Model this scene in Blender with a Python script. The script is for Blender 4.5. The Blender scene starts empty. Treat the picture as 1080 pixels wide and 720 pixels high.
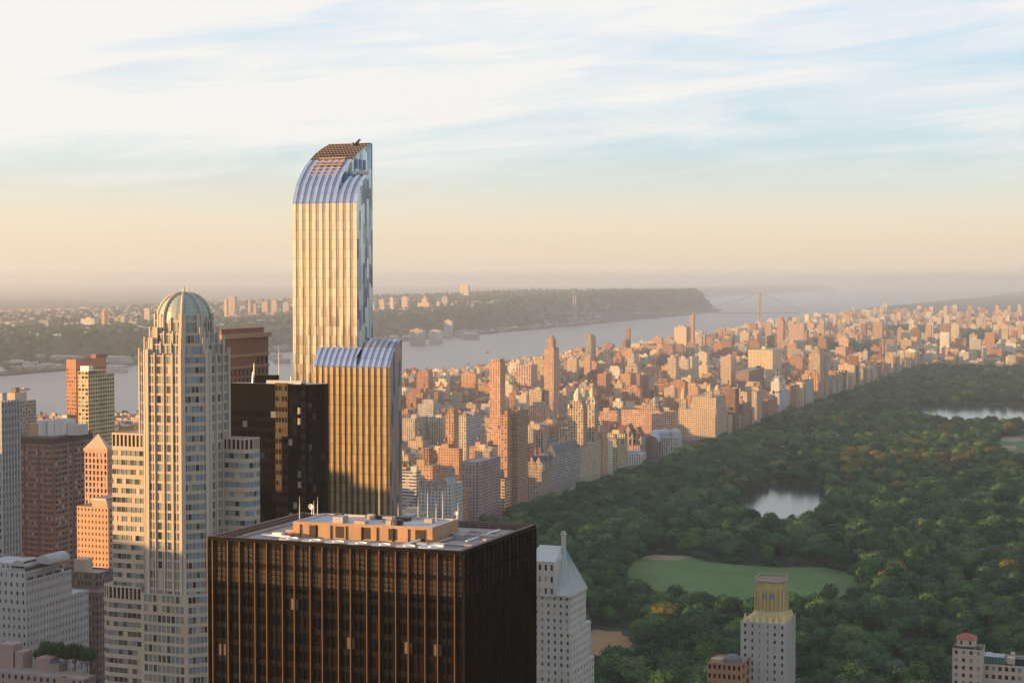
import bpy, math, random
import numpy as np
from mathutils import Vector

random.seed(7)
rng = np.random.default_rng(7)
SC = bpy.context.scene
COL = SC.collection
R = math.radians

# ------------------------------------------------------------------ camera, sky, sun, exposure
CAMZ = 250.0
FPX = 1800.0                     # focal length in photo pixels (1080 wide)
YAW = R(20.7)                    # camera looks 20.7 deg west of uptown (+Y)
PITCH = math.atan((360 - 296) / FPX)
cd = bpy.data.cameras.new('camera')
cam = bpy.data.objects.new('camera', cd)
COL.objects.link(cam)
cam.location = (0, 0, CAMZ)
cam.rotation_euler = (math.pi / 2 - PITCH, 0, YAW)
cd.sensor_width = 36.0
cd.lens = FPX / 1080 * 36
cd.clip_start = 1.0
cd.clip_end = 120000
SC.camera = cam

SUN_EL = R(4.4)
SUN_DIR = Vector((-0.84, -0.54, 0)).normalized() * math.cos(SUN_EL) + Vector((0, 0, math.sin(SUN_EL)))
sd = bpy.data.lights.new('sun', 'SUN')
sun = bpy.data.objects.new('sun', sd)
COL.objects.link(sun)
sd.energy = 5.0
sd.angle = R(0.5)
sd.color = (1.0, 0.565, 0.215)
sun.rotation_euler = (-SUN_DIR).to_track_quat('-Z', 'Y').to_euler()
sun.location = (-400, -300, 600)

SC.view_settings.view_transform = 'Standard'
SC.view_settings.look = 'None'
SC.view_settings.gamma = 1.0
SC.view_settings.use_curve_mapping = False
SC.view_settings.exposure = 1.2
SC.render.engine = 'CYCLES'
SC.cycles.max_bounces = 6
SC.cycles.diffuse_bounces = 2
SC.cycles.glossy_bounces = 3
SC.cycles.volume_bounces = 1
SC.cycles.caustics_reflective = False
SC.cycles.caustics_refractive = False

W = bpy.data.worlds.new('World')
SC.world = W
W.use_nodes = True


def build_world():
    nt = W.node_tree
    N, L = nt.nodes, nt.links
    for n in list(N):
        N.remove(n)
    out = N.new('ShaderNodeOutputWorld')
    bg = N.new('ShaderNodeBackground')
    bg.inputs['Strength'].default_value = 0.1
    L.new(bg.outputs[0], out.inputs['Surface'])
    sky = N.new('ShaderNodeTexSky')
    sky.sky_type = 'NISHITA'
    sky.sun_disc = False
    sky.sun_elevation = SUN_EL
    sky.sun_rotation = math.atan2(SUN_DIR.x, SUN_DIR.y)
    sky.altitude = 100
    sky.dust_density = 2.0
    tc = N.new('ShaderNodeTexCoord')
    sep = N.new('ShaderNodeSeparateXYZ')
    L.new(tc.outputs['Generated'], sep.inputs[0])

    def math_(op, a, b=None, c=None):
        n = N.new('ShaderNodeMath')
        n.operation = op
        for i, v in enumerate((a, b, c)):
            if v is None:
                continue
            if isinstance(v, (int, float)):
                n.inputs[i].default_value = v
            else:
                L.new(v, n.inputs[i])
        return n.outputs[0]

    def mix(fac, a, b, blend='MIX'):
        n = N.new('ShaderNodeMix')
        n.data_type = 'RGBA'
        n.blend_type = blend
        if isinstance(fac, (int, float)):
            n.inputs[0].default_value = fac
        else:
            L.new(fac, n.inputs[0])
        for i, v in ((6, a), (7, b)):
            if isinstance(v, tuple):
                n.inputs[i].default_value = (*v, 1)
            else:
                L.new(v, n.inputs[i])
        return n.outputs[2]
    el = math_('ARCSINE', sep.outputs[2])                    # elevation, radians
    az = math_('ARCTAN2', sep.outputs[0], sep.outputs[1])
    t = math_('DIVIDE', el, math.pi / 2)
    ramp = N.new('ShaderNodeValToRGB')
    L.new(t, ramp.inputs[0])
    cr = ramp.color_ramp
    stops = SKY_STOPS
    cr.elements[0].position = stops[0][0] / 90
    cr.elements[0].color = (*stops[0][1], 1)
    cr.elements[1].position = stops[-1][0] / 90
    cr.elements[1].color = (*stops[-1][1], 1)
    for e, c in stops[1:-1]:
        q = cr.elements.new(e / 90)
        q.color = (*c, 1)
    grad = mix(1.0, ramp.outputs[0], (SKY_GAIN,) * 3, 'MULTIPLY')
    # the side towards the sun is warmer and brighter near the horizon
    sundot = N.new('ShaderNodeVectorMath')
    sundot.operation = 'DOT_PRODUCT'
    L.new(tc.outputs['Generated'], sundot.inputs[0])
    sundot.inputs[1].default_value = SUN_DIR
    glow = math_('POWER', math_('MAXIMUM', math_('MULTIPLY_ADD', sundot.outputs['Value'], 0.5, 0.5), 0.0), 3.0)
    low = math_('POWER', math_('SUBTRACT', 1.0, math_('MINIMUM', math_('MULTIPLY', math_('ABSOLUTE', el), 2.2), 1.0)), 2.0)
    warm = math_('MULTIPLY', glow, low)
    grad = mix(math_('MULTIPLY', warm, 0.55), grad, (7.6, 5.4, 2.9))
    base = mix(0.88, sky.outputs[0], grad)
    # thin high cloud, in streaks that rise slightly to the right
    cmb = N.new('ShaderNodeCombineXYZ')
    L.new(math_('MULTIPLY', az, 1.0), cmb.inputs[0])
    L.new(math_('MULTIPLY_ADD', az, -0.075, el), cmb.inputs[1])

    def noise(sx, sy, scale, detail, rough, dist=0.0, off=0.0):
        m = N.new('ShaderNodeMapping')
        L.new(cmb.outputs[0], m.inputs[0])
        m.inputs['Scale'].default_value = (sx, sy, 1)
        m.inputs['Location'].default_value = (off, off * 0.37, 0)
        n = N.new('ShaderNodeTexNoise')
        L.new(m.outputs[0], n.inputs['Vector'])
        n.inputs['Scale'].default_value = scale
        n.inputs['Detail'].default_value = detail
        n.inputs['Roughness'].default_value = rough
        n.inputs['Distortion'].default_value = dist
        return n.outputs[0]
    big = noise(2.2, 13, 1.6, 3, 0.5, 0.3, 3.1)
    fine = noise(3.4, 30, 2.2, 8, 0.64, 0.5, 8.7)
    cov = math_('ADD', math_('MULTIPLY', big, 0.9), math_('MULTIPLY', fine, 0.55))
    # cover grows with elevation and towards the west (left)
    cov = math_('ADD', math_('MULTIPLY', big, 0.44), math_('MULTIPLY', fine, 0.56))
    up = math_('MINIMUM', math_('MAXIMUM', math_('MULTIPLY', math_('SUBTRACT', el, 0.05), 16.0), 0.0), 1.0)
    lft = math_('MINIMUM', math_('MAXIMUM', math_('MULTIPLY', math_('ADD', az, YAW), -3.4), -1.0), 1.0)
    th = math_('SUBTRACT', math_('MULTIPLY_ADD', up, -0.17, 0.56), math_('MULTIPLY', lft, 0.055))
    c = math_('MULTIPLY', math_('ADD', math_('SUBTRACT', cov, th), 0.10), 4.2)
    c = math_('MINIMUM', math_('MAXIMUM', c, 0.0), 1.0)
    c = math_('SMOOTHSTEP_' if False else 'POWER', c, 1.25)
    lowcut = math_('MINIMUM', math_('MAXIMUM', math_('MULTIPLY', math_('SUBTRACT', el, 0.035), 30.0), 0.0), 1.0)
    c = math_('MULTIPLY', math_('MULTIPLY', c, lowcut), 0.9)
    cloudcol = mix(warm, CLOUD_COL, (5.0, 4.5, 3.9))
    hic = math_('MINIMUM', math_('MAXIMUM', math_('SUBTRACT', 1.6, math_('MULTIPLY', el, 2.4)), 0.15), 1.0)
    c = math_('MULTIPLY', c, hic)
    final = mix(c, base, cloudcol)
    L.new(final, bg.inputs['Color'])


SKY_GAIN = 4.7
SKY_STOPS = [(-2, (0.62, 0.52, 0.40)), (0.0, (0.86, 0.73, 0.57)), (1.0, (0.88, 0.73, 0.55)), (2.0, (0.88, 0.78, 0.61)), (3.1, (0.73, 0.77, 0.71)),
             (4.4, (0.58, 0.75, 0.82)), (6.5, (0.57, 0.75, 0.88)), (9.5, (0.60, 0.76, 0.95)), (25, (0.60, 0.70, 0.86)), (60, (0.38, 0.49, 0.70))]
CLOUD_COL = (4.15, 4.05, 3.9)
build_world()

# ------------------------------------------------------------------ picture <-> place
SY, CY, SP, CP = math.sin(YAW), math.cos(YAW), math.sin(PITCH), math.cos(PITCH)
FWD = Vector((-SY * CP, CY * CP, -SP))
RGT = Vector((CY, SY, 0))
UPV = Vector((-SY * SP, CY * SP, CP))
CAM = Vector((0, 0, CAMZ))


def ray(px, py):
    return RGT * ((px - 540) / FPX) + UPV * (-(py - 360) / FPX) + FWD


def at(px, py, D):
    """the point seen at photo pixel (px, py) whose level distance ahead of the camera is D metres"""
    r = ray(px, py)
    return CAM + r * (D / (-SY * r.x + CY * r.y))


def on_z(px, py, z):
    r = ray(px, py)
    return CAM + r * ((z - CAMZ) / r.z)


def on_y(px, py, y):
    r = ray(px, py)
    return CAM + r * (y / r.y)


def on_x(px, py, x):
    r = ray(px, py)
    return CAM + r * (x / r.x)


def proj(p):
    v = Vector(p) - CAM
    d = v.dot(FWD)
    if d < 1:
        return None
    return (540 + FPX * v.dot(RGT) / d, 360 - FPX * v.dot(UPV) / d, d)


# ------------------------------------------------------------------ materials
MATS = {}


def _nt(name):
    m = bpy.data.materials.new(name)
    m.use_nodes = True
    nt = m.node_tree
    return m, nt, nt.nodes['Principled BSDF']


class NB:
    """small node helper"""
    def __init__(s, nt):
        s.N, s.L = nt.nodes, nt.links

    def put(s, sock, v):
        if isinstance(v, bpy.types.NodeSocket):
            s.L.new(v, sock)
        elif isinstance(v, tuple) and len(v) == 3 and sock.type == 'RGBA':
            sock.default_value = (*v, 1)
        else:
            sock.default_value = v

    def math(s, op, a, b=None, c=None):
        n = s.N.new('ShaderNodeMath')
        n.operation = op
        for i, v in enumerate((a, b, c)):
            if v is not None:
                s.put(n.inputs[i], v)
        return n.outputs[0]

    def mix(s, fac, a, b, blend='MIX'):
        n = s.N.new('ShaderNodeMix')
        n.data_type = 'RGBA'
        n.blend_type = blend
        s.put(n.inputs[0], fac)
        s.put(n.inputs[6], a)
        s.put(n.inputs[7], b)
        return n.outputs[2]

    def noise(s, vec, scale, detail=4, rough=0.55, dist=0.0):
        n = s.N.new('ShaderNodeTexNoise')
        if vec is not None:
            s.L.new(vec, n.inputs['Vector'])
        n.inputs['Scale'].default_value = scale
        n.inputs['Detail'].default_value = detail
        n.inputs['Roughness'].default_value = rough
        n.inputs['Distortion'].default_value = dist
        return n.outputs[0]

    def ramp(s, fac, stops, interp='LINEAR'):
        n = s.N.new('ShaderNodeValToRGB')
        s.L.new(fac, n.inputs[0])
        cr = n.color_ramp
        cr.interpolation = interp
        cr.elements[0].position, cr.elements[0].color = stops[0][0], (*stops[0][1], 1)
        cr.elements[1].position, cr.elements[1].color = stops[-1][0], (*stops[-1][1], 1)
        for p, c in stops[1:-1]:
            e = cr.elements.new(p)
            e.color = (*c, 1)
        return n.outputs[0]

    def geo(s):
        return s.N.new('ShaderNodeNewGeometry').outputs['Position']

    def mapv(s, vec, scale):
        n = s.N.new('ShaderNodeMapping')
        s.L.new(vec, n.inputs[0])
        n.inputs['Scale'].default_value = scale
        return n.outputs[0]


def tilt(nt, seed, k, b):
    """each pane leans a little its own way, as real glazing does"""
    wn = nt.nodes.new('ShaderNodeTexWhiteNoise')
    nt.links.new(seed, wn.inputs['Vector'])
    sub = nt.nodes.new('ShaderNodeVectorMath')
    sub.operation = 'SUBTRACT'
    nt.links.new(wn.outputs['Color'], sub.inputs[0])
    sub.inputs[1].default_value = (.5, .5, .5)
    mul = nt.nodes.new('ShaderNodeVectorMath')
    mul.operation = 'MULTIPLY_ADD'
    nt.links.new(sub.outputs[0], mul.inputs[0])
    mul.inputs[1].default_value = (k, k, k)
    g = nt.nodes.new('ShaderNodeNewGeometry')
    nt.links.new(g.outputs['Normal'], mul.inputs[2])
    nm = nt.nodes.new('ShaderNodeVectorMath')
    nm.operation = 'NORMALIZE'
    nt.links.new(mul.outputs[0], nm.inputs[0])
    nt.links.new(nm.outputs[0], b.inputs['Normal'])


def M(name, col, rough=0.75, metal=0.0, var=0.25, scale=0.15, spec=0.4, bump=0.0):
    """plain procedural material: base colour broken up by weathering noise"""
    if name in MATS:
        return MATS[name]
    m, nt, b = _nt(name)
    nb = NB(nt)
    pos = nb.geo()
    n1 = nb.noise(nb.mapv(pos, (1, 1, 0.35)), scale, 6, 0.6)
    n2 = nb.noise(pos, scale * 9, 3, 0.5)
    f = nb.math('MULTIPLY_ADD', nb.math('ADD', nb.math('MULTIPLY', n1, 0.7), nb.math('MULTIPLY', n2, 0.3)), 2 * var, 1 - var)
    c = nb.mix(1.0, col, f, 'MULTIPLY')
    nt.links.new(c, b.inputs['Base Color'])
    b.inputs['Roughness'].default_value = rough
    b.inputs['Metallic'].default_value = metal
    b.inputs['Specular IOR Level'].default_value = spec
    if name.startswith('glass_'):
        cmb = nt.nodes.new('ShaderNodeCombineXYZ')
        g = nt.nodes.new('ShaderNodeNewGeometry')
        oi = nt.nodes.new('ShaderNodeObjectInfo')
        nt.links.new(g.outputs['Random Per Island'], cmb.inputs[0])
        nt.links.new(oi.outputs['Random'], cmb.inputs[1])
        tilt(nt, cmb.outputs[0], 0.09, b)
    MATS[name] = m
    return m


def facade_mat(name, w, h, glass=(0.030, 0.036, 0.045), blind=0.18, band=0.0, pier=0.0):
    """wall with a window grid; UV runs in bays and storeys, colour comes from the mesh attribute 'tint'"""
    m, nt, b = _nt(name)
    nb = NB(nt)
    at_ = nt.nodes.new('ShaderNodeAttribute')
    at_.attribute_name = 'tint'
    uv = nt.nodes.new('ShaderNodeUVMap')
    sep = nt.nodes.new('ShaderNodeSeparateXYZ')
    nt.links.new(uv.outputs[0], sep.inputs[0])
    u, v = sep.outputs[0], sep.outputs[1]
    fu = nb.math('ABSOLUTE', nb.math('SUBTRACT', nb.math('FRACT', u), 0.5))
    fv = nb.math('ABSOLUTE', nb.math('SUBTRACT', nb.math('FRACT', v), 0.5))
    mk = nb.math('MULTIPLY', nb.math('LESS_THAN', fu, w / 2), nb.math('LESS_THAN', fv, h / 2))
    cell = nt.nodes.new('ShaderNodeCombineXYZ')
    nt.links.new(nb.math('FLOOR', u), cell.inputs[0])
    nt.links.new(nb.math('FLOOR', v), cell.inputs[1])
    oi = nt.nodes.new('ShaderNodeObjectInfo')
    nt.links.new(oi.outputs['Random'], cell.inputs[2])
    wn = nt.nodes.new('ShaderNodeTexWhiteNoise')
    nt.links.new(cell.outputs[0], wn.inputs[0])
    rnd = wn.outputs['Value']
    pos = nb.geo()
    stain = nb.math('MULTIPLY_ADD', nb.noise(nb.mapv(pos, (1, 1, 0.3)), 0.08, 5, 0.6), 0.5, 0.75)
    wall = nb.mix(1.0, at_.outputs['Color'], stain, 'MULTIPLY')
    if band:
        bm_ = nb.math('GREATER_THAN', fv, 0.5 - band / 2)
        wall = nb.mix(nb.math('MULTIPLY', bm_, 0.35), wall, (0.55, 0.5, 0.44))
    if pier:
        pm = nb.math('LESS_THAN', fu, w / 2 + pier)
        wall = nb.mix(nb.math('MULTIPLY', pm, 0.55), wall, (0.05, 0.045, 0.045))
    gl = nb.mix(nb.math('GREATER_THAN', rnd, 1 - blind), glass, (0.30, 0.27, 0.22))
    c = nb.mix(mk, wall, gl)
    nt.links.new(c, b.inputs['Base Color'])
    nt.links.new(nb.math('MULTIPLY_ADD', mk, -0.62, 0.85), b.inputs['Roughness'])
    b.inputs['Specular IOR Level'].default_value = 0.35
    MATS[name] = m
    return m


FAC = [facade_mat('punched_facade', 0.40, 0.50),
       facade_mat('ribbon_facade', 0.92, 0.42, blind=0.25),
       facade_mat('pier_facade', 0.50, 0.74),
       facade_mat('dense_facade', 0.52, 0.52, blind=0.3),
       facade_mat('balcony_facade', 0.70, 0.55, band=0.28)]
BLANK = facade_mat('blank_wall', 0.0, 0.0)
ROOF = [M('roof_gravel', (0.30, 0.27, 0.25), 0.9, var=0.4, scale=0.2), M('roof_tar', (0.12, 0.11, 0.11), 0.9, var=0.4, scale=0.2),
        M('roof_silver', (0.42, 0.41, 0.40), 0.8, var=0.35, scale=0.2)]
G_DARK = M('glass_dark', (0.018, 0.022, 0.028), 0.08, var=0.3, scale=0.6, spec=0.6)
G_SKY = M('glass_pale', (0.16, 0.21, 0.24), 0.18, var=0.3, scale=0.6, spec=0.7)  # pale blue base colour stands in for reflected sky
G_BLIND = M('glass_blind', (0.38, 0.35, 0.29), 0.5, var=0.3, scale=0.6)
G_MID = M('glass_mid', (0.06, 0.075, 0.085), 0.12, var=0.3, scale=0.6, spec=0.6)
G_BLUE = M('glass_blue', (0.16, 0.26, 0.34), 0.15, var=0.3, scale=0.5, spec=0.8)
STEEL = M('grey_steel', (0.30, 0.30, 0.31), 0.5, 0.6)
DARKM = M('dark_metal', (0.04, 0.04, 0.045), 0.5, 0.4)
WOODT = M('tank_wood', (0.20, 0.13, 0.09), 0.9, var=0.35, scale=0.8)


# ------------------------------------------------------------------ mesh builder
class MB:
    def __init__(s):
        s.v, s.f, s.mi, s.uv, s.t = [], [], [], [], []

    def face(s, pts, mi=0, uv=None, tint=(0.4, 0.4, 0.4)):
        b = len(s.v)
        s.v += [tuple(p) for p in pts]
        s.f.append(tuple(range(b, b + len(pts))))
        s.mi.append(mi)
        s.uv.append(uv if uv else [(0, 0)] * len(pts))
        s.t.append(tint)

    def wall(s, a, b, z0, z1, mi=0, tint=(0.4, 0.4, 0.4), bay=3.4, flo=3.3, z1b=None):
        """upright quad from a to b (left to right seen from outside)"""
        L = math.hypot(b[0] - a[0], b[1] - a[1])
        n = max(1, round(L / bay))
        r0, r1 = 0.0, max(1, round((z1 - z0) / flo))
        zb = z1 if z1b is None else z1b
        s.face([(a[0], a[1], z0), (b[0], b[1], z0), (b[0], b[1], zb), (a[0], a[1], z1)], mi,
               [(0, r0), (n, r0), (n, r1), (0, r1)], tint)

    def prism(s, pts, z0, z1, mi=0, ri=1, tint=(0.4, 0.4, 0.4), bay=3.4, flo=3.3, bottom=False, par=0.0):
        """pts counter-clockwise seen from above"""
        n = len(pts)
        for i in range(n):
            s.wall(pts[i], pts[(i + 1) % n], z0, z1, mi, tint, bay, flo)
        if par:
            cx = sum(p[0] for p in pts) / n
            cy = sum(p[1] for p in pts) / n
            inn = []
            for p in pts:
                d = math.hypot(p[0] - cx, p[1] - cy)
                k = 1 - 0.6 / max(d, 1.5)
                inn.append((cx + (p[0] - cx) * k, cy + (p[1] - cy) * k))
            for i in range(n):
                j = (i + 1) % n
                s.face([(*pts[i], z1), (*pts[j], z1), (*inn[j], z1), (*inn[i], z1)], ri, None, tint)
                s.face([(*inn[i], z1), (*inn[j], z1), (*inn[j], z1 - par), (*inn[i], z1 - par)], ri, None, tint)
            s.face([(*p, z1 - par) for p in inn], ri, None, tint)
        else:
            s.face([(*p, z1) for p in pts], ri, None, tint)
        if bottom:
            s.face([(*p, z0) for p in reversed(pts)], ri, None, tint)

    def box(s, x0, x1, y0, y1, z0, z1, mi=0, ri=None, tint=(0.4, 0.4, 0.4), bay=3.4, flo=3.3, bottom=True, par=0.0):
        s.prism([(x0, y0), (x1, y0), (x1, y1), (x0, y1)], z0, z1, mi, mi if ri is None else ri, tint, bay, flo, bottom, par)

    def rod(s, p0, p1, r0, r1=None, n=8, mi=0, caps=True, tint=(0.4, 0.4, 0.4)):
        r1 = r0 if r1 is None else r1
        p0, p1 = Vector(p0), Vector(p1)
        d = (p1 - p0).normalized()
        a = d.orthogonal().normalized()
        b = d.cross(a)
        c = [(a * math.cos(2 * math.pi * i / n) + b * math.sin(2 * math.pi * i / n)) for i in range(n)]
        for i in range(n):
            j = (i + 1) % n
            s.face([p0 + c[i] * r0, p0 + c[j] * r0, p1 + c[j] * r1, p1 + c[i] * r1], mi, None, tint)
        if caps:
            s.face([p0 + q * r0 for q in reversed(c)], mi, None, tint)
            if r1 > 0.01:
                s.face([p1 + q * r1 for q in c], mi, None, tint)

    def frustum(s, pa, za, pb, zb, mi=0, tint=(0.4, 0.4, 0.4), top=True, ri=None, bay=3.4, flo=3.3):
        n = len(pa)
        for i in range(n):
            j = (i + 1) % n
            L = math.hypot(pa[j][0] - pa[i][0], pa[j][1] - pa[i][1])
            k = max(1, round(L / bay))
            r = max(1, round((zb - za) / flo))
            s.face([(*pa[i], za), (*pa[j], za), (*pb[j], zb), (*pb[i], zb)], mi, [(0, 0), (k, 0), (k, r), (0, r)], tint)
        if top:
            s.face([(*p, zb) for p in pb], mi if ri is None else ri, None, tint)

    def build(s, name, mats, parent=None, smooth=False, weld=False):
        off = Vector(parent['_loc']) if parent is not None and '_loc' in parent else Vector((0, 0, 0))
        me = bpy.data.meshes.new(name)
        va = np.array(s.v, dtype=np.float64) - np.array(off)
        me.from_pydata(va.tolist(), [], s.f)
        for m in mats:
            me.materials.append(m)
        me.polygons.foreach_set('material_index', s.mi)
        ul = me.uv_layers.new(name='UVMap')
        ul.data.foreach_set('uv', np.array([c for f in s.uv for c in f], dtype=np.float32).ravel())
        ca = me.color_attributes.new('tint', 'FLOAT_COLOR', 'CORNER')
        cols = np.array([(*t, 1.0) for f, t in zip(s.f, s.t) for _ in f], dtype=np.float32)
        ca.data.foreach_set('color', cols.ravel())
        if weld:
            import bmesh
            bm = bmesh.new()
            bm.from_mesh(me)
            bmesh.ops.remove_doubles(bm, verts=bm.verts, dist=0.002)
            bm.to_mesh(me)
            bm.free()
        if smooth:
            me.polygons.foreach_set('use_smooth', [True] * len(me.polygons))
        me.update()
        o = bpy.data.objects.new(name, me)
        COL.objects.link(o)
        if parent is not None:
            o.parent = parent
            o['_loc'] = list(off)
        return o


def thing(name, label, cat, loc, group=None):
    o = bpy.data.objects.new(name, None)
    o.empty_display_size = 2
    COL.objects.link(o)
    o.location = loc
    o['_loc'] = list(loc)
    o['label'] = label
    o['category'] = cat
    if group:
        o['group'] = group
    return o


def tag(o, label, cat, group=None):
    o['label'] = label
    o['category'] = cat
    if group:
        o['group'] = group
    return o


def kind(o, k):
    o['kind'] = k
    return o


# ---- hero facades: real recessed windows
def grid_face(mb, panes, a, b, z0, z1, cols, flo, fx=0.6, fy=0.6, rec=0.3, mi=0, picks=None, zlow=None, tint=(0.4, 0.4, 0.4), margin=0.0):
    """wall from a to b (left to right seen from outside) with recessed windows; the panes are collected apart"""
    a, b = Vector((a[0], a[1], 0)), Vector((b[0], b[1], 0))
    d = b - a
    L = d.length
    d.normalize()
    nrm = Vector((d.y, -d.x, 0))
    if zlow is not None and zlow > z0:
        mb.face([a + Vector((0, 0, z0)), b + Vector((0, 0, z0)), b + Vector((0, 0, zlow)), a + Vector((0, 0, zlow))], mi, None, tint)
        z0 = zlow
    rows = max(1, round((z1 - z0) / flo))
    fh = (z1 - z0) / rows
    us = [0.0]
    cw = (L - 2 * margin) / cols
    for i in range(cols):
        c = margin + (i + 0.5) * cw
        us += [c - fx * cw / 2, c + fx * cw / 2]
    us.append(L)

    def pt(u, z, k=0.0):
        return a + d * u + Vector((0, 0, z)) - nrm * k
    # piers
    for i in range(0, len(us), 2):
        if us[i + 1] - us[i] > 1e-4:
            mb.face([pt(us[i], z0), pt(us[i + 1], z0), pt(us[i + 1], z1), pt(us[i], z1)], mi, None, tint)
    for i in range(cols):
        u0, u1 = us[1 + 2 * i], us[2 + 2 * i]
        zz = z0
        for r in range(rows):
            w0 = z0 + (r + 0.5) * fh - fy * fh / 2
            w1 = w0 + fy * fh
            mb.face([pt(u0, zz), pt(u1, zz), pt(u1, w0), pt(u0, w0)], mi, None, tint)
            mb.face([pt(u0, w0), pt(u1, w0), pt(u1, w0, rec), pt(u0, w0, rec)], mi, None, tint)
            mb.face([pt(u0, w1, rec), pt(u1, w1, rec), pt(u1, w1), pt(u0, w1)], mi, None, tint)
            mb.face([pt(u0, w0), pt(u0, w0, rec), pt(u0, w1, rec), pt(u0, w1)], mi, None, tint)
            mb.face([pt(u1, w0, rec), pt(u1, w0), pt(u1, w1), pt(u1, w1, rec)], mi, None, tint)
            m = random.choices([p[0] for p in picks], [p[1] for p in picks])[0] if picks else G_DARK
            panes.append(([pt(u0, w0, rec), pt(u1, w0, rec), pt(u1, w1, rec), pt(u0, w1, rec)], m, nrm))
            zz = w1
        mb.face([pt(u0, zz), pt(u1, zz), pt(u1, z1), pt(u0, z1)], mi, None, tint)


def put_windows(panes, parent, name='window', most=100):
    """the hundred panes that show largest become parts, the rest one part"""
    def size(p):
        c = sum(p[0], Vector()) / 4
        q = proj(c)
        if q is None or not (-5 < q[0] < 1085 and -5 < q[1] < 722):
            return 0
        face = p[2].dot((CAM - c).normalized())
        if face <= 0:
            return 0
        return face * (p[0][1] - p[0][0]).length * (p[0][3] - p[0][0]).length / q[2] ** 2
    panes = sorted(panes, key=size, reverse=True)
    for p, m, _ in panes[:most]:
        mb = MB()
        mb.face(p)
        mb.build(name, [m], parent)
    rest = panes[most:]
    if rest:
        ms = list(dict.fromkeys(m for _, m, _ in rest))
        mb = MB()
        for p, m, _ in rest:
            mb.face(p, ms.index(m))
        kind(mb.build(name, ms, parent), 'stuff')


def along(p, d, px, py):
    """distance along level direction d from p to the sight line of pixel column px"""
    q = ray(px, py)
    return (p.y * q.x - p.x * q.y) / (d.x * q.y - d.y * q.x)


def corner_box(xl, xm, xr, yt, D, depth=25.0):
    """grid-aligned box from the picture: south face xl..xm, east face xm..xr, top at yt where the corner is D ahead"""
    c = at(xm, yt, D)
    xw = on_y(xl, yt, c.y).x
    yn = on_x(xr, yt, c.x).y if xr > xm + 0.3 else c.y + depth
    if not (c.y + 4 < yn < c.y + 400):
        yn = c.y + depth
    if xw > c.x - 4:
        xw = c.x - 12
    return xw, c.x, c.y, yn, c.z


# ------------------------------------------------------------------ terrain, water, park sheets
WATER_Z = -15.0


def smooth(a, b, x):
    t = np.clip((x - a) / (b - a), 0, 1)
    return t * t * (3 - 2 * t)


def vnoise(x, y, s, seed=0):
    x, y = x / s + seed * 17.3, y / s + seed * 5.1
    return (np.sin(x * 1.7 + np.sin(y * 1.3) * 1.4) + np.sin(y * 2.1 + np.sin(x * 0.9 + 2) * 1.7) + np.sin((x + y) * 3.3 + 1.2) * 0.5) / 2.5


def east_shore(y):
    return np.interp(y, [-3000, 6500, 9300, 13000, 16000, 60000], [-1760, -1800, -2150, -2250, -2500, -2600])


def west_shore(y):
    return np.interp(y, [-3000, 5500, 9500, 14000, 15250, 16900, 22400, 60000], [-3020, -3000, -3180, -3450, -3700, -4600, -6500, -9000])


def height(x, y):
    e, w = east_shore(y), west_shore(y)
    h = np.where(x > e + 12, 0.0, -24.0)
    # Westchester, Bronx: low far hills
    far = smooth(13000, 26000, y) * (4 + 5 * vnoise(x, y, 3000, 2))
    h = np.where(x > e + 12, h + far + smooth(26000, 44000, y) * 70, h)
    # New Jersey: shore shelf, palisade, plateau, meadows, far ridge
    d = w - x
    cliff = np.interp(y, [-3000, 4500, 8000, 9500, 14000, 14800, 15800, 18000], [70, 68, 82, 128, 168, 172, 110, 60])
    run = np.interp(y, [0, 8000, 10000, 60000], [190, 220, 60, 60])
    up = smooth(run, run + 170, d + 25 * vnoise(x, y, 260, 4))
    back = 1 - 0.75 * smooth(1200, 5200, d)
    ridge = smooth(15000, 30000, d) * (150 + 30 * vnoise(x, y, 5200, 1)) + smooth(24000, 40000, d) * 110
    hn = -10 + (cliff + 9 * vnoise(x, y, 500, 3)) * up * back + ridge * (1 - 0.5 * smooth(8000, 30000, y))
    hn = hn + smooth(20000, 44000, y) * 80
    h = np.where(d > 6, hn, h)
    return h


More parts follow.
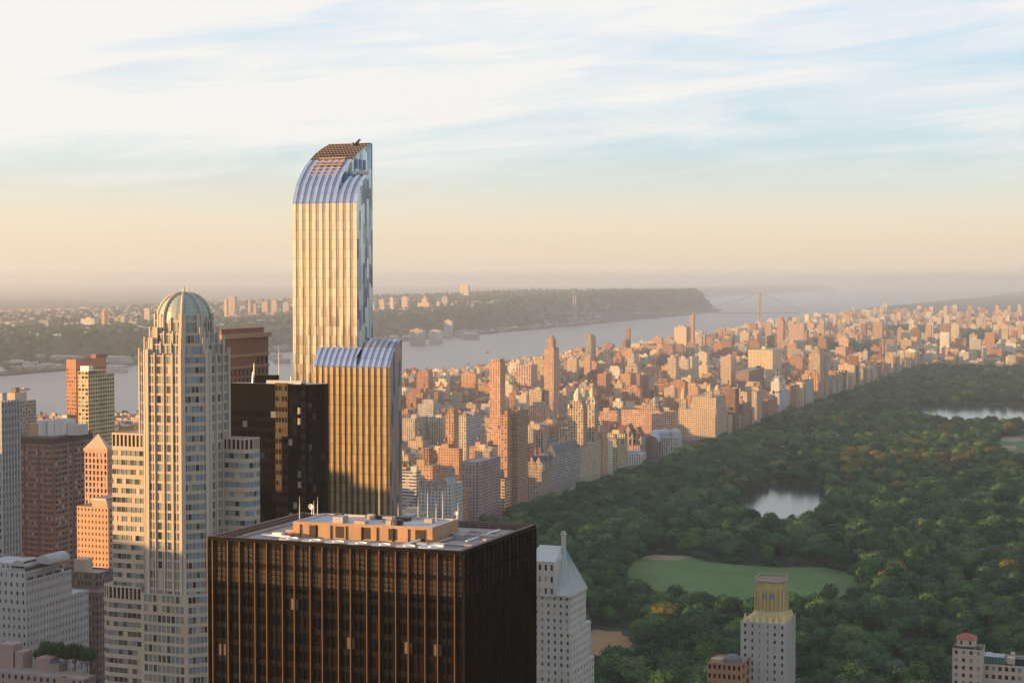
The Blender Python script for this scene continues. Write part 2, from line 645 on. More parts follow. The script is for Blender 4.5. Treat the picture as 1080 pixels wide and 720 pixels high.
def build_terrain():
    xs = sorted(set(list(range(-46000, -9000, 1000)) + list(range(-9000, -5000, 160)) + list(range(-5000, -2900, 40)) + [-3030, -3010, -2990]
                    + list(range(-2900, -1600, 60)) + [-1770, -1750, -1740] + list(range(-1600, 700, 100)) + list(range(700, 20001, 700))))
    ys = sorted(set(list(range(-2400, 200, 400)) + list(range(200, 12000, 100)) + list(range(12000, 17000, 120)) + list(range(17000, 46001, 700))))
    X, Y = np.meshgrid(np.array(xs, float), np.array(ys, float))
    Z = height(X, Y)
    nx, ny = len(xs), len(ys)
    v = np.stack([X.ravel(), Y.ravel(), Z.ravel()], 1)
    f = []
    for j in range(ny - 1):
        for i in range(nx - 1):
            k = j * nx + i
            f.append((k, k + 1, k + nx + 1, k + nx))
    me = bpy.data.meshes.new('ground')
    me.from_pydata(v.tolist(), [], f)
    m, nt, b = _nt('ground_cover')
    nb = NB(nt)
    pos = nb.geo()
    sep = nt.nodes.new('ShaderNodeSeparateXYZ')
    nt.links.new(pos, sep.inputs[0])
    nj = nb.math('LESS_THAN', sep.outputs[0], -2700.0)
    up = nb.math('GREATER_THAN', sep.outputs[1], 13000.0)
    wood = nb.ramp(nb.noise(pos, 0.012, 7, 0.68), [(0.3, (0.010, 0.020, 0.014)), (0.55, (0.026, 0.044, 0.028)), (0.75, (0.05, 0.070, 0.044))])
    town = nb.ramp(nb.noise(pos, 0.03, 7, 0.7), [(0.32, (0.03, 0.04, 0.025)), (0.5, (0.09, 0.085, 0.07)), (0.72, (0.14, 0.12, 0.10))])
    tmask = nb.ramp(nb.noise(nb.mapv(pos, (1, 0.6, 1)), 0.0016, 5, 0.6), [(0.42, (0, 0, 0)), (0.58, (1, 1, 1))])
    cnj = nb.mix(tmask, wood, town)
    city = nb.ramp(nb.noise(pos, 0.02, 6, 0.6), [(0.3, (0.045, 0.044, 0.044)), (0.7, (0.11, 0.105, 0.10))])
    c = nb.mix(nb.math('MAXIMUM', nj, up), city, cnj)
    nt.links.new(c, b.inputs['Base Color'])
    b.inputs['Roughness'].default_value = 0.95
    b.inputs['Specular IOR Level'].default_value = 0.1
    me.materials.append(m)
    o = bpy.data.objects.new('ground', me)
    COL.objects.link(o)
    kind(o, 'structure')


build_terrain()


def water_mat(name, col, rough, bump, scale):
    m, nt, b = _nt(name)
    nb = NB(nt)
    pos = nb.geo()
    n = nb.noise(nb.mapv(pos, (1, 1, 1)), scale, 5, 0.6)
    big = nb.noise(nb.mapv(pos, (1, 0.25, 1)), 0.0025, 4, 0.6)
    bp = nt.nodes.new('ShaderNodeBump')
    bp.inputs['Strength'].default_value = bump
    bp.inputs['Distance'].default_value = 0.6
    nt.links.new(n, bp.inputs['Height'])
    nt.links.new(bp.outputs[0], b.inputs['Normal'])
    nt.links.new(nb.mix(big, tuple(x * 0.7 for x in col), tuple(x * 1.3 for x in col)), b.inputs['Base Color'])
    nt.links.new(nb.math('MULTIPLY_ADD', big, 0.12, rough - 0.06), b.inputs['Roughness'])
    b.inputs['IOR'].default_value = 1.33
    return m


def sheet(name, pts, z, m, k='structure'):
    """a level ground sheet, triangulated from its outline, with a soft uneven edge"""
    mb = MB()
    c = sum((Vector((p[0], p[1], 0)) for p in pts), Vector()) / len(pts)
    out = []
    n = len(pts)
    for i in range(n):
        a, b = Vector((*pts[i][:2], 0)), Vector((*pts[(i + 1) % n][:2], 0))
        for s in range(6):
            q = a.lerp(b, s / 6)
            q += (q - c).normalized() * random.uniform(-2.5, 2.5)
            out.append(q)
    for i in range(len(out)):
        a, b = out[i], out[(i + 1) % len(out)]
        mb.face([(c.x, c.y, z), (a.x, a.y, z), (b.x, b.y, z)])
    o = mb.build(name, [m])
    return kind(o, k)


mb = MB()
ys_ = list(range(-2400, 46001, 600))
for y0, y1 in zip(ys_[:-1], ys_[1:]):
    mb.face([(west_shore(y0) - 60, y0, WATER_Z), (east_shore(y0) + 60, y0, WATER_Z), (east_shore(y1) + 60, y1, WATER_Z), (west_shore(y1) - 60, y1, WATER_Z)])
kind(mb.build('river', [water_mat('river_water', (0.10, 0.115, 0.12), 0.32, 0.35, 0.05)]), 'structure')


def gp(pts, z=0.0):
    return [on_z(px, py, z)[:2] for px, py in pts]


LAKE = gp([(770, 528), (784, 519), (800, 513), (820, 512), (845, 511), (868, 513), (878, 524), (874, 537), (864, 551), (840, 559), (806, 557), (786, 550), (773, 540)])
RESERVOIR = gp([(952, 434), (968, 429.5), (990, 427.5), (1040, 427), (1090, 427.5), (1140, 429), (1140, 452), (1040, 452), (968, 447)])
LAWN = gp([(660, 606), (667, 590), (690, 585), (728, 586), (745, 592), (790, 597), (838, 598), (868, 598), (897, 604), (907, 620), (902, 640), (868, 652), (800, 655), (740, 651), (690, 646), (664, 638)])
GREAT = gp([(1050, 470), (1056, 461), (1078, 459), (1120, 459), (1130, 492), (1070, 492), (1054, 482)])
FIELD = gp([(606, 672), (630, 664), (654, 666), (668, 678), (664, 704), (630, 712), (600, 712)])
MEADOW_DIRT = gp([(674, 588), (690, 585.5), (722, 586), (730, 588.5), (712, 591), (690, 590.5)])
SAND_A = gp([(1054, 464), (1060, 461), (1076, 461.5), (1080, 465), (1066, 466)])
SAND_B = gp([(1054, 472), (1060, 469.5), (1072, 470), (1072, 474), (1060, 475)])
PARK = [(-612, 800), (260, 800), (260, 4870), (-612, 4870)]

m, nt, b = _nt('park_floor')
nb = NB(nt)
nt.links.new(nb.ramp(nb.noise(nb.geo(), 0.03, 6, 0.65), [(0.35, (0.014, 0.030, 0.014)), (0.6, (0.030, 0.052, 0.022)), (0.8, (0.05, 0.06, 0.03))]), b.inputs['Base Color'])
b.inputs['Roughness'].default_value = 0.95
MATS['park_floor'] = m
mb = MB()
mb.face([(*p, 0.10) for p in PARK])
kind(mb.build('park_ground', [m]), 'structure')


def grass_mat(name, a, b_, sc):
    m, nt, b = _nt(name)
    nb = NB(nt)
    pos = nb.geo()
    n = nb.noise(pos, sc, 7, 0.65)
    st = nb.noise(nb.mapv(pos, (0.4, 2.0, 1)), sc * 2.5, 3, 0.5)
    c = nb.ramp(nb.math('ADD', nb.math('MULTIPLY', n, 0.75), nb.math('MULTIPLY', st, 0.25)), [(0.32, a), (0.68, b_)])
    if name == 'lawn_grass':      # worn turf where people walk and sit
        wear = nb.ramp(nb.noise(pos, 0.055, 5, 0.7, 0.6), [(0.56, (0, 0, 0)), (0.72, (1, 1, 1))])
        c = nb.mix(nb.math('MULTIPLY', wear, 0.6), c, (0.165, 0.165, 0.075))
    nt.links.new(c, b.inputs['Base Color'])
    b.inputs['Roughness'].default_value = 0.95
    b.inputs['Specular IOR Level'].default_value = 0.15
    return m


G_LAWN = grass_mat('lawn_grass', (0.074, 0.138, 0.046), (0.128, 0.195, 0.070), 0.018)
sheet('lawn', LAWN, 0.25, G_LAWN)
sheet('lawn', GREAT, 0.25, G_LAWN)
DIRT = grass_mat('infield_dirt', (0.27, 0.20, 0.14), (0.36, 0.27, 0.19), 0.06)
sheet('ball_field', FIELD, 0.25, grass_mat('clay_field', (0.30, 0.17, 0.08), (0.38, 0.22, 0.11), 0.06))
sheet('dirt_path', MEADOW_DIRT, 0.40, DIRT)
sheet('dirt_path', SAND_A, 0.40, DIRT)
sheet('dirt_path', SAND_B, 0.40, DIRT)
PONDW = water_mat('pond_water', (0.035, 0.045, 0.040), 0.14, 0.22, 0.12)
sheet('lake', LAKE, 0.25, PONDW)
sheet('reservoir', RESERVOIR, 0.25, water_mat('reservoir_water', (0.05, 0.06, 0.06), 0.12, 0.15, 0.08))

ASPH = M('asphalt', (0.055, 0.055, 0.057), 0.9, var=0.3, scale=0.05)
CONC = M('pavement', (0.24, 0.23, 0.22), 0.9, var=0.25, scale=0.1)
PAINT = M('road_paint', (0.75, 0.74, 0.70), 0.8, var=0.15, scale=0.3)
AVE = [(-625, 'park_side_avenue'), (-880, 'avenue'), (-1142, 'avenue'), (-1342, 'avenue'), (-1550, 'avenue')]
for x, nme in AVE:
    mb = MB()
    mb.face([(x - 9, 600, 0.04), (x + 9, 600, 0.04), (x + 9, 9000, 0.04), (x - 9, 9000, 0.04)])
    kind(mb.build(nme, [ASPH]), 'structure')
    for s in (-1, 1):
        mb = MB()
        a, b2 = sorted((x + s * 9, x + s * 13))
        mb.box(a, b2, 600, 9000, -0.2, 0.16, bottom=False)
        kind(mb.build('pavement', [CONC]), 'structure')
    mb = MB()
    for y in range(620, 5200, 12):
        for q in (-3, 3):
            mb.face([(x + q - .1, y, .048), (x + q + .1, y, .048), (x + q + .1, y + 4, .048), (x + q - .1, y + 4, .048)])
    kind(mb.build('lane_marking', [PAINT]), 'structure')

# ------------------------------------------------------------------ hero: bronze office tower in front
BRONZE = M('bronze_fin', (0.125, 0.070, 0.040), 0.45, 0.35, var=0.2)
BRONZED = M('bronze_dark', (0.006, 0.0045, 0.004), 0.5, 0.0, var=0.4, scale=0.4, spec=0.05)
BLOUVER = M('bronze_louvre', (0.028, 0.017, 0.012), 0.6, 0.0, var=0.4, scale=0.8)
G_BLACK = M('glass_black', (0.003, 0.003, 0.0035), 0.12, var=0.3, scale=0.6, spec=0.04)
G_BROWN = M('glass_brown', (0.014, 0.008, 0.006), 0.2, var=0.4, scale=0.8, spec=0.06)
TANROOF = M('roof_deck', (0.35, 0.30, 0.27), 0.9, var=0.6, scale=0.18)
BUFF = M('buff_plaster', (0.38, 0.23, 0.13), 0.85, var=0.5, scale=0.35)
WHITEM = M('white_enamel', (0.72, 0.70, 0.67), 0.5, var=0.2, scale=0.5)

ZT = 191.0
cL, cF, cR = on_z(219, 565, ZT), on_z(487, 581, ZT), on_z(565, 553, ZT)
cB = cL + cR - cF
T = thing('office_tower', 'broad dark bronze office block with a flat roof and glowing vertical ribs, nearest of all', 'office building', (cF.x, cF.y, 0))


def bronze_face(a, b, nb_, picks, fin=BRONZE):
    """curtain wall: recessed dark panes between spandrels, paired fins standing proud"""
    panes = []
    mbw = MB()
    grid_face(mbw, panes, a, b, 0, 178.6, nb_ * 3, 3.9, fx=0.9, fy=0.66, rec=0.18, picks=picks, zlow=100)
    grid_face(mbw, panes, a, b, 178.6, 180.6, nb_ * 3, 2.0, fx=0.9, fy=0.55, rec=0.18, picks=[(G_BLACK, 1)])
    mbw.build('curtain_wall', [BRONZED], T)
    # plant storeys behind louvres
    av, bv = Vector((a.x, a.y, 0)), Vector((b.x, b.y, 0))
    d = (bv - av)
    L = d.length
    d.normalize()
    nrm = Vector((d.y, -d.x, 0))
    for z0, z1 in ((180.6, 184.6), (185.3, 189.4)):
        mbl = MB()
        for i in range(nb_ * 3):
            u0, u1 = L * i / (nb_ * 3) + 0.12, L * (i + 1) / (nb_ * 3) - 0.12
            p = av + d * u0 - nrm * 0.15
            q = av + d * u1 - nrm * 0.15
            zz = z0
            while zz < z1 - 0.3:
                hh = min(1.2, z1 - zz)
                mbl.face([(p.x, p.y, zz), (q.x, q.y, zz), (q.x + nrm.x * .2, q.y + nrm.y * .2, zz + hh - 0.12), (p.x + nrm.x * .2, p.y + nrm.y * .2, zz + hh - 0.12)], 0)
                zz += 1.2
        mbl.build('louvre_band', [BLOUVER], T)
    mbc = MB()
    for z0, z1 in ((180.4, 180.9), (184.5, 185.4), (189.3, 191.0)):
        mbc.face([(av.x - nrm.x * .3, av.y - nrm.y * .3, z0), (bv.x - nrm.x * .3, bv.y - nrm.y * .3, z0), (bv.x, bv.y, z0), (av.x, av.y, z0)][::-1])
        mbc.wall(av, bv, z0, z1)
        mbc.face([(av.x, av.y, z1), (bv.x, bv.y, z1), (bv.x - nrm.x * .3, bv.y - nrm.y * .3, z1), (av.x - nrm.x * .3, av.y - nrm.y * .3, z1)])
    mbc.wall(av - nrm * 1.2, bv - nrm * 1.2, 100, 190.9)
    mbc.build('spandrel', [BRONZED], T)
    for i in range(nb_ + 1):
        for s in (-1, 1):
            u = L * i / nb_ + s * L / nb_ * 0.215
            if not (0.1 < u < L - 0.1):
                if s * (i - 0.5) > 0 and i != 0:
                    continue
                u = min(max(u, 0.2), L - 0.2)
            p = av + d * u
            mbf = MB()
            e = d * 0.095
            o_ = nrm * 0.62
            mbf.prism([tuple((p - e)[:2]), tuple((p - e + o_)[:2]), tuple((p + e + o_)[:2]), tuple((p + e)[:2])][::-1][::-1], 100, 190.2, 0, 0)
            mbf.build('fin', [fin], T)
    n = nb_ * 3
    for i in range(n):
        for k in (.5,):
            p = av + d * (L * (i + k) / n)
            mbf = MB()
            e, o_ = d * 0.05, nrm * 0.16
            mbf.prism([tuple((p - e - nrm * .2)[:2]), tuple((p - e + o_)[:2]), tuple((p + e + o_)[:2]), tuple((p + e - nrm * .2)[:2])], 100, 189.6, 0, 0)
            mbf.build('mullion', [BRONZED], T)
    return panes


G_DIM = M('glass_dim_blind', (0.12, 0.085, 0.06), 0.4, var=0.4, scale=0.8, spec=0.2)
pk = [(G_BLACK, 80), (G_BROWN, 16), (G_DIM, 3.0)]
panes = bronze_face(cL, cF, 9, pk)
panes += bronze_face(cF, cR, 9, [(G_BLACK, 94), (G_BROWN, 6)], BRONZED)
put_windows(panes, T)
mb = MB()
for a, b2 in ((cR, cB), (cB, cL)):
    mb.wall(a, b2, 0, ZT)
for a, b2 in ((cL, cF), (cF, cR)):
    mb.wall(a, b2, 0, 100)
mb.build('rear_wall', [BRONZED], T)
DECK = 189.5
mb = MB()
mb.face([(p.x, p.y, DECK) for p in (cL, cF, cR, cB)])
mb.build('roof', [TANROOF], T)


def inset(p, k):
    c = (cL + cF + cR + cB) / 4
    v = Vector((p.x, p.y, 0)) - Vector((c.x, c.y, 0))
    return Vector((c.x, c.y, 0)) + v * (1 - k / v.length)


mb = MB()
ring = [cL, cF, cR, cB]
inn = [inset(p, 1.3) for p in ring]
for i in range(4):
    j = (i + 1) % 4
    mb.face([(ring[i].x, ring[i].y, ZT + .01), (ring[j].x, ring[j].y, ZT + .01), (inn[j].x, inn[j].y, ZT + .01), (inn[i].x, inn[i].y, ZT + .01)])
    mb.face([(inn[j].x, inn[j].y, DECK), (inn[i].x, inn[i].y, DECK), (inn[i].x, inn[i].y, ZT + .01), (inn[j].x, inn[j].y, ZT + .01)])
mb.build('parapet', [M('parapet_bronze', (0.10, 0.062, 0.042), 0.7, 0.1, var=0.4)], T)
# penthouse
pz_ = 193.2
p1, p2, p3 = on_z(309, 549.5, pz_), on_z(456, 556, pz_), on_z(483.5, 547, pz_)
p4 = p1 + p3 - p2
PH = [tuple(p[:2]) for p in (p1, p2, p3, p4)]
mb = MB()
mb.prism(PH, DECK, pz_, 0, 1, par=0.5)
ph = mb.build('penthouse', [BUFF, M('penthouse_deck', (0.46, 0.43, 0.42), 0.9, var=0.3, scale=0.3)], T)
fd = (p2 - p1).normalized()
fn = Vector((fd.y, -fd.x, 0))
for i in range(9):
    q = p1.lerp(p2, (i + 0.5) / 9)
    mb = MB()
    mb.box(-0.12, 0.12, -0.25, 0, DECK, pz_ - 0.6)
    mb.v = [((q + fd * v[0] - fn * v[1])[0], (q + fd * v[0] - fn * v[1])[1], v[2]) for v in mb.v]
    mb.build('pilaster', [BLOUVER], T)
for i in range(5):
    q = p1.lerp(p2, (i * 0.19 + 0.12))
    mb = MB()
    mb.face([tuple((q + fn * .03).xy) + (DECK + 0.3,), tuple((q + fd * 2.2 + fn * .03).xy) + (DECK + 0.3,), tuple((q + fd * 2.2 + fn * .03).xy) + (DECK + 3.0,), tuple((q + fn * .03).xy) + (DECK + 3.0,)])
    mb.build('louvre_band', [BLOUVER], T)
# fan drums along the front
for px, py, r in ((309, 567, 2.2), (333, 569, 2.2), (357.5, 570.5, 2.2), (382, 572, 2.2), (407, 573.5, 2.2), (433, 575, 2.2), (460, 575.5, 2.9)):
    c = on_z(px, py, 191.4)
    c += Vector((cB - cF).xy.normalized().to_3d()) * 2.2
    mb = MB()
    mb.rod((c.x, c.y, DECK), (c.x, c.y, 190.4), r * 0.94, r * 0.9, 18)
    mb.rod((c.x, c.y, 190.2), (c.x, c.y, 191.05), r * 0.9, r, 18, caps=False)
    mb.rod((c.x, c.y, 190.6), (c.x, c.y, 190.7), r * 0.85, None, 18)
    mb.rod((c.x, c.y, 190.7), (c.x, c.y, 191.2), r * 0.2, None, 8)
    mb.build('cooling_fan', [WHITEM], T)
# roof clutter
for k in range(16):
    u, w = random.uniform(0.66, 0.96), random.uniform(0.2, 0.9)
    p = cL.lerp(cF, u) + (cB - cL) * w
    if k < 5:
        p = cL.lerp(cF, random.uniform(0.05, 0.26)) + (cB - cL) * random.uniform(0.15, 0.85)
    s = random.uniform(0.5, 1.6)
    mb = MB()
    mb.box(p.x - s, p.x + s, p.y - s * .6, p.y + s * .6, DECK, DECK + random.uniform(.5, 1.4))
    mb.build('roof_vent', [random.choice([STEEL, WHITEM, TANROOF])], T)
mb = MB()
for k in range(7):
    p = cL.lerp(cF, 0.21 + 0.008 * k) + (cB - cL) * (0.30 + 0.05 * k)
    mb.box(p.x - 1.2, p.x + 1.2, p.y - .5, p.y + .5, DECK, DECK + 0.9)
mb.build('pipe_rack', [M('red_paint', (0.40, 0.10, 0.09), 0.7)], T)
q = cL.lerp(cF, 0.055)
for (px, py, h) in ((400, 541, 11), (316, 545, 5), (335, 541, 4), (441, 546, 5), (451, 547, 6.5), (460, 547.5, 4), (467, 548, 7), (483, 547, 4), (420, 543, 3), (331, 540.5, 3)):
    p = on_z(px, py, pz_)
    mb = MB()
    mb.rod((p.x, p.y, pz_ - .5), (p.x, p.y, pz_ + h * 0.6), 0.10, 0.08, 6)
    mb.rod((p.x, p.y, pz_ + h * 0.6), (p.x, p.y, pz_ + h), 0.05, 0.03, 6)
    mb.build('antenna', [random.choice([STEEL, WHITEM])], T)
for px, py, r in ((329, 540, .7), (482, 547, .5)):
    p = on_z(px, py, pz_)
    mb = MB()
    mb.rod((p.x, p.y, pz_ - .5), (p.x, p.y, pz_ + 1.2), 0.12, None, 6)
    for i in range(12):
        a0, a1 = 2 * math.pi * i / 12, 2 * math.pi * (i + 1) / 12
        for r0, r1, k0, k1 in ((0, r * .6, 0, .12), (r * .6, r, .12, .4)):
            mb.face([(p.x + r0 * math.cos(a0), p.y - .3 - k0, pz_ + 1.5 + r0 * math.sin(a0)), (p.x + r1 * math.cos(a0), p.y - .3 - k1, pz_ + 1.5 + r1 * math.sin(a0)),
                     (p.x + r1 * math.cos(a1), p.y - .3 - k1, pz_ + 1.5 + r1 * math.sin(a1)), (p.x + r0 * math.cos(a1), p.y - .3 - k0, pz_ + 1.5 + r0 * math.sin(a1))])
    mb.build('dish', [WHITEM], T)
# railing round the deck, ducts and pipes
for a, b2 in ((0, 1), (1, 2), (2, 3), (3, 0)):
    pA_, pB_ = inset(ring[a], 2.2), inset(ring[b2], 2.2)
    mb = MB()
    for zz in (DECK + .6, DECK + 1.15):
        mb.rod((pA_.x, pA_.y, zz), (pB_.x, pB_.y, zz), .04, None, 4)
    n = 24
    for i in range(n + 1):
        p = pA_.lerp(pB_, i / n)
        mb.rod((p.x, p.y, DECK), (p.x, p.y, DECK + 1.15), .04, None, 4, caps=False)
    mb.build('railing', [STEEL], T)
for (u0, w0, u1, w1, h, r_) in ((.72, .15, .72, .85, .7, .35), (.80, .3, .95, .3, .6, .3), (.80, .3, .80, .8, .6, .3), (.06, .2, .06, .9, .5, .3), (.12, .25, .24, .25, .6, .28), (.88, .45, .88, .9, .5, .22), (.76, .62, .96, .62, .8, .4)):
    a, b2 = cL.lerp(cF, u0) + (cB - cL) * w0, cL.lerp(cF, u1) + (cB - cL) * w1
    mb = MB()
    mb.rod((a.x, a.y, DECK + h), (b2.x, b2.y, DECK + h), r_, None, 8)
    for i in range(6):
        p = a.lerp(b2, (i + .5) / 6)
        mb.rod((p.x, p.y, DECK), (p.x, p.y, DECK + h), .08, None, 4, caps=False)
    mb.build('duct', [random.choice([STEEL, TANROOF, WHITEM])], T)
for k in range(9):
    p = p1.lerp(p2, random.uniform(.05, .9)) + (p4 - p1) * random.uniform(.15, .85)
    mb = MB()
    q_ = random.uniform(.4, 1.1)
    mb.box(p.x - q_ * 1.6, p.x + q_, p.y - q_, p.y + q_, pz_ - .5, pz_ + random.uniform(.2, 1.1))
    mb.build('roof_vent', [random.choice([STEEL, DARKM, TANROOF])], T)
p, q = on_z(396, 545, pz_), on_z(430, 547.5, pz_)
mb = MB()
mb.prism([tuple(p.xy), tuple((q).xy), tuple((q + Vector((0, 2.2, 0))).xy), tuple((p + Vector((0, 2.2, 0))).xy)], pz_ - .5, pz_ + 0.35)
mb.build('skylight', [DARKM], T)

# ------------------------------------------------------------------ hero: domed tower
STONE = M('warm_stone', (0.42, 0.36, 0.28), 0.8, var=0.22, scale=0.12)
STONE2 = M('pale_stone', (0.45, 0.40, 0.33), 0.8, var=0.2, scale=0.12)
DOMEG = M('dome_copper', (0.30, 0.36, 0.32), 0.45, 0.2, var=0.35, scale=0.3)


def zy(py, D, px=195):
    return at(px, py, D).z


q1 = at(192, 460, 560)
S0 = Vector((q1.x, q1.y))
r = ray(220, 420)
# south-east chamfer from S0 along (1,1) until the ray of column 220
k = (S0.x * r.y - S0.y * r.x) / (r.x - r.y)
k = abs((S0.y * r.x - S0.x * r.y) / (r.y - r.x))
S1 = S0 + Vector((k, k))
r = ray(242, 420)
ye = S1.x * r.y / r.x
S2 = Vector((S1.x, ye))
Ws = (S0.x - on_y(154, 420, S0.y).x)
W0 = Vector((S0.x - Ws, S0.y))
Lc = k
W1 = W0 + Vector((-Lc, Lc))
dE = S2.y - S1.y
OCT = [W0, S0, S1, S2, S2 + Vector((-Lc, Lc)), Vector((W0.x, S2.y + Lc)), Vector((W1.x, S2.y)), W1]
oc = sum(OCT, Vector((0, 0))) / 8
T = thing('domed_tower', 'cream stone tower with stepped shoulders, a ribbed green dome and a thin spire', 'skyscraper', (oc.x, oc.y, 0))


def oct_scaled(s):
    return [oc + (p - oc) * s for p in OCT]


G_GREEN = M('glass_green', (0.20, 0.235, 0.20), 0.2, var=0.35, scale=0.5, spec=0.7)
pk_s = [(G_MID, 26), (G_SKY, 40), (G_GREEN, 40), (G_DARK, 7), (G_BLIND, 8)]
pk_b = [(G_BLUE, 36), (G_SKY, 34), (G_MID, 20), (G_DARK, 8), (G_BLIND, 6)]
panes = []
zs = [zy(y, 560) for y in (338, 352, 363, 375)]
tiers = [(0.645, zs[1] - 0.5, zs[0]), (0.76, zs[2] - .5, zs[1]), (0.88, zs[3] - .5, zs[2]), (1.0, 60.0, zs[3])]
for s, z0, z1 in tiers:
    P = oct_scaled(s)
    mb = MB()
    for i in range(8):
        a, b2 = P[i], P[(i + 1) % 8]
        cols = max(2, round((b2 - a).length / 1.95))
        if i in (7, 0, 1, 2):
            if i in (1,):
                grid_face(mb, panes, a, b2, z0, z1, max(2, round((b2 - a).length / 1.5)), 3.25, 0.84, 0.62, 0.2, 0, pk_b, zlow=80 if z0 < 80 else None, margin=0.5)
            else:
                grid_face(mb, panes, a, b2, z0, z1, cols, 3.25, 0.80, 0.74, 0.2, 0, pk_s, zlow=80 if z0 < 80 else None, margin=0.4)
        else:
            mb.wall(a, b2, z0, z1)
    mb.face([(p.x, p.y, z1) for p in P], 1)
    mb.build('shaft' if s == 1.0 else 'setback', [STONE, ROOF[0]], T)
    # piers that run up past each step
    for i in range(8):
        a, b2 = P[i], P[(i + 1) % 8]
        if i not in (7, 0, 1, 2):
            continue
        n = 3 if s == 1.0 and i in (0, 2) else 2
        nn = max(1, round((b2 - a).length / 3.9)) if i != 1 else 1
        for j in range(nn + 1):
            c = a.lerp(b2, j / nn)
            d = (b2 - a).normalized()
            nr = Vector((d.y, -d.x))
            w = 0.55 if j in (0, nn) else 0.22
            c = a.lerp(b2, min(max(j / nn, w / (b2 - a).length), 1 - w / (b2 - a).length))
            mbp = MB()
            o1 = nr * (0.45 + 0.011 * i)
            mbp.prism([tuple(c - d * w - nr * .2), tuple(c - d * w + o1), tuple(c + d * w + o1), tuple(c + d * w - nr * .2)], max(z0, 60), z1 + (2.0 if j in (0, nn) else 0.8), 0, 0)
            mbp.build('pier', [STONE2], T)
# dome
zb, rb = zs[0], 0.5 * (at(224, 338, 560) - at(168.7, 338, 560)).length * 0.985
zt = zy(309.5, 560)
mb = MB()
NS, NR = 32, 10
prof = [(rb * math.cos(t_ * math.pi / 2) ** 0.9 if t_ < 1 else 0.0, zb + (zt - zb) * math.sin(t_ * math.pi / 2)) for t_ in [i / NR for i in range(NR + 1)]]
for i in range(NS):
    a0, a1 = 2 * math.pi * i / NS, 2 * math.pi * (i + 1) / NS
    for (ra, za), (rc, zc) in zip(prof[:-1], prof[1:]):
        pts = [(oc.x + ra * math.cos(a0), oc.y + ra * math.sin(a0), za), (oc.x + ra * math.cos(a1), oc.y + ra * math.sin(a1), za),
               (oc.x + rc * math.cos(a1), oc.y + rc * math.sin(a1), zc), (oc.x + rc * math.cos(a0), oc.y + rc * math.sin(a0), zc)]
        mb.face(pts if rc > 0.05 else pts[:3])
mb.rod((oc.x, oc.y, zb - 1), (oc.x, oc.y, zb + 0.02), rb * 1.0, None, 32)
dome = mb.build('dome', [DOMEG], T)
mbs = MB()
for (ra, za) in prof[1:-2]:
    for i in range(NS):
        a0, a1 = 2 * math.pi * i / NS, 2 * math.pi * (i + 1) / NS
        mbs.rod((oc.x + (ra + .05) * math.cos(a0), oc.y + (ra + .05) * math.sin(a0), za), (oc.x + (ra + .05) * math.cos(a1), oc.y + (ra + .05) * math.sin(a1), za), 0.09, None, 4, caps=False)
mbs.build('seam', [M('dome_seam', (0.36, 0.40, 0.34), 0.6)], dome)
for i in range(8):
    a0 = 2 * math.pi * (i + 0.5) / 8 + R(4)
    mbr = MB()
    pr = [(ra + 0.35, za) for ra, za in prof]
    for (ra, za), (rc, zc) in zip(pr[:-1], pr[1:]):
        mbr.rod((oc.x + ra * math.cos(a0), oc.y + ra * math.sin(a0), za), (oc.x + rc * math.cos(a0), oc.y + rc * math.sin(a0), zc), 0.62, 0.58, 6, caps=False)
    mbr.rod((oc.x + (rb + .35) * math.cos(a0), oc.y + (rb + .35) * math.sin(a0), zb - 3), (oc.x + (rb + .35) * math.cos(a0), oc.y + (rb + .35) * math.sin(a0), zb), 0.62, None, 6)
    mbr.build('rib', [STONE2], dome)
mb = MB()
mb.rod((oc.x, oc.y, zt - .3), (oc.x, oc.y, zt + 1.0), 0.75, 0.35, 10)
mb.rod((oc.x, oc.y, zt + 1.0), (oc.x, oc.y, zt + 2.9), 0.3, 0.03, 8)
mb.build('spire', [STONE2], T)
for dx in (-0.9, 1.1):
    mb = MB()
    mb.rod((oc.x + dx, oc.y, zt - .4), (oc.x + dx, oc.y, zt + 1.6), 0.07, 0.05, 6)
    mb.build('antenna', [STEEL], T)


def wing(pts, z1, zlow, picks, flo=3.2, fx=0.93, fy=0.55, crown=4.2, wallm=STONE, fronts=None):
    """lower volume with ribbon windows in each storey and a taller colonnade at the top"""
    mb = MB()
    n = len(pts)
    for i in range(n):
        a, b2 = Vector(pts[i]), Vector(pts[(i + 1) % n])
        if fronts is None or i in fronts:
            L = (b2 - a).length
            grid_face(mb, panes, a, b2, 0, z1 - crown - 1, max(1, round(L / 1.9)), flo, fx, fy, 0.2, 0, picks, zlow=zlow)
            grid_face(mb, panes, a, b2, z1 - crown - 1, z1, max(2, round(L / 1.6)), crown + 1, 0.62, 0.74, 0.4, 0, [(G_DARK, 1), (G_BROWN, 1)])
        else:
            mb.wall(a, b2, 0, z1)
    mb.face([(p[0], p[1], z1 - 0.4) for p in pts], 1)
    w = mb.build('wing', [wallm, ROOF[0]], T)
    return w


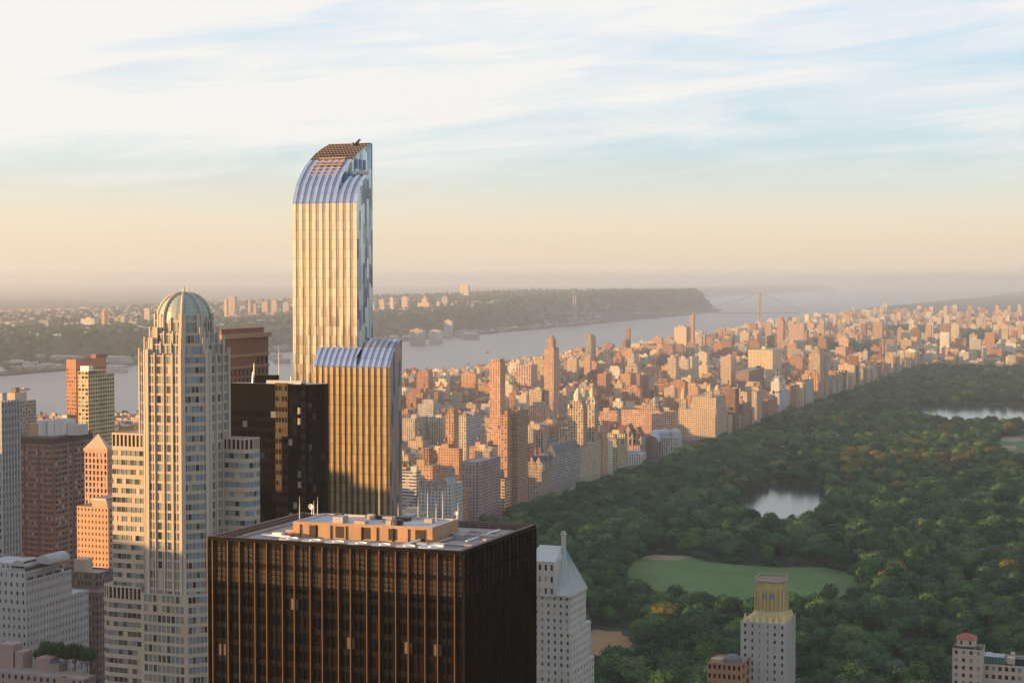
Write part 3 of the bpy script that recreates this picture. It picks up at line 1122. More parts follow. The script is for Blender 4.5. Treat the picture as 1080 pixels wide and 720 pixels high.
# west wing (lit) and its broader base, east wing (in the tower's shade), lower south bay
yw = S0.y + 2.5
xa, xb = on_y(118, 470, yw).x, on_y(151.5, 470, yw).x
wing([(xa, yw), (xb, yw), (xb, yw + 18), (xa - 0.0, yw + 18), (xa - 1.5, yw + 9)], zy(457, (CY * yw - SY * xb), 135), 80, [(G_MID, 26), (G_SKY, 34), (G_BLIND, 26), (G_GREEN, 20), (G_DARK, 6)])
xa2 = on_y(103, 640, yw - 1.2).x
xb2 = on_y(149, 640, yw - 1.2).x
wing([(xa2, yw + 2.6), (xa2 + 1.6, yw + .2), (xa2 + 4.4, yw - 1.2), (xb2, yw - 1.2), (xb2, yw + 19), (xa2, yw + 19)], zy(618, CY * yw - SY * xb2, 125), 80, [(G_MID, 36), (G_SKY, 34), (G_BLIND, 14), (G_GREEN, 20), (G_DARK, 10)], fronts=(0, 1, 2, 5))
ye_ = S1.y + 9.5
xe0, xe1 = S1.x - 2.0, on_y(258, 480, ye_).x
re = on_x(274, 480, xe1 + 2.2)
wing([(xe0, ye_), (xe1, ye_), (xe1 + 2.2, ye_ + 2.2), (xe1 + 2.2, max(re.y, ye_ + 6)), (xe0, max(re.y, ye_ + 6))], zy(462, CY * ye_ - SY * xe1, 245), 80, [(G_BLUE, 34), (G_SKY, 40), (G_GREEN, 14), (G_DARK, 9), (G_BLIND, 8)], crown=3.4, fronts=(0, 1, 2))
mb = MB()
b0, b1 = Vector((on_y(149, 650, S0.y - 1.3).x, S0.y - 1.3)), Vector((on_y(197, 650, S0.y - 1.3).x, S0.y - 1.3))
b2_, b3 = b1 + Vector((Lc, Lc)), Vector((b0.x, S0.y + 8))
zlow_ = zy(628, 558)
grid_face(mb, panes, b0, b1, 60, zlow_, 9, 3.25, 0.78, 0.70, 0.2, 0, pk_s, zlow=80, margin=0.9)
grid_face(mb, panes, b1, b2_, 60, zlow_, 6, 3.25, 0.86, 0.62, 0.2, 0, pk_b, zlow=80, margin=0.5)
mb.wall(b3, b0, 60, zlow_)
mb.face([(b0.x, b0.y, zlow_), (b1.x, b1.y, zlow_), (b2_.x, b2_.y, zlow_), (b3.x, b3.y, zlow_)], 1)
mb.build('bay', [STONE, ROOF[0]], T)
put_windows(panes, T)

# ------------------------------------------------------------------ hero: tall curved glass tower
def curtain(name, light, dark, rough=0.13, metal=0.75, lines=0.28, vline=0.14):
    m, nt, b = _nt(name)
    nb = NB(nt)
    uv = nt.nodes.new('ShaderNodeUVMap')
    sep = nt.nodes.new('ShaderNodeSeparateXYZ')
    nt.links.new(uv.outputs[0], sep.inputs[0])
    fv = nb.math('FRACT', sep.outputs[1])
    ln = nb.math('LESS_THAN', fv, vline)
    cell = nt.nodes.new('ShaderNodeCombineXYZ')
    nt.links.new(nb.math('FLOOR', nb.math('MULTIPLY', sep.outputs[0], 2.0)), cell.inputs[0])
    nt.links.new(nb.math('FLOOR', sep.outputs[1]), cell.inputs[1])
    oi = nt.nodes.new('ShaderNodeObjectInfo')
    nt.links.new(oi.outputs['Random'], cell.inputs[2])
    wn = nt.nodes.new('ShaderNodeTexWhiteNoise')
    nt.links.new(cell.outputs[0], wn.inputs[0])
    c = nb.mix(wn.outputs['Value'], light, dark)
    vl = nb.math('LESS_THAN', nb.math('FRACT', nb.math('MULTIPLY', sep.outputs[0], 2.0)), 0.14)
    ln = nb.math('MAXIMUM', ln, vl)
    c = nb.mix(nb.math('MULTIPLY', ln, lines), c, tuple(x * 0.6 for x in dark))
    nt.links.new(c, b.inputs['Base Color'])
    b.inputs['Metallic'].default_value = metal
    tilt(nt, cell.outputs[0], 0.05, b)
    nt.links.new(nb.math('MULTIPLY_ADD', wn.outputs['Value'], 0.10, rough - 0.05), b.inputs['Roughness'])
    MATS[name] = m
    return m


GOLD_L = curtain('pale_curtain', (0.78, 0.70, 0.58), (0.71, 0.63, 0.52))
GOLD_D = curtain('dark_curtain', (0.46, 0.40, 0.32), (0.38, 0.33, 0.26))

SKYREFL_L = curtain('sky_reflection_light', (0.72, 0.73, 0.76), (0.64, 0.65, 0.69), metal=0.9, rough=0.1)  # silver-blue sky reflection painted into the glass colour of the curved tops
SKYREFL_D = curtain('sky_reflection_dark', (0.40, 0.42, 0.49), (0.33, 0.35, 0.42), metal=0.9, rough=0.1)
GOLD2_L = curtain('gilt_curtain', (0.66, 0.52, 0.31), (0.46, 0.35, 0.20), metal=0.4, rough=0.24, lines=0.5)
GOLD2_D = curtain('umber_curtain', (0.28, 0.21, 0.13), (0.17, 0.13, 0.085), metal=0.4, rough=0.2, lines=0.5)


def mosaic_mat(name, cols, bw, bh, metal=0.7):
    m, nt, b = _nt(name)
    nb = NB(nt)
    uv = nt.nodes.new('ShaderNodeUVMap')
    sep = nt.nodes.new('ShaderNodeSeparateXYZ')
    nt.links.new(uv.outputs[0], sep.inputs[0])
    cu = nb.math('FLOOR', nb.math('DIVIDE', sep.outputs[0], bw))
    cell = nt.nodes.new('ShaderNodeCombineXYZ')
    wn0 = nt.nodes.new('ShaderNodeTexWhiteNoise')
    wn0.noise_dimensions = '1D'
    nt.links.new(cu, wn0.inputs['W'])
    nt.links.new(cu, cell.inputs[0])
    nt.links.new(nb.math('FLOOR', nb.math('ADD', nb.math('DIVIDE', sep.outputs[1], bh), wn0.outputs['Value'])), cell.inputs[1])
    wn = nt.nodes.new('ShaderNodeTexWhiteNoise')
    nt.links.new(cell.outputs[0], wn.inputs[0])
    n = len(cols)
    c = nb.ramp(wn.outputs['Value'], [(i / n, x) for i, x in enumerate(cols)], 'CONSTANT')
    nt.links.new(c, b.inputs['Base Color'])
    b.inputs['Metallic'].default_value = metal
    b.inputs['Roughness'].default_value = 0.22
    MATS[name] = m
    return m


MOSAIC = mosaic_mat('mosaic_glass', [(0.30, 0.42, 0.50), (0.50, 0.62, 0.68), (0.12, 0.16, 0.22), (0.40, 0.52, 0.60), (0.22, 0.30, 0.38), (0.62, 0.70, 0.74)], 1.7, 7.5)
MOSAIC2 = mosaic_mat('sun_reflection_mosaic', [(0.55, 0.40, 0.33), (0.40, 0.40, 0.42), (0.66, 0.50, 0.42), (0.20, 0.20, 0.22), (0.50, 0.44, 0.42)], 1.6, 9.0)  # sunlit reflections painted into the side glass as orange and pink panes
LATT = M('brown_lattice', (0.17, 0.13, 0.115), 0.6, 0.3, var=0.4, scale=0.6)
LATTB = M('blue_lattice', (0.10, 0.14, 0.24), 0.4, 0.5, var=0.3, scale=0.6)

D1 = 650.0
sA0, sA1, sB1 = at(309.5, 400, D1), at(355, 400, D1), at(377, 400, D1)
Y1 = sA0.y
xA0, xA1, xB1 = sA0.x, on_y(355, 400, Y1).x, on_y(377, 400, Y1).x
T = thing('glass_skyscraper', 'tallest tower, slender striped glass with a curved rolling top, gold below and blue above', 'skyscraper', (xA0, Y1, 0))
profA = []
for px, py in ((309.6, 215), (310.4, 205.5), (312.6, 196), (316.2, 186.5), (321.0, 177), (326.6, 169.6), (333.0, 162.5), (340.0, 157), (347.5, 152.6)):
    p = on_x(px, py, xA0)
    profA.append((p.y, p.z))
profA[0] = (Y1, profA[0][1])
for i in range(1, len(profA)):
    profA[i] = (max(profA[i][0], profA[i - 1][0] + 0.4), profA[i][1])
yA = profA[-1][0] + 1.0
zA = profA[-1][1]
profB = [(Y1 + (y - Y1) * 0.42, profA[0][1] + (z - profA[0][1]) * 0.5) for y, z in profA]


def strips(parent, x0, x1, n, profile, zlow, y0, lightm=GOLD_L, darkm=GOLD_D, name='glass_strip', first=0):
    """vertical glass strips, light ones standing proud of the dark ones, that run up and roll back over the top"""
    full = [(y0, zlow)] + profile
    for i in range(n):
        a, b2 = x0 + (x1 - x0) * i / n, x0 + (x1 - x0) * (i + 1) / n
        odd = (i + first) % 2
        k = 0.0 if odd else 0.28
        mb = MB()
        run = 0
        pr = []
        for j, (y, z) in enumerate(full):
            # offset outwards along the local normal
            ja, jb = max(j - 1, 0), min(j + 1, len(full) - 1)
            t_ = Vector((full[jb][0] - full[ja][0], full[jb][1] - full[ja][1])).normalized()
            pr.append((y - t_.y * k, z + t_.x * k))
        for j in range(len(pr) - 1):
            (ya, za), (yb, zb_) = pr[j], pr[j + 1]
            L = math.hypot(yb - ya, zb_ - za) / 3.6
            mb.face([(a, ya, za), (b2, ya, za), (b2, yb, zb_), (a, yb, zb_)], 0, [(0, run), (1, run), (1, run + L), (0, run + L)])
            if k:
                (ca, da), (cb_, db) = full[j], full[j + 1]
                mb.face([(a, ca, da), (a, ya, za), (a, yb, zb_), (a, cb_, db)], 0)
                mb.face([(b2, ya, za), (b2, ca, da), (b2, cb_, db), (b2, yb, zb_)], 0)
            run += L
        o = mb.build(name, [darkm if odd else lightm], parent)
        for p in o.data.polygons:
            p.use_smooth = True


def side_wall(mb, x, profile, y0, yn, zlow, mi=0, flip=False):
    pts = [(y0, zlow)] + profile + [(yn, profile[-1][1]), (yn, zlow)]
    f = [(x, y, z) for y, z in pts]
    uv = [(y - y0, z) for y, z in pts]
    if flip:
        f, uv = f[::-1], uv[::-1]
    mb.face(f, mi, uv)


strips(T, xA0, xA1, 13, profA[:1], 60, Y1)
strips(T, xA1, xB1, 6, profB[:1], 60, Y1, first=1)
strips(T, xA0, xA1, 13, profA[1:6], profA[0][1], Y1, SKYREFL_L, SKYREFL_D, name='roof_strip')
strips(T, xA1, xB1, 6, profB[1:], profB[0][1], Y1, SKYREFL_L, SKYREFL_D, first=1, name='roof_strip')
# crown: open screen above the last storey, brown plant behind it
mb = MB()
for (ya, za), (yb, zb_) in zip(profA[5:-1], profA[6:]):
    mb.face([(xA0 + .4, ya + .35, za - .1), (xA1 - .4, ya + .35, za - .1), (xA1 - .4, yb + .35, zb_ - .1), (xA0 + .4, yb + .35, zb_ - .1)])
mb.build('plant_deck', [DARKM], T)
prs = profA[5:]
for i in range(14):
    x = xA0 + (xA1 - xA0) * i / 13
    mb = MB()
    for (ya, za), (yb, zb_) in zip(prs[:-1], prs[1:]):
        mb.rod((x, ya, za), (x, yb, zb_), 0.22, None, 4, caps=False)
    mb.build('crown_rib', [LATT if 0 < i < 13 else STEEL], T)
for j in range(9):
    t_ = j / 8 * (len(prs) - 1)
    a = int(min(t_, len(prs) - 2))
    y = prs[a][0] + (prs[a + 1][0] - prs[a][0]) * (t_ - a)
    z = prs[a][1] + (prs[a + 1][1] - prs[a][1]) * (t_ - a)
    mb = MB()
    mb.rod((xA0, y, z + .05), (xA1, y, z + .05), 0.2, None, 4)
    mb.build('crown_rail', [LATT], T)
for j in range(6):
    y, z = profA[3][0] + 1.2 * j, profA[3][1] + 1.1 * j
    mb = MB()
    mb.box(xA0 + 3 + .4 * j, xA1 - 2.2, y + 0.4, y + 0.75, z + 0.35 + .25 * j, z + 0.75 + .25 * j)
    mb.build('crown_rail', [M('rust_rail', (0.28, 0.19, 0.15), 0.6, 0.2)], T)
mb = MB()
side_wall(mb, xA1, profA, Y1, yA, 60)
side_wall(mb, xA0, profA, Y1, yA, 60, flip=True)
mb.wall((xA1, yA), (xA0, yA), 60, zA, 0)
mb.face([(xA0, profA[-1][0], zA), (xA1, profA[-1][0], zA), (xA1, yA, zA), (xA0, yA, zA)])
mb.build('side_wall', [MOSAIC], T)
rB = on_x(389, 300, xB1)
yB = max(rB.y, Y1 + 6)
mb = MB()
side_wall(mb, xB1, [(min(y, yB - .1), z) for y, z in profB], Y1, yB, 60)
mb.wall((xB1, yB), (xA1, yB), 60, profB[-1][1], 0)
mb.face([(xA1, min(profB[-1][0], yB), profB[-1][1]), (xB1, min(profB[-1][0], yB), profB[-1][1]), (xB1, yB, profB[-1][1]), (xA1, yB, profB[-1][1])])
mb.build('side_wall', [MOSAIC], T)
# open lattice in the upper flank
mb = MB()
for j in range(5):
    y = Y1 + 9 + j * 3.6
    zt_ = np.interp(y, [p[0] for p in profA], [p[1] for p in profA]) - 1.5
    z = profB[-1][1] + 1.5
    while z + 3 < zt_:
        mb.box(xA1 + 0.02, xA1 + 0.10, y, y + 2.4, z, z + 3.8)
        z += 5.2
mb.build('lattice', [LATTB], T)
# window cleaning crane on the roof edge
c0, c1 = on_y(362, 163, yA - 4), on_y(378.5, 149, yA - 4)
mb = MB()
mb.rod(c0, c1, 0.55, 0.45, 6)
mb.rod(c0 + Vector((0, 0.8, 0.2)), c1 + Vector((0, .8, 0.9)), 0.25, None, 6)
for q in range(7):
    g = c0.lerp(c1, q / 6)
    mb.rod(g, g + Vector((.6, .8, 0.6)), 0.15, None, 5)
mb.rod(c0 + Vector((-.3, 0, -4.5)), c0 + Vector((-.3, 0, .6)), 0.8, None, 8)
mb.box(c0.x - 2.2, c0.x + 1.6, c0.y - 1.2, c0.y + 1.2, c0.z - 1.6, c0.z + .2)
mb.rod(c1 + Vector((-2.6, 0, -7)), c1 + Vector((-2.6, 0, -.5)), 0.5, None, 8)
mb.build('roof_crane', [DARKM], T)
# lower step of the same tower
D2 = 622.0
sC = at(411, 450, D2)
YC = sC.y
xC0, xC1, xC2 = on_y(331, 450, YC).x, on_y(376, 450, YC).x, on_y(411, 450, YC).x
profC = []
for px, py in ((411.0, 388), (412.2, 382), (414.0, 375.5), (417, 367.5), (420.5, 360.5), (423, 358)):
    p = on_x(px, py, xC2)
    profC.append((max(p.y, YC), p.z))
profC[0] = (YC, profC[0][1])
for i in range(1, len(profC)):
    profC[i] = (max(profC[i][0], profC[i - 1][0] + 0.3), profC[i][1])
cut = [p for p in profC if p[1] < at(376, 367, D2 + 6).z]
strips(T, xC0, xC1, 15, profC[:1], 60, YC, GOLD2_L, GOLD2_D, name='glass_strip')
strips(T, xC0, xC1, 15, cut[1:], profC[0][1], YC, SKYREFL_L, SKYREFL_D, name='roof_strip')
strips(T, xC1, xC2, 11, profC[1:], profC[0][1], YC, SKYREFL_L, SKYREFL_D, first=1, name='roof_strip')
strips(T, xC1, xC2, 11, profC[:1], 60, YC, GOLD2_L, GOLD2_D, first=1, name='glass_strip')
yCn = max(on_x(424, 400, xC2).y, profC[-1][0] + .3)
mb = MB()
side_wall(mb, xC2, profC, YC, yCn, 60)
mb.wall((xC2, yCn), (xC1, yCn), 60, profC[-1][1])
mb.face([(xC1, profC[-1][0], profC[-1][1]), (xC2, profC[-1][0], profC[-1][1]), (xC2, yCn, profC[-1][1]), (xC1, yCn, profC[-1][1])])
mb.build('side_wall', [MOSAIC2], T)
mb = MB()
side_wall(mb, xC0, cut, YC, Y1 + 3, 60, flip=True)
side_wall(mb, xC1, profC, YC, yCn, cut[-1][1] - 3, flip=True)
mb.face([(xC0, cut[-1][0], cut[-1][1]), (xC1, cut[-1][0], cut[-1][1]), (xC1, Y1 + 3, cut[-1][1]), (xC0, Y1 + 3, cut[-1][1])])
mb.build('side_wall', [MOSAIC], T)
g = on_y(393, 364, profC[4][0])
mb = MB()
mb.prism([(g.x - 1.2, g.y - 1), (g.x + 1.6, g.y - 1), (g.x + 1.6, g.y + 1), (g.x - 1.2, g.y + 1)], g.z - 1.0, g.z + 0.6)
mb.build('roof_vent', [WHITEM], T)

# ------------------------------------------------------------------ hero: black glass tower behind the domed one
BLKW = M('black_wall', (0.003, 0.003, 0.0035), 0.35, 0.0, var=0.3, scale=0.3, spec=0.03)
xw, xe, ys, yn, zt = corner_box(243, 325, 342.5, 405.5, 596)
ek = along(Vector((xe, ys)), Vector((0.5, 0.866)), 342.5, 405.5)
xk, yk = xe + .5 * ek, ys + .866 * ek
yn = yk + 2.5
T = thing('black_tower', 'square black glass tower with two brown stripes, right of the domed tower', 'office building', (xe, ys, 0))
panes = []
mb = MB()
segs = [(243, 291, 8, [(G_BLACK, 80), (G_DARK, 14), (G_MID, 6)]), (304, 318, 3, [(G_BLACK, 45), (G_BROWN, 20), (G_SKY, 12), (G_BLIND, 12)])]
xp = [on_y(p, 470, ys).x for p in (243, 291, 304, 318, 322.5, 325)]
grid_face(mb, panes, (xw, ys), (xp[1], ys), 60, zt - 9, 8, 3.7, 0.9, 0.6, 0.12, 0, [(G_BLACK, 84), (G_DARK, 12), (G_MID, 5), (G_SKY, 1.5)], zlow=95)
mb.wall((xw, ys), (xp[1], ys), zt - 9, zt)
grid_face(mb, panes, (xp[2], ys), (xp[3], ys), 60, zt, 3, 3.7, 0.88, 0.62, 0.12, 0, [(G_BLACK, 50), (G_BROWN, 20), (G_SKY, 12), (G_BLIND, 14)], zlow=95)
mb.wall((xp[4], ys), (xe, ys), 60, zt)
grid_face(mb, panes, (xe, ys), (xk, yk), 60, zt - 2, 4, 3.7, 0.9, 0.6, 0.12, 0, [(G_BLACK, 90), (G_DARK, 12), (G_MID, 2)], zlow=95)
mb.wall((xe, ys), (xk, yk), zt - 2, zt)
mb.wall((xk, yk), (xk, yn), 60, zt)
mb.wall((xk, yn), (xw, ys + 3.2), 60, zt)
mb.wall((xw, ys + 3.2), (xw, ys), 60, zt)
mb.wall((xw, ys), (xe, ys), 0, 60)
mb.face([(xw, ys, zt), (xe, ys, zt), (xk, yk, zt), (xk, yn, zt), (xw, ys + 3.2, zt)], 1)
mb.build('curtain_wall', [BLKW, ROOF[2]], T)
BRST = M('brown_stripe', (0.022, 0.012, 0.009), 0.5, 0.0, var=0.45, scale=0.35)
for a, b2, c in ((1, 2, 4), (3, 4, 2)):
    mb = MB()
    grid_face(mb, panes, (xp[a], ys - 0.35), (xp[b2], ys - 0.35), 60, zt + .4, c, 3.7, 0.72, 0.45, 0.1, 0, [(G_BROWN, 3), (BRST, 1)], zlow=95)
    mb.wall((xp[a], ys), (xp[a], ys - .35), 60, zt + .4)
    mb.wall((xp[b2], ys - .35), (xp[b2], ys), 60, zt + .4)
    mb.build('brown_stripe', [BRST], T)
put_windows(panes, T)
m0, m1 = at(279, 394, 612), at(305, 394, 612)
mb = MB()
mb.box(m0.x, m1.x, ys + 1.4, ys + 4.2, zt, m0.z)
mb.build('plant_room', [BLKW], T)
mb = MB()
mb.box(xw + 14, xe - 3, ys + .8, ys + 4.0, zt, zt + 1.2)
mb.build('roof_deck', [ROOF[2]], T)
for px, y0, r_ in ((294, 368, .12), (268, 383, .3), (267, 392, .6), (307, 397, .4), (318, 400, .3)):
    p = on_y(px, y0, ys + 3)
    mb = MB()
    mb.rod((p.x, p.y, zt), (p.x, p.y, p.z), r_, r_ * .5, 6)
    mb.build('antenna', [STEEL], T)

# ------------------------------------------------------------------ hero: red-brown slab behind the domed tower
xw, xe, ys, yn, zt = corner_box(222, 233, 283, 353.5, 652)
T = thing('brown_tower', 'red-brown brick slab with pale bands showing over the black glass tower', 'skyscraper', (xe, ys, 0))
RB = M('red_brown_brick', (0.25, 0.125, 0.09), 0.85, var=0.2, scale=0.2)
panes = []
mb = MB()
zc = [on_x(258, y, xe).z for y in (376, 388, 392, 400)]
mb.wall((xe, ys), (xe, yn), zc[0], zt)
w0 = ys + (yn - ys) * 0.72
mb.wall((xe, ys), (xe, w0), zc[1], zc[0])
grid_face(mb, panes, (xe, w0), (xe, yn), zc[1], zc[0], 3, zc[0] - zc[1], 0.6, 0.75, 0.4, 0, [(G_DARK, 1)])
grid_face(mb, panes, (xe, ys), (xe, yn), 60, zc[1], 12, 3.4, 0.55, 0.6, 0.3, 0, [(G_MID, 2), (G_DARK, 2)], zlow=120)
grid_face(mb, panes, (xw, ys), (xe, ys), 60, zt - 4, 4, 3.4, 0.5, 0.55, 0.3, 0, [(G_MID, 2), (G_DARK, 2)], zlow=120)
mb.wall((xw, ys), (xe, ys), zt - 4, zt)
mb.wall((xe, yn), (xw, yn), 60, zt)
mb.wall((xw, yn), (xw, ys), 60, zt)
mb.face([(xw, ys, zt), (xe, ys, zt), (xe, yn, zt), (xw, yn, zt)], 1)
mb.build('walls', [RB, ROOF[0]], T)
put_windows(panes, T)
for z0, h, k in ((zt - 1.6, 1.8, .9), (zc[0], 1.0, .35), (zc[1], 0.9, .35)):
    mb = MB()
    mb.box(xw - k, xe + k, ys - k, yn + k, z0, z0 + h)
    mb.build('cornice', [M('cornice_stone', (0.42, 0.24, 0.17), 0.8)], T)
mb = MB()
mb.box(xw + 1, xe - 1, ys + 2, yn - 2, zt, zt + 2.2)
mb.build('bulkhead', [RB], T)


# ------------------------------------------------------------------ the buildings at the west edge
def tower(name, label, cat, px, wallm, colsS, colsE, flo, fx, fy, picks, zlow=60, roofm=None, rec=0.3, parapet=0.8, depth=25, zbase=0.0, gap=0.0):
    xw, xe, ys, yn, zt = corner_box(*px, depth=depth)
    T = thing(name, label, cat, (xe, ys, zbase))
    panes = []
    mb = MB()
    zt2 = zt - gap
    grid_face(mb, panes, (xw, ys), (xe, ys), zbase, zt2, colsS, flo, fx, fy, rec, 0, picks, zlow=max(zlow, zbase))
    grid_face(mb, panes, (xe, ys), (xe, yn), zbase, zt2, colsE, flo, fx, fy, rec, 0, picks, zlow=max(zlow, zbase))
    if gap:
        mb.wall((xw, ys), (xe, ys), zt2, zt)
        mb.wall((xe, ys), (xe, yn), zt2, zt)
    mb.wall((xe, yn), (xw, yn), zbase, zt)
    mb.wall((xw, yn), (xw, ys), zbase, zt)
    mb.face([(xw, ys, zt - parapet), (xe, ys, zt - parapet), (xe, yn, zt - parapet), (xw, yn, zt - parapet)], 1)
    mb.build('walls', [wallm, roofm or ROOF[0]], T)
    return T, panes, (xw, xe, ys, yn, zt)


def add_box(T, name, x0, x1, y0, y1, z0, z1, m):
    mb = MB()
    mb.box(x0, x1, y0, y1, z0, z1)
    return mb.build(name, [m], T)


GREYC = M('grey_concrete', (0.36, 0.36, 0.36), 0.85, var=0.18, scale=0.15)
PALEC = M('pale_brick', (0.50, 0.49, 0.48), 0.85, var=0.18, scale=0.15)
BRNB = M('brown_brick', (0.20, 0.125, 0.105), 0.85, var=0.25, scale=0.15)
ORB = M('orange_brick', (0.40, 0.20, 0.11), 0.85, var=0.2, scale=0.15)
PKB = M('pink_brick', (0.48, 0.30, 0.22), 0.85, var=0.2, scale=0.15)
TANB = M('tan_brick', (0.45, 0.35, 0.26), 0.85, var=0.2, scale=0.15)
LIMEB = M('limestone', (0.48, 0.44, 0.38), 0.85, var=0.2, scale=0.12)
pk_d = [(G_DARK, 60), (G_MID, 26), (G_BLIND, 10)]

T, panes, (xw, xe, ys, yn, zt) = tower('apartment_tower', 'pale grey concrete tower cut by the left border, with upright rows of windows', 'apartment tower', (-40, 1, 20, 424, 800), GREYC, 8, 6, 3.3, 0.5, 0.62, pk_d, zlow=95)
put_windows(panes, T)
for i in range(7):
    y = ys + (yn - ys) * i / 6
    add_box(T, 'pier', xe, xe + 0.5, y - .35, y + .35, 60, zt + .6, GREYC)
add_box(T, 'bulkhead', xw + 6, xe - 3, ys + 5, yn - 5, zt - .8, zt + 4, GREYC)

T, panes, (xw, xe, ys, yn, zt) = tower('apartment_tower', 'plain grey-brown apartment house with a sunlit rooftop hut, far left before the river', 'apartment tower', (-14, 12, 38, 424, 1600), M('grey_brown_brick', (0.26, 0.23, 0.20), 0.85), 7, 9, 3.2, 0.5, 0.5, pk_d, zlow=60)
put_windows(panes, T)
add_box(T, 'bulkhead', xe - 12, xe - 2, ys + 8, ys + 26, zt - .8, zt + 8, TANB)
add_box(T, 'water_tank', xe - 9, xe - 4, ys + 12, ys + 18, zt + 8, zt + 13, WOODT)
add_box(T, 'pier', xe - .5, xe + .5, ys - .5, ys + .5, 0, zt + .5, GREYC)

T, panes, (xw, xe, ys, yn, zt) = tower('apartment_tower', 'tall orange brick slab with a dark brown flank standing against the river', 'apartment tower', (70, 80, 112, 379, 1400), ORB, 4, 14, 3.2, 0.45, 0.5, [(G_DARK, 3), (G_BLIND, 2)], zlow=60, gap=7)
put_windows(panes, T)
add_box(T, 'bulkhead', xw + 3, xe - 1, ys + 30, ys + 46, zt - .8, zt + 3, RB)
xw2, xe2, ys2, yn2, zt2 = corner_box(82, 93, 121, 391.5, 1360)
pp = []
mb = MB()
grid_face(mb, pp, (xw2, ys2), (xe2, ys2), 0, zt2, 3, 3.3, 0.7, 0.6, 0.3, 0, [(G_BLIND, 2), (G_DARK, 2), (G_SKY, 1)], zlow=60)
grid_face(mb, pp, (xe2, ys2), (xe2, ys + 6), 0, zt2 - 3, 11, 3.3, 0.75, 0.5, 0.5, 0, [(G_MID, 3), (G_DARK, 3), (G_SKY, 1)], zlow=60)
mb.wall((xw2, ys), (xw2, ys2), 0, zt2)
mb.face([(xw2, ys2, zt2), (xe2, ys2, zt2), (xe2, ys, zt2), (xw2, ys, zt2)], 1)
T2 = thing('apartment_tower', 'narrow yellow-fronted tower with a brown side and balconies, in front of the orange slab', 'apartment tower', (xe2, ys2, 0))
mb.build('walls', [M('yellow_brick', (0.50, 0.40, 0.22), 0.85), ROOF[0]], T2)
put_windows(pp, T2)
add_box(T2, 'bulkhead', xw2 + 1, xe2 - 1, ys2 + 2, ys2 + 8, zt2, zt2 + 4, WHITEM)
for i in range(14):
    z = zt2 - 8 - i * 6.6
    add_box(T2, 'balcony', xe2, xe2 + 1.3, ys2 + 16, ys2 + 24, z, z + 1.2, BRNB)

# brown slab tower, shaded by an unseen tower added to the west
DD = 950.0
r_ = at(56, 460, DD)
zt = r_.z
u1 = Vector((1.0, 0.0))
u2 = Vector((0.0, 1.0))


B0 = Vector((r_.x, r_.y))
la = along(B0, -u1, 18, 462)
lb = along(B0, u2, 97, 462)
if not (8 < lb < 90):
    lb = 40
BA, BC = B0 - u1 * la, B0 + u2 * lb
BD = BA + u2 * lb
T = thing('apartment_tower', 'wide dark brown brick tower with banded windows and pale rooftop drums', 'apartment tower', (B0.x, B0.y, 0))
panes = []
mb = MB()
n_bay = 4
for (a, b2, n) in ((BA, B0, 5), (B0, BC, 4)):
    for i in range(n):
        p, q = a.lerp(b2, i / n), a.lerp(b2, (i + 1) / n)
        d = (q - p).normalized()
        nr = Vector((d.y, -d.x))
        k = 0.9 if i % 2 == 0 else 0.0
        p2_, q2_ = p + nr * k, q + nr * k
        grid_face(mb, panes, p2_, q2_, 0, zt - 5, 3 if k else 2, 3.05, 0.78 if k else 0.5, 0.46, 0.35, 0, [(G_DARK, 60), (G_MID, 20), (G_BLIND, 12)], zlow=70, tint=(.2, .12, .1))
        if k:
            mb.wall(p, p2_, 0, zt - 5)
            mb.wall(q2_, q, 0, zt - 5)
        mb.wall(p, q, zt - 5, zt)
mb.wall(BC, BD, 0, zt)
mb.wall(BD, BA, 0, zt)
mb.face([(p.x, p.y, zt - .5) for p in (BA, B0, BC, BD)], 1)
mb.build('walls', [BRNB, ROOF[0]], T)
put_windows(panes, T)
cc = (BA + B0 + BC + BD) / 4
mb = MB()
pts = [cc + (p - cc) * 1.03 for p in (BA, B0, BC, BD)]
mb.prism([tuple(p) for p in pts], zt - 4.2, zt - 1.2, 0, 0, bottom=True)
mb.build('cornice', [DARKM], T)
for px, py, rr, m_ in ((38, 446, 3.6, BUFF), (46, 443, 3.8, PALEC)):
    p = at(px, py, DD + 16)
    mb = MB()
    mb.rod((p.x, p.y, zt - .5), (p.x, p.y, p.z), rr, None, 20)
    mb.build('roof_drum', [m_], T)
for x0, x1, py, m_ in ((50, 57, 443, PALEC), (57.5, 64, 442, PALEC), (64.5, 70, 443, PALEC), (71, 83, 448, ROOF[2])):
    p, q = at(x0, py, DD + 12), at(x1, py, DD + 12)
    mb = MB()
    mb.prism([tuple(p.xy), tuple(q.xy), tuple((q.xy + u2 * 9)), tuple((p.xy + u2 * 9))], zt - .5, p.z, 0, 0)
    mb.build('bulkhead', [m_], T)

# orange tower with the pyramid roof, and the sunlit block below it
T, panes, (xw, xe, ys, yn, zt) = tower('apartment_tower', 'pink brick tower under a small pale pyramid roof, left of the domed tower', 'apartment tower', (89, 113, 118.5, 473, 905), PKB, 6, 5, 3.2, 0.5, 0.66, [(G_DARK, 5), (G_BROWN, 3), (G_BLIND, 1)], zlow=70, gap=2)
put_windows(panes, T)
apex = at(104, 457, 905 + 6)
mb = MB()
cx, cy = (xw + xe) / 2, (ys + yn) / 2
for a, b2 in (((xw, ys), (xe, ys)), ((xe, ys), (xe, yn)), ((xe, yn), (xw, yn)), ((xw, yn), (xw, ys))):
    mb.face([(*a, zt), (*b2, zt), (cx, cy, apex.z)])
mb.build('roof', [TANB], T)
mb = MB()
mb.box(xw - .5, xe + .5, ys - .5, yn + .5, zt - 1.4, zt - .2)
mb.build('cornice', [PKB], T)
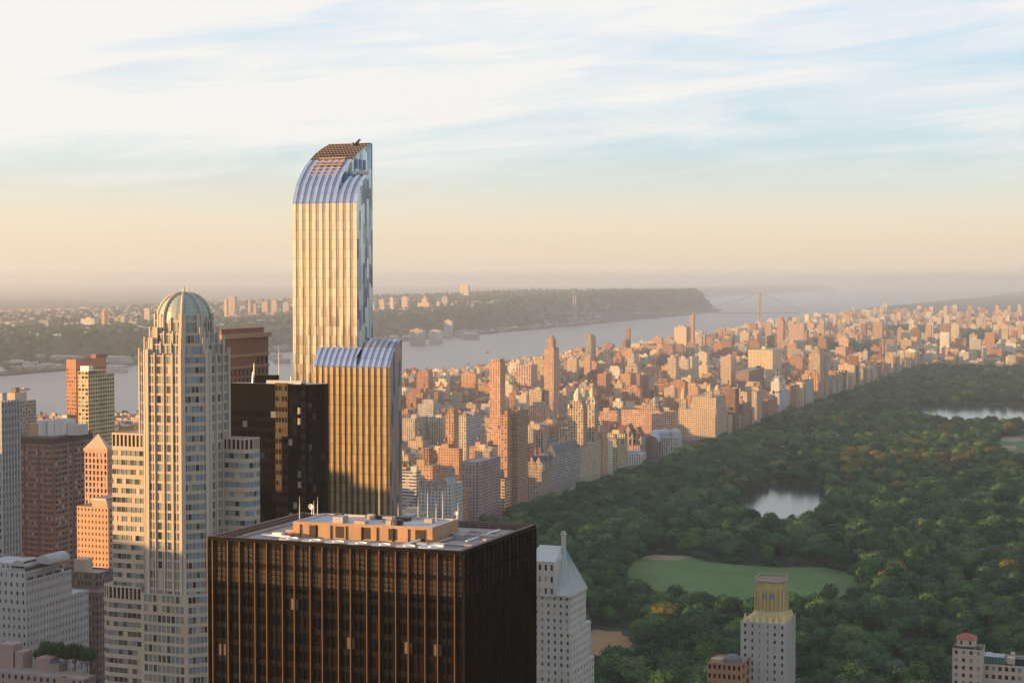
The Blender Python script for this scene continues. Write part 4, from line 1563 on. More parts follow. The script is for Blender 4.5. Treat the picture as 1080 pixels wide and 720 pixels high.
T, panes, (xw, xe, ys, yn, zt) = tower('apartment_tower', 'plain orange block in full sun with small square windows, below the pyramid roof', 'apartment tower', (81, 114, 118.5, 535, 880), M('apricot_brick', (0.50, 0.31, 0.19), 0.85, var=0.15), 9, 5, 3.2, 0.34, 0.45, [(G_DARK, 3), (G_MID, 2)], zlow=60)
put_windows(panes, T)
a, b2 = on_y(97, 527, ys + 2), on_y(113, 527, ys + 2)
add_box(T, 'bulkhead', a.x, b2.x, ys + 2, yn - 1, zt - .8, a.z, TANB)
add_box(T, 'bulkhead', b2.x - 8, b2.x, ys + 1, yn - 3, a.z, a.z + 1.2, STEEL)

# stepped pale block
LGRAY = M('blue_grey_brick', (0.39, 0.38, 0.37), 0.85, var=0.3, scale=0.12)
xw, xe, ys, yn, zt = corner_box(-30, 28, 93.5, 640, 690)
T = thing('stepped_block', 'big pale grey block stepped back in terraces, lower left, in shade', 'apartment block', (xe, ys, 0))
panes = []
lv = [(0, 0, 640), (2.5, 10, 612), (6, 16, 602), (10, 20, 594)]
zprev = 0
for k, (ins, insE, ytop) in enumerate(lv):
    ztk = on_x(28, ytop, xe).z if k == 0 else at(28, ytop, 690 + ins).z
    mb = MB()
    X0, X1, Y0, Y1_ = xw, xe - ins * 0.6, ys + ins * .7, yn - insE
    grid_face(mb, panes, (X0, Y0), (X1, Y0), zprev, ztk, 11 if k == 0 else 9, 3.3, 0.32, 0.44, 0.3, 0, pk_d, zlow=max(60, zprev) if k == 0 else None)
    grid_face(mb, panes, (X1, Y0), (X1, Y1_), zprev, ztk, 20 - 3 * k, 3.3, 0.34, 0.44, 0.3, 0, [(G_DARK, 35), (G_MID, 40), (G_SKY, 15), (G_BLIND, 10)], zlow=max(60, zprev) if k == 0 else None)
    mb.wall((X1, Y1_), (X0, Y1_), zprev, ztk)
    mb.wall((X0, Y1_), (X0, Y0), zprev, ztk)
    mb.face([(X0, Y0, ztk - .4), (X1, Y0, ztk - .4), (X1, Y1_, ztk - .4), (X0, Y1_, ztk - .4)], 1)
    mb.build('walls' if k == 0 else 'setback', [LGRAY, ROOF[2]], T)
    zprev = ztk - .4
    if k:
        for q in range(5):
            y = Y0 + (Y1_ - Y0) * (q + .5) / 5
            add_box(T, 'terrace_rail', X1 - .2, X1 + .1, y - 2, y + 2, ztk, ztk + 1.0, DARKM)
put_windows(panes, T)
for (px0, px1, py, dd, w) in ((37, 57, 585, 706, 14), (12, 30, 590, 700, 10)):
    p, q = at(px0, py, dd), at(px1, py, dd)
    mb = MB()
    n = 12
    hh = 3.0
    add_box(T, 'bulkhead', p.x, q.x, p.y, p.y + w, zprev - .5, p.z - hh, LGRAY)
    for i in range(n):
        a0, a1 = math.pi * i / n, math.pi * (i + 1) / n
        cx, rx = (p.x + q.x) / 2, (q.x - p.x) / 2
        pts = [(cx - rx * math.cos(a0), p.y, p.z - hh + hh * math.sin(a0)), (cx - rx * math.cos(a1), p.y, p.z - hh + hh * math.sin(a1))]
        mb.face([pts[0], pts[1], (pts[1][0], p.y + w, pts[1][2]), (pts[0][0], p.y + w, pts[0][2])])
        mb.face([pts[0], (cx, p.y, p.z - hh), pts[1]])
    mb.build('vault_roof', [LGRAY], T)

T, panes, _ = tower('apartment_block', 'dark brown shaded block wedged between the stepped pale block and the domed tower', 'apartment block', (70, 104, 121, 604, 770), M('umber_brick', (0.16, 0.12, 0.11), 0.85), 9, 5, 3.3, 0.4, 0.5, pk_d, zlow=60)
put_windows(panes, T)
xw, xe, ys, yn, zt = _
mb = MB()
mb.box(xw - .5, xe + .6, ys - .6, yn + .5, zt - 9, zt - 7.6)
mb.build('cornice', [M('dusty_rose_stone', (0.33, 0.23, 0.22), 0.85)], T)
add_box(T, 'bulkhead', xw + 2, xw + 8, ys + 3, ys + 9, zt - .8, zt + 5, TANB)

# low terrace house with a roof garden in the bottom corner
T, panes, (xw, xe, ys, yn, zt) = tower('terrace_house', 'low roof with planted terrace and red chimney in the lower left corner', 'building', (-20, 88, 101, 716, 640), M('rose_stucco', (0.36, 0.26, 0.24), 0.9), 16, 5, 3.2, 0.4, 0.5, pk_d, zlow=80, depth=22)
put_windows(panes, T)
TERR = (xw, xe, ys, yn, zt)
p = on_y(67, 712, ys + 3)
mb = MB()
mb.rod((p.x, p.y, zt - 1), (p.x, p.y, p.z - .5), 0.75, 0.7, 14)
mb.rod((p.x, p.y, p.z - .5), (p.x, p.y, p.z), 0.95, 0.95, 14)
mb.build('chimney', [M('terracotta', (0.48, 0.17, 0.08), 0.7)], T)
for px0, px1, h, m_ in ((-2, 14, 8.5, MATS['rose_stucco']), (16, 24, 6.0, MATS['rose_stucco']), (38, 52, 4.5, MATS['dusty_rose_stone']), (52, 62, 2.4, STEEL)):
    a, b2 = on_y(px0, 700, ys + 8), on_y(px1, 700, ys + 8)
    add_box(T, 'bulkhead', a.x, b2.x, ys + 8, ys + 14, zt - .8, zt + h, m_)

# midtown blocks behind the camera, which the glass fronts mirror
BR = random.Random(3)
CNT = 'first second third fourth fifth sixth seventh eighth ninth tenth eleventh twelfth thirteenth fourteenth fifteenth sixteenth seventeenth eighteenth nineteenth twentieth twentyfirst twentysecond twentythird twentyfourth'.split()
for k in range(24):
    x, y, w, d, h = -1150 + 58 * k + BR.uniform(-12, 12), -170 - BR.choice([0, 130, 260, 420]) + BR.uniform(-20, 20), BR.uniform(36, 50), BR.uniform(36, 60), BR.uniform(95, 185)
    T = thing('office_tower', f'midtown tower behind the viewer, {CNT[k]} counted from the west, outside the frame', 'office building', (x, y, 0))
    mb = MB()
    mb.box(x - w / 2, x + w / 2, y - d / 2, y + d / 2, 0, h, 0, 1, BR.choice([(0.30, 0.26, 0.22), (0.20, 0.17, 0.15), (0.36, 0.33, 0.29)]), bottom=False, par=1.0)
    mb.build('walls', [FAC[2], ROOF[0]], T)

# ------------------------------------------------------------------ park-side hotels on the right
COPPER = M('copper_roof', (0.48, 0.51, 0.47), 0.7, 0.1, var=0.25, scale=0.25)
ZW = 0
xw, xe, ys, yn, zt = corner_box(556, 601, 618, 628, 790)
T = thing('hotel_tower', 'cream hotel with steep green copper roof and one chimney, beside the bronze office block', 'hotel', (xe, ys, 0))
CREAM = M('cream_brick', (0.47, 0.44, 0.39), 0.85, var=0.3, scale=0.12)
panes = []
pk_h = [(G_DARK, 30), (G_MID, 35), (G_SKY, 25), (G_BLIND, 12)]
mb = MB()
grid_face(mb, panes, (xw, ys), (xe, ys), 0, zt, 7, 3.4, 0.33, 0.46, 0.3, 0, pk_h, zlow=55)
grid_face(mb, panes, (xe, ys), (xe, yn), 0, zt, 7, 3.4, 0.33, 0.46, 0.3, 0, pk_h, zlow=55)
mb.wall((xe, yn), (xw, yn), 0, zt)
mb.wall((xw, yn), (xw, ys), 0, zt)
mb.build('walls', [CREAM], T)
for px, yt in ((621, 654), (625, 690)):
    e = on_x(px, yt, xe)
    dz = zt if yt == 628 else e.z
    mb = MB()
    k = 2.0 if yt == 654 else 3.2
    yb = yn + (5 if yt == 654 else 9)
    grid_face(mb, panes, (xw, ys - k * .4), (xe + k * .4, ys - k * .4), 0, dz, 7, 3.4, 0.33, 0.46, 0.3, 0, pk_h, zlow=55)
    grid_face(mb, panes, (xe + k * .4, ys - k * .4), (xe + k * .4, yb), 0, dz, 8, 3.4, 0.33, 0.46, 0.3, 0, pk_h, zlow=55)
    mb.wall((xe + k * .4, yb), (xw, yb), 0, dz)
    mb.face([(xw, ys - k * .4, dz), (xe + k * .4, ys - k * .4, dz), (xe + k * .4, yb, dz), (xw, yb, dz)], 1)
    mb.build('setback', [CREAM, ROOF[2]], T)
ym = (ys + yn) / 2
rid1 = on_y(597, 579, ym)
zr = rid1.z
mb = MB()
o_ = 0.5
e4 = [(xw - o_, ys - o_, zt), (xe + o_, ys - o_, zt), (xe + o_, yn + o_, zt), (xw - o_, yn + o_, zt)]
ra, rb_ = (xw, ym, zr), (rid1.x, ym, zr)
mb.face([e4[0], e4[1], rb_, ra])
mb.face([e4[1], e4[2], rb_])
mb.face([e4[2], e4[3], ra, rb_])
rf = mb.build('roof', [COPPER], T)
mbs = MB()
for i in range(13):
    f = i / 12
    p = Vector(e4[0]).lerp(Vector(e4[1]), f)
    q = Vector(ra).lerp(Vector(rb_), f)
    mbs.rod(p + Vector((0, -.06, .06)), q + Vector((0, -.06, .06)), .09, None, 4)
    p = Vector(e4[1]).lerp(Vector(e4[2]), f)
    mbs.rod(p + Vector((.06, 0, .06)), Vector(rb_) + Vector((.06, 0, .06)), .09, .05, 4)
mbs.build('seam', [M('copper_seam', (0.24, 0.36, 0.35), 0.7)], rf)
# wall dormer with its own copper top
a, b2 = on_y(560, 600, ys - .9), on_y(585, 600, ys - .9)
zd, zd2 = on_y(575, 592, ys - .9).z, on_y(575, 577, ys + 4).z
mb = MB()
grid_face(mb, panes, (a.x, ys - .9), (b2.x, ys - .9), zt - 1, zd, 4, (zd - zt + 1) / 3, 0.42, 0.5, 0.3, 0, pk_h)
mb.wall((b2.x, ys - .9), (b2.x, ym), zt - 1, zd)
mb.build('dormer', [CREAM], T)
mb = MB()
mb.face([(a.x, ys - 1.2, zd), (b2.x + .3, ys - 1.2, zd), (b2.x - .8, ym - 1, zd2), (a.x, ym - 1, zd2)])
mb.face([(b2.x + .3, ys - 1.2, zd), (b2.x + .3, ym - 1, zd), (b2.x - .8, ym - 1, zd2)])
mb.build('dormer_roof', [COPPER], T)
put_windows(panes, T)
c = on_y(594.5, 560, ym)
add_box(T, 'chimney', c.x - .8, c.x + .8, ym - 1.3, ym + .9, zr - 6, c.z, CREAM)
add_box(T, 'chimney_cap', c.x - 1.3, c.x + 1.3, ym - 1.8, ym + 1.4, c.z - 1.6, c.z - 1.1, CREAM)
mb = MB()
mb.box(xw, xe + .6, ys - .6, yn + .6, zt - .9, zt - .05)
mb.build('cornice', [CREAM], T)

# gold topped tower
GOLD = M('gold_leaf', (0.50, 0.40, 0.19), 0.5, 0.15, var=0.3, scale=0.4)
xw, xe, ys, yn, zt = corner_box(782, 829, 840.5, 658, 790)
yn = max(yn, ys + 16)
yn = ys + (xe - xw) * 0.95
T = thing('gilded_tower', 'white brick tower with a fluted gold crown at the near edge of the park', 'apartment tower', (xe, ys, 0))
WHB = M('white_brick', (0.45, 0.43, 0.40), 0.85, var=0.3, scale=0.12)
panes = []
mb = MB()
pk_w = [(G_DARK, 70), (G_MID, 22), (G_BLIND, 10)]
grid_face(mb, panes, (xw, ys), (xe, ys), 0, zt, 6, 3.5, 0.30, 0.46, 0.35, 0, pk_w, zlow=55)
grid_face(mb, panes, (xe, ys), (xe, yn), 0, zt, 6, 3.5, 0.34, 0.46, 0.35, 0, pk_w, zlow=55)
mb.wall((xe, yn), (xw, yn), 0, zt)
mb.wall((xw, yn), (xw, ys), 0, zt)
mb.face([(xw, ys, zt), (xe, ys, zt), (xe, yn, zt), (xw, yn, zt)])
mb.build('walls', [WHB], T)
put_windows(panes, T)
for i in range(8):
    x = xw + (xe - xw) * i / 7
    add_box(T, 'pier', x - .3, x + .3, ys - .45, ys, 40, zt + (1.6 if i % 2 else .5), WHB)
    y = ys + (yn - ys) * i / 7
    add_box(T, 'pier', xe, xe + .45, y - .3, y + .3, 40, zt + (1.6 if i % 2 else .5), WHB)
z1, z2 = at(811, 644, 795).z, at(811, 613, 798).z
cw0, cw1 = on_y(795, 640, ys + 3).x, on_y(826, 640, ys + 3).x
cy0, cy1 = ys + 3.2, yn - 3.2


def chamf(x0, x1, y0, y1, k):
    return [(x0 + k, y0), (x1 - k, y0), (x1, y0 + k), (x1, y1 - k), (x1 - k, y1), (x0 + k, y1), (x0, y1 - k), (x0, y0 + k)]


pa, pb = chamf(xw + .3, xe - .3, ys + .3, yn - .3, 1.2), chamf(cw0, cw1, cy0, cy1, 2.6)
mb = MB()
nst = 6
pv = None
for s in range(nst + 1):
    f = s / nst
    g = f ** 0.6
    ring = [(pa[i][0] + (pb[i][0] - pa[i][0]) * g, pa[i][1] + (pb[i][1] - pa[i][1]) * g, zt + (z1 - zt) * f) for i in range(8)]
    if pv:
        for i in range(8):
            mb.face([pv[i], pv[(i + 1) % 8], ring[(i + 1) % 8], ring[i]])
    pv = ring
mb.build('flared_roof', [GOLD], T)
mb = MB()
zs_ = z1 + (z2 - z1) * .66
mb.prism(pb, z1, zs_, 0, 0)
ccx, ccy = (cw0 + cw1) / 2, (cy0 + cy1) / 2
pc = [(ccx + (p[0] - ccx) * .86, ccy + (p[1] - ccy) * .86) for p in pb]
mb.prism(pc, zs_ - .1, z2, 0, 0)
cr = mb.build('crown', [GOLD], T)
for i in range(8):
    a, b2 = Vector(pb[i]), Vector(pb[(i + 1) % 8])
    n = 5 if i % 2 == 0 else 2
    for j in range(n):
        p = a.lerp(b2, (j + .5) / n)
        d = (b2 - a).normalized()
        nr = Vector((d.y, -d.x))
        mbf = MB()
        w = .38
        mbf.prism([tuple(p - d * w), tuple(p - d * w + nr * .55), tuple(p + d * w + nr * .55), tuple(p + d * w)], z1 - .5, zs_ + random.uniform(.2, 1.6), 0, 0)
        mbf.build('flute', [GOLD], cr)
for i in range(7):
    x = xw + (xe - xw) * (i + .5) / 7
    mbf = MB()
    mbf.frustum([(x - 1.1, ys + .1), (x + 1.1, ys + .1), (x + 1.1, ys + 1.6), (x - 1.1, ys + 1.6)], zt - .1, [(x - .2, ys + 1.2), (x + .2, ys + 1.2), (x + .2, ys + 1.8), (x - .2, ys + 1.8)], zt + 3.6)
    mbf.build('gold_scallop', [M('bright_gold', (0.62, 0.50, 0.22), 0.45, 0.2)], T)
    y = ys + (yn - ys) * (i + .5) / 7
    mbf = MB()
    mbf.frustum([(xe - 1.6, y - 1.1), (xe - .1, y - 1.1), (xe - .1, y + 1.1), (xe - 1.6, y + 1.1)], zt - .1, [(xe - 1.8, y - .2), (xe - 1.2, y - .2), (xe - 1.2, y + .2), (xe - 1.8, y + .2)], zt + 3.6)
    mbf.build('gold_scallop', [MATS['bright_gold']], T)
for k, (x0, x1, y_, h) in enumerate(((0.30, 0.43, 0.62, 2.4), (0.56, 0.70, 0.62, 2.4))):
    xa_, xb_ = cw0 + (cw1 - cw0) * x0, cw0 + (cw1 - cw0) * x1
    zz = z1 + (z2 - z1) * y_
    mb = MB()
    for i in range(8):
        a0, a1 = math.pi * i / 8, math.pi * (i + 1) / 8
        cx, rx = (xa_ + xb_) / 2, (xb_ - xa_) / 2
        mb.face([(cx - rx * math.cos(a0), cy0 - .7, zz - h + h * math.sin(a0)), (cx, cy0 - .7, zz - h), (cx - rx * math.cos(a1), cy0 - .7, zz - h + h * math.sin(a1))])
    mb.build('arched_window', [G_BLUE], T)
# scaffold on the crown
SCAF = M('scaffold_plank', (0.38, 0.27, 0.22), 0.85)
for zz in (z2 + .2, z2 + 1.9):
    mb = MB()
    for i in range(8):
        a, b2 = Vector((*pb[i], zz)), Vector((*pb[(i + 1) % 8], zz))
        c_ = Vector(((cw0 + cw1) / 2, (cy0 + cy1) / 2, zz))
        a, b2 = c_ + (a - c_) * .97, c_ + (b2 - c_) * .97
        mb.rod(a, b2, .22, None, 5)
    mb.build('scaffold_rail', [SCAF], T)
for i in range(8):
    c_ = Vector(((cw0 + cw1) / 2, (cy0 + cy1) / 2, 0))
    a = c_ + (Vector((*pb[i], 0)) - c_) * .97
    mb = MB()
    mb.rod((a.x, a.y, z2 - 1.5), (a.x, a.y, z2 + 2.4), .14, None, 5)
    mb.build('scaffold_pole', [SCAF], T)
mb = MB()
mb.prism([((cw0 + cw1) / 2 + (p[0] - (cw0 + cw1) / 2) * 1.08, (cy0 + cy1) / 2 + (p[1] - (cy0 + cy1) / 2) * .95) for p in pb], z2 + .05, z2 + .3, 0, 0)
mb.build('scaffold_deck', [M('scaffold_deck_board', (0.28, 0.20, 0.16), 0.9)], T)

T, panes, (xw, xe, ys, yn, zt) = tower('apartment_block', 'low orange brick annex with domed rooftop tank house at the gilded tower foot', 'apartment block', (746, 782, 784, 700, 780), ORB, 7, 2, 4.2, 0.5, 0.52, [(G_BLACK, 4), (G_DARK, 2)], zlow=40, depth=18)
put_windows(panes, T)
p = on_y(773, 700, ys + 7)
mb = MB()
mb.rod((p.x, p.y, zt - .8), (p.x, p.y, zt + 1.2), 4.2, 4.0, 20)
mb.rod((p.x, p.y, zt + 1.2), (p.x, p.y, zt + 2.6), 4.0, 2.2, 20)
mb.rod((p.x, p.y, zt + 2.6), (p.x, p.y, zt + 3.0), 2.2, 0.6, 20)
mb.build('tank_house', [M('slate_grey', (0.17, 0.15, 0.14), 0.8)], T)
add_box(T, 'bulkhead', xw + 1, xw + 6, ys + 2, ys + 6, zt - .8, zt + 1.0, TANB)

# red roofed penthouse house
RED = M('red_tile', (0.34, 0.085, 0.07), 0.75, var=0.3, scale=0.8)
xw, xe, ys, yn, zt = corner_box(1009, 1028, 1032, 674.5, 770)
yn = ys + (xe - xw) * 1.05
T = thing('penthouse_tower', 'tan apartment house with a small red hipped roof turret in the lower right corner', 'apartment house', (xe, ys, 0))
TANP = M('tan_stucco', (0.50, 0.40, 0.31), 0.9, var=0.2, scale=0.2)
mb = MB()
cx, cy = (xw + xe) / 2, (ys + yn) / 2
zp = on_y(1020, 666.5, cy).z
for a, b2 in (((xw - .5, ys - .5), (xe + .5, ys - .5)), ((xe + .5, ys - .5), (xe + .5, yn + .5)), ((xe + .5, yn + .5), (xw - .5, yn + .5)), ((xw - .5, yn + .5), (xw - .5, ys - .5))):
    mb.face([(*a, zt), (*b2, zt), (cx, cy, zp)])
mb.build('roof', [RED], T)
panes = []
mb = MB()
zl = at(1020, 682, 770).z
grid_face(mb, panes, (xw, ys), (xe, ys), zl, zt, 2, zt - zl, 0.22, 0.55, 0.6, 0, [(G_BLACK, 1)])
grid_face(mb, panes, (xe, ys), (xe, yn), zl, zt, 2, zt - zl, 0.22, 0.55, 0.6, 0, [(G_BLACK, 1)])
mb.wall((xe, yn), (xw, yn), zl, zt)
mb.wall((xw, yn), (xw, ys), zl, zt)
mb.build('turret', [TANP], T)
xw2, xe2 = on_y(1004.5, 690, ys - 1.5).x, on_y(1036, 690, ys - 1.5).x
zl2 = on_y(1020, 684, ys - 1.5).z
mb = MB()
grid_face(mb, panes, (xw2, ys - 1.5), (xe2, ys - 1.5), 0, zl2, 4, 3.4, 0.42, 0.5, 0.3, 0, pk_w + [(G_BLUE, 40)], zlow=45)
grid_face(mb, panes, (xe2, ys - 1.5), (xe2, yn + 3), 0, zl2, 5, 3.4, 0.42, 0.5, 0.3, 0, pk_w, zlow=45)
mb.wall((xe2, yn + 3), (xw2, yn + 3), 0, zl2)
mb.wall((xw2, yn + 3), (xw2, ys - 1.5), 0, zl2)
mb.face([(xw2, ys - 1.5, zl2 - .8), (xe2, ys - 1.5, zl2 - .8), (xe2, yn + 3, zl2 - .8), (xw2, yn + 3, zl2 - .8)], 1)
mb.build('walls', [TANP, ROOF[1]], T)
xr2 = on_y(1100, 705, ys + 6).x
zl3 = on_y(1060, 701, ys + 6).z
mb = MB()
grid_face(mb, panes, (xe2, ys + 6), (xr2, ys + 6), 0, zl3, 9, 3.6, 0.55, 0.5, 0.3, 0, pk_w + [(G_BLUE, 30)], zlow=45)
mb.face([(xe2, ys + 6, zl3 - .8), (xr2, ys + 6, zl3 - .8), (xr2, ys + 30, zl3 - .8), (xe2, ys + 30, zl3 - .8)], 1)
mb.wall((xr2, ys + 6), (xr2, ys + 30), 0, zl3)
mb.wall((xr2, ys + 30), (xe2, ys + 30), 0, zl3)
mb.build('wing', [TANP, ROOF[1]], T)
a, b2 = on_y(1036, 695, ys + 8), on_y(1059, 695, ys + 8)
mb = MB()
zg = on_y(1047, 692, ys + 8).z
grid_face(mb, panes, (a.x, ys + 8), (b2.x, ys + 8), zl3 - .8, zg, 7, zg - zl3 + .8, 0.9, 0.86, 0.1, 0, [(M('teal_glass', (0.05, 0.17, 0.14), 0.2, spec=.6), 1)])
mb.wall((b2.x, ys + 8), (b2.x, ys + 16), zl3 - .8, zg)
mb.face([(a.x, ys + 8, zg), (b2.x, ys + 8, zg), (b2.x, ys + 16, zg), (a.x, ys + 16, zg)])
mb.build('conservatory', [STEEL], T)
put_windows(panes, T)
for px0, px1, dy, h, m_ in ((1062, 1070, 9, 2.8, TANP), (1071, 1085, 11, 2.2, DARKM), (1066, 1070, 14, 3.8, TANB), (1040, 1046, 17, 2.4, STEEL)):
    a, b2 = on_y(px0, 695, ys + dy), on_y(px1, 695, ys + dy)
    add_box(T, 'bulkhead', a.x, b2.x, ys + dy, ys + dy + 4, zl3 - .8, zl3 + h, m_)
HED = grass_mat('hedge_leaf', (0.02, 0.035, 0.015), (0.06, 0.08, 0.035), 0.9)
for px0, px1, yy, zz in ((1006, 1011, ys - .9, zl2), (1022, 1027, ys - .9, zl2), (1030, 1034, ys + 1, zl2), (1061, 1068, ys + 6.6, zl3)):
    a, b2 = on_y(px0, 690, yy), on_y(px1, 690, yy)
    mb = MB()
    for q in range(14):
        p = Vector((random.uniform(a.x, b2.x), yy + random.uniform(-.3, .5), zz - .6 + random.uniform(0, 1.2)))
        s = random.uniform(.25, .5)
        mb.rod(p - Vector((0, 0, s)), p + Vector((0, 0, s)), s, s * .4, 6)
    o = mb.build('planter', [HED], T)

# ------------------------------------------------------------------ unseen towers added west of the frame to cast shade into it
for (x, y, w, d, h, lab) in ((-604, 383, 44, 84, 203, 'slim stone tower'), (-611, 300, 44, 56, 183, 'broad stone tower'), (-722, 714, 50, 46, 184, 'wide glass tower'),
                             (-610, 518, 60, 160, 178, 'long bronze tower'), (-735, 768, 50, 36, 222, 'nearer glass tower of a pair'), (-745, 836, 50, 36, 222, 'farther glass tower of a pair'), (-770, 925, 50, 50, 158, 'brick slab with a flat top'), (-850, 1012, 54, 50, 150, 'tan slab'), (-915, 1122, 54, 54, 142, 'pale stepped tower'), (-1005, 1232, 54, 54, 134, 'white slab'), (-700, 250, 70, 60, 150, 'grey slab')):
    T = thing('office_tower', lab + ' west of the picture beside the avenue, outside the frame', 'office building', (x, y, 0))
    mb = MB()
    mb.box(x - w / 2, x + w / 2, y - d / 2, y + d / 2, 0, h, 0, 1, (0.35, 0.32, 0.28), bottom=False, par=1.0)
    mb.build('walls', [FAC[0], ROOF[0]], T)
    mb = MB()
    mb.box(x - w / 4, x + w / 4, y - d / 4, y + d / 4, h - 1, h + 5, tint=(.3, .3, .3))
    mb.build('bulkhead', [BLANK], T)

# ------------------------------------------------------------------ the city west of the park
TINTS = [('red brick', (0.34, 0.185, 0.12)), ('tan', (0.46, 0.36, 0.26)), ('cream', (0.55, 0.48, 0.38)), ('brown', (0.23, 0.135, 0.10)),
         ('pink', (0.46, 0.31, 0.225)), ('grey', (0.36, 0.35, 0.34)), ('white', (0.60, 0.58, 0.54)), ('orange brick', (0.44, 0.26, 0.15))]
TN = dict(TINTS)
OCC = []                                   # footprints already built on


def tank_mesh():
    mb = MB()
    for sx in (-1, 1):
        for sy in (-1, 1):
            mb.rod((sx * 1.3, sy * 1.3, 0), (sx * 1.1, sy * 1.1, 3.0), 0.18, None, 4, mi=1)
    mb.rod((0, 0, 3.0), (0, 0, 6.6), 1.9, 1.85, 12, mi=0)
    mb.rod((0, 0, 6.6), (0, 0, 8.2), 2.05, 0.1, 12, mi=1)
    o = mb.build('water_tank', [WOODT, DARKM])
    me = o.data
    bpy.data.objects.remove(o)
    return me


TANK = tank_mesh()


def put_tank(T, x, y, z, s=1.0):
    o = bpy.data.objects.new('water_tank', TANK)
    COL.objects.link(o)
    o.parent = T
    l = T['_loc']
    o.location = (x - l[0], y - l[1], z - l[2])
    o.scale = (s, s, s)
    return o


def parts_for(T, x0, x1, y0, y1, h, tint, style, rnd, roof=None, tank=True, zb=0.0, bay=3.4, flo=3.2):
    mb = MB()
    mb.box(x0, x1, y0, y1, zb, h, 0, 1, tint, bay, flo, bottom=False, par=0.9)
    mb.build('walls', [FAC[style], roof or ROOF[rnd.randrange(3)]], T)
    w, d = x1 - x0, y1 - y0
    bw, bd = min(w * 0.42, 9), min(d * 0.38, 9)
    bx, by = rnd.uniform(x0 + 1.5, x1 - bw - 1.5), rnd.uniform(y0 + 1.5, y1 - bd - 1.5)
    bh = rnd.uniform(3, 5.5)
    mb = MB()
    mb.box(bx, bx + bw, by, by + bd, h - 0.9, h + bh, 0, 0, tuple(c * rnd.uniform(.8, 1.1) for c in tint))
    mb.build('bulkhead', [BLANK], T)
    if tank and rnd.random() < 0.55:
        put_tank(T, bx + bw * 0.5, by + bd * 0.5, h + bh, rnd.uniform(.9, 1.2))
    elif tank and rnd.random() < 0.5:
        put_tank(T, x0 + (x1 - x0) * rnd.uniform(.2, .8), y1 - 4, h - .9, rnd.uniform(.9, 1.2))


RN = random.Random(21)


def hand(label, px, col, style, cat='apartment block', name='apartment_block', extra=None, depth=28, hueshift=1.0, bay=3.4, tank=True, flo=3.2):
    xw, xe, ys, yn, zt = corner_box(*px, depth=depth)
    T = thing(name, label, cat, (xe, ys, 0))
    tint = TN[col] if isinstance(col, str) else col
    tint = tuple(c * hueshift for c in tint)
    parts_for(T, xw, xe, ys, yn, zt, tint, style, RN, bay=bay, tank=tank, flo=flo)
    OCC.append((xw - 2, xe + 2, ys - 2, yn + 2))
    if extra:
        extra(T, xw, xe, ys, yn, zt, tint)
    return T


def steps(*levels):
    """set-back tiers on top: (fraction kept, height)"""
    def f(T, xw, xe, ys, yn, zt, tint):
        z = zt - .9
        cx, cy, w, d = (xw + xe) / 2, (ys + yn) / 2, (xe - xw) / 2, (yn - ys) / 2
        for k, h in levels:
            mb = MB()
            mb.box(cx - w * k, cx + w * k, cy - d * k, cy + d * k, z, z + h, 0, 1, tint, bottom=False)
            mb.build('setback', [FAC[2], ROOF[0]], T)
            z += h
    return f


def spire(w, z0, z1, tint, T, cx, cy):
    """small temple-like lantern with a pointed cap"""
    mb = MB()
    n = 8
    c = [(cx + w * math.cos(2 * math.pi * (i + .5) / n), cy + w * math.sin(2 * math.pi * (i + .5) / n)) for i in range(n)]
    zm = z0 + (z1 - z0) * 0.55
    mb.prism(c, z0, zm, 0, 0, tint)
    c2 = [(cx + w * .7 * math.cos(2 * math.pi * (i + .5) / n), cy + w * .7 * math.sin(2 * math.pi * (i + .5) / n)) for i in range(n)]
    zn = zm + (z1 - zm) * .4
    mb.prism(c2, zm, zn, 0, 0, tint)
    mb.rod((cx, cy, zn), (cx, cy, z1), w * .6, 0.05, 8, mi=0, tint=tint)
    mb.build('lantern', [BLANK], T)


# twin towered block
D_ = 2018
T = hand('twin-towered tan block facing the park, its two towers topped with pointed lanterns', (580, 612, 634, 470, D_), 'tan', 0, name='twin_tower_block', tank=False)
OCC.pop()
xw, xe, ys, yn, zt = corner_box(580, 612, 634, 470, D_)
OCC.append((xw - 2, xe + 2, ys - 2, yn + 2))
for (a, m_, b2, yt, D2_, ysp) in ((599, 615, 619.5, 431, D_ + 6, 409), (617.5, 627, 631.5, 427, D_ + 62, 407.5)):
    tw, te, ts, tn, tz = corner_box(a, m_, b2, yt, D2_)
    mb = MB()
    mb.box(tw, te, ts, tn, zt - 1, tz, 0, 1, TN['tan'], bottom=False)
    mb.build('tower', [FAC[2], ROOF[0]], T)
    cx, cy, w = (tw + te) / 2, (ts + tn) / 2, (te - tw) / 2
    z1_ = at((a + m_) / 2, yt - 8, D2_).z
    z2_ = at((a + m_) / 2, ysp, D2_).z
    mb = MB()
    mb.box(cx - w * .72, cx + w * .72, cy - w * .72, cy + w * .72, tz, z1_, 0, 1, TN['tan'], bottom=False)
    mb.build('setback', [FAC[2], ROOF[0]], T)
    spire(w * .5, z1_, z2_, TN['cream'], T, cx, cy)
    for sx in (-1, 1):
        for sy in (-1, 1):
            spire(w * .16, tz, tz + 6, TN['cream'], T, cx + sx * w * .85, cy + sy * w * .85)
sw, se, ss, sn, sz = corner_box(590, 604, 612, 452, D_ + 30)
mb = MB()
mb.box(sw, se, ss, sn, zt - 1, sz, 0, 1, TN['tan'], bottom=False)
mb.build('setback', [FAC[2], ROOF[0]], T)

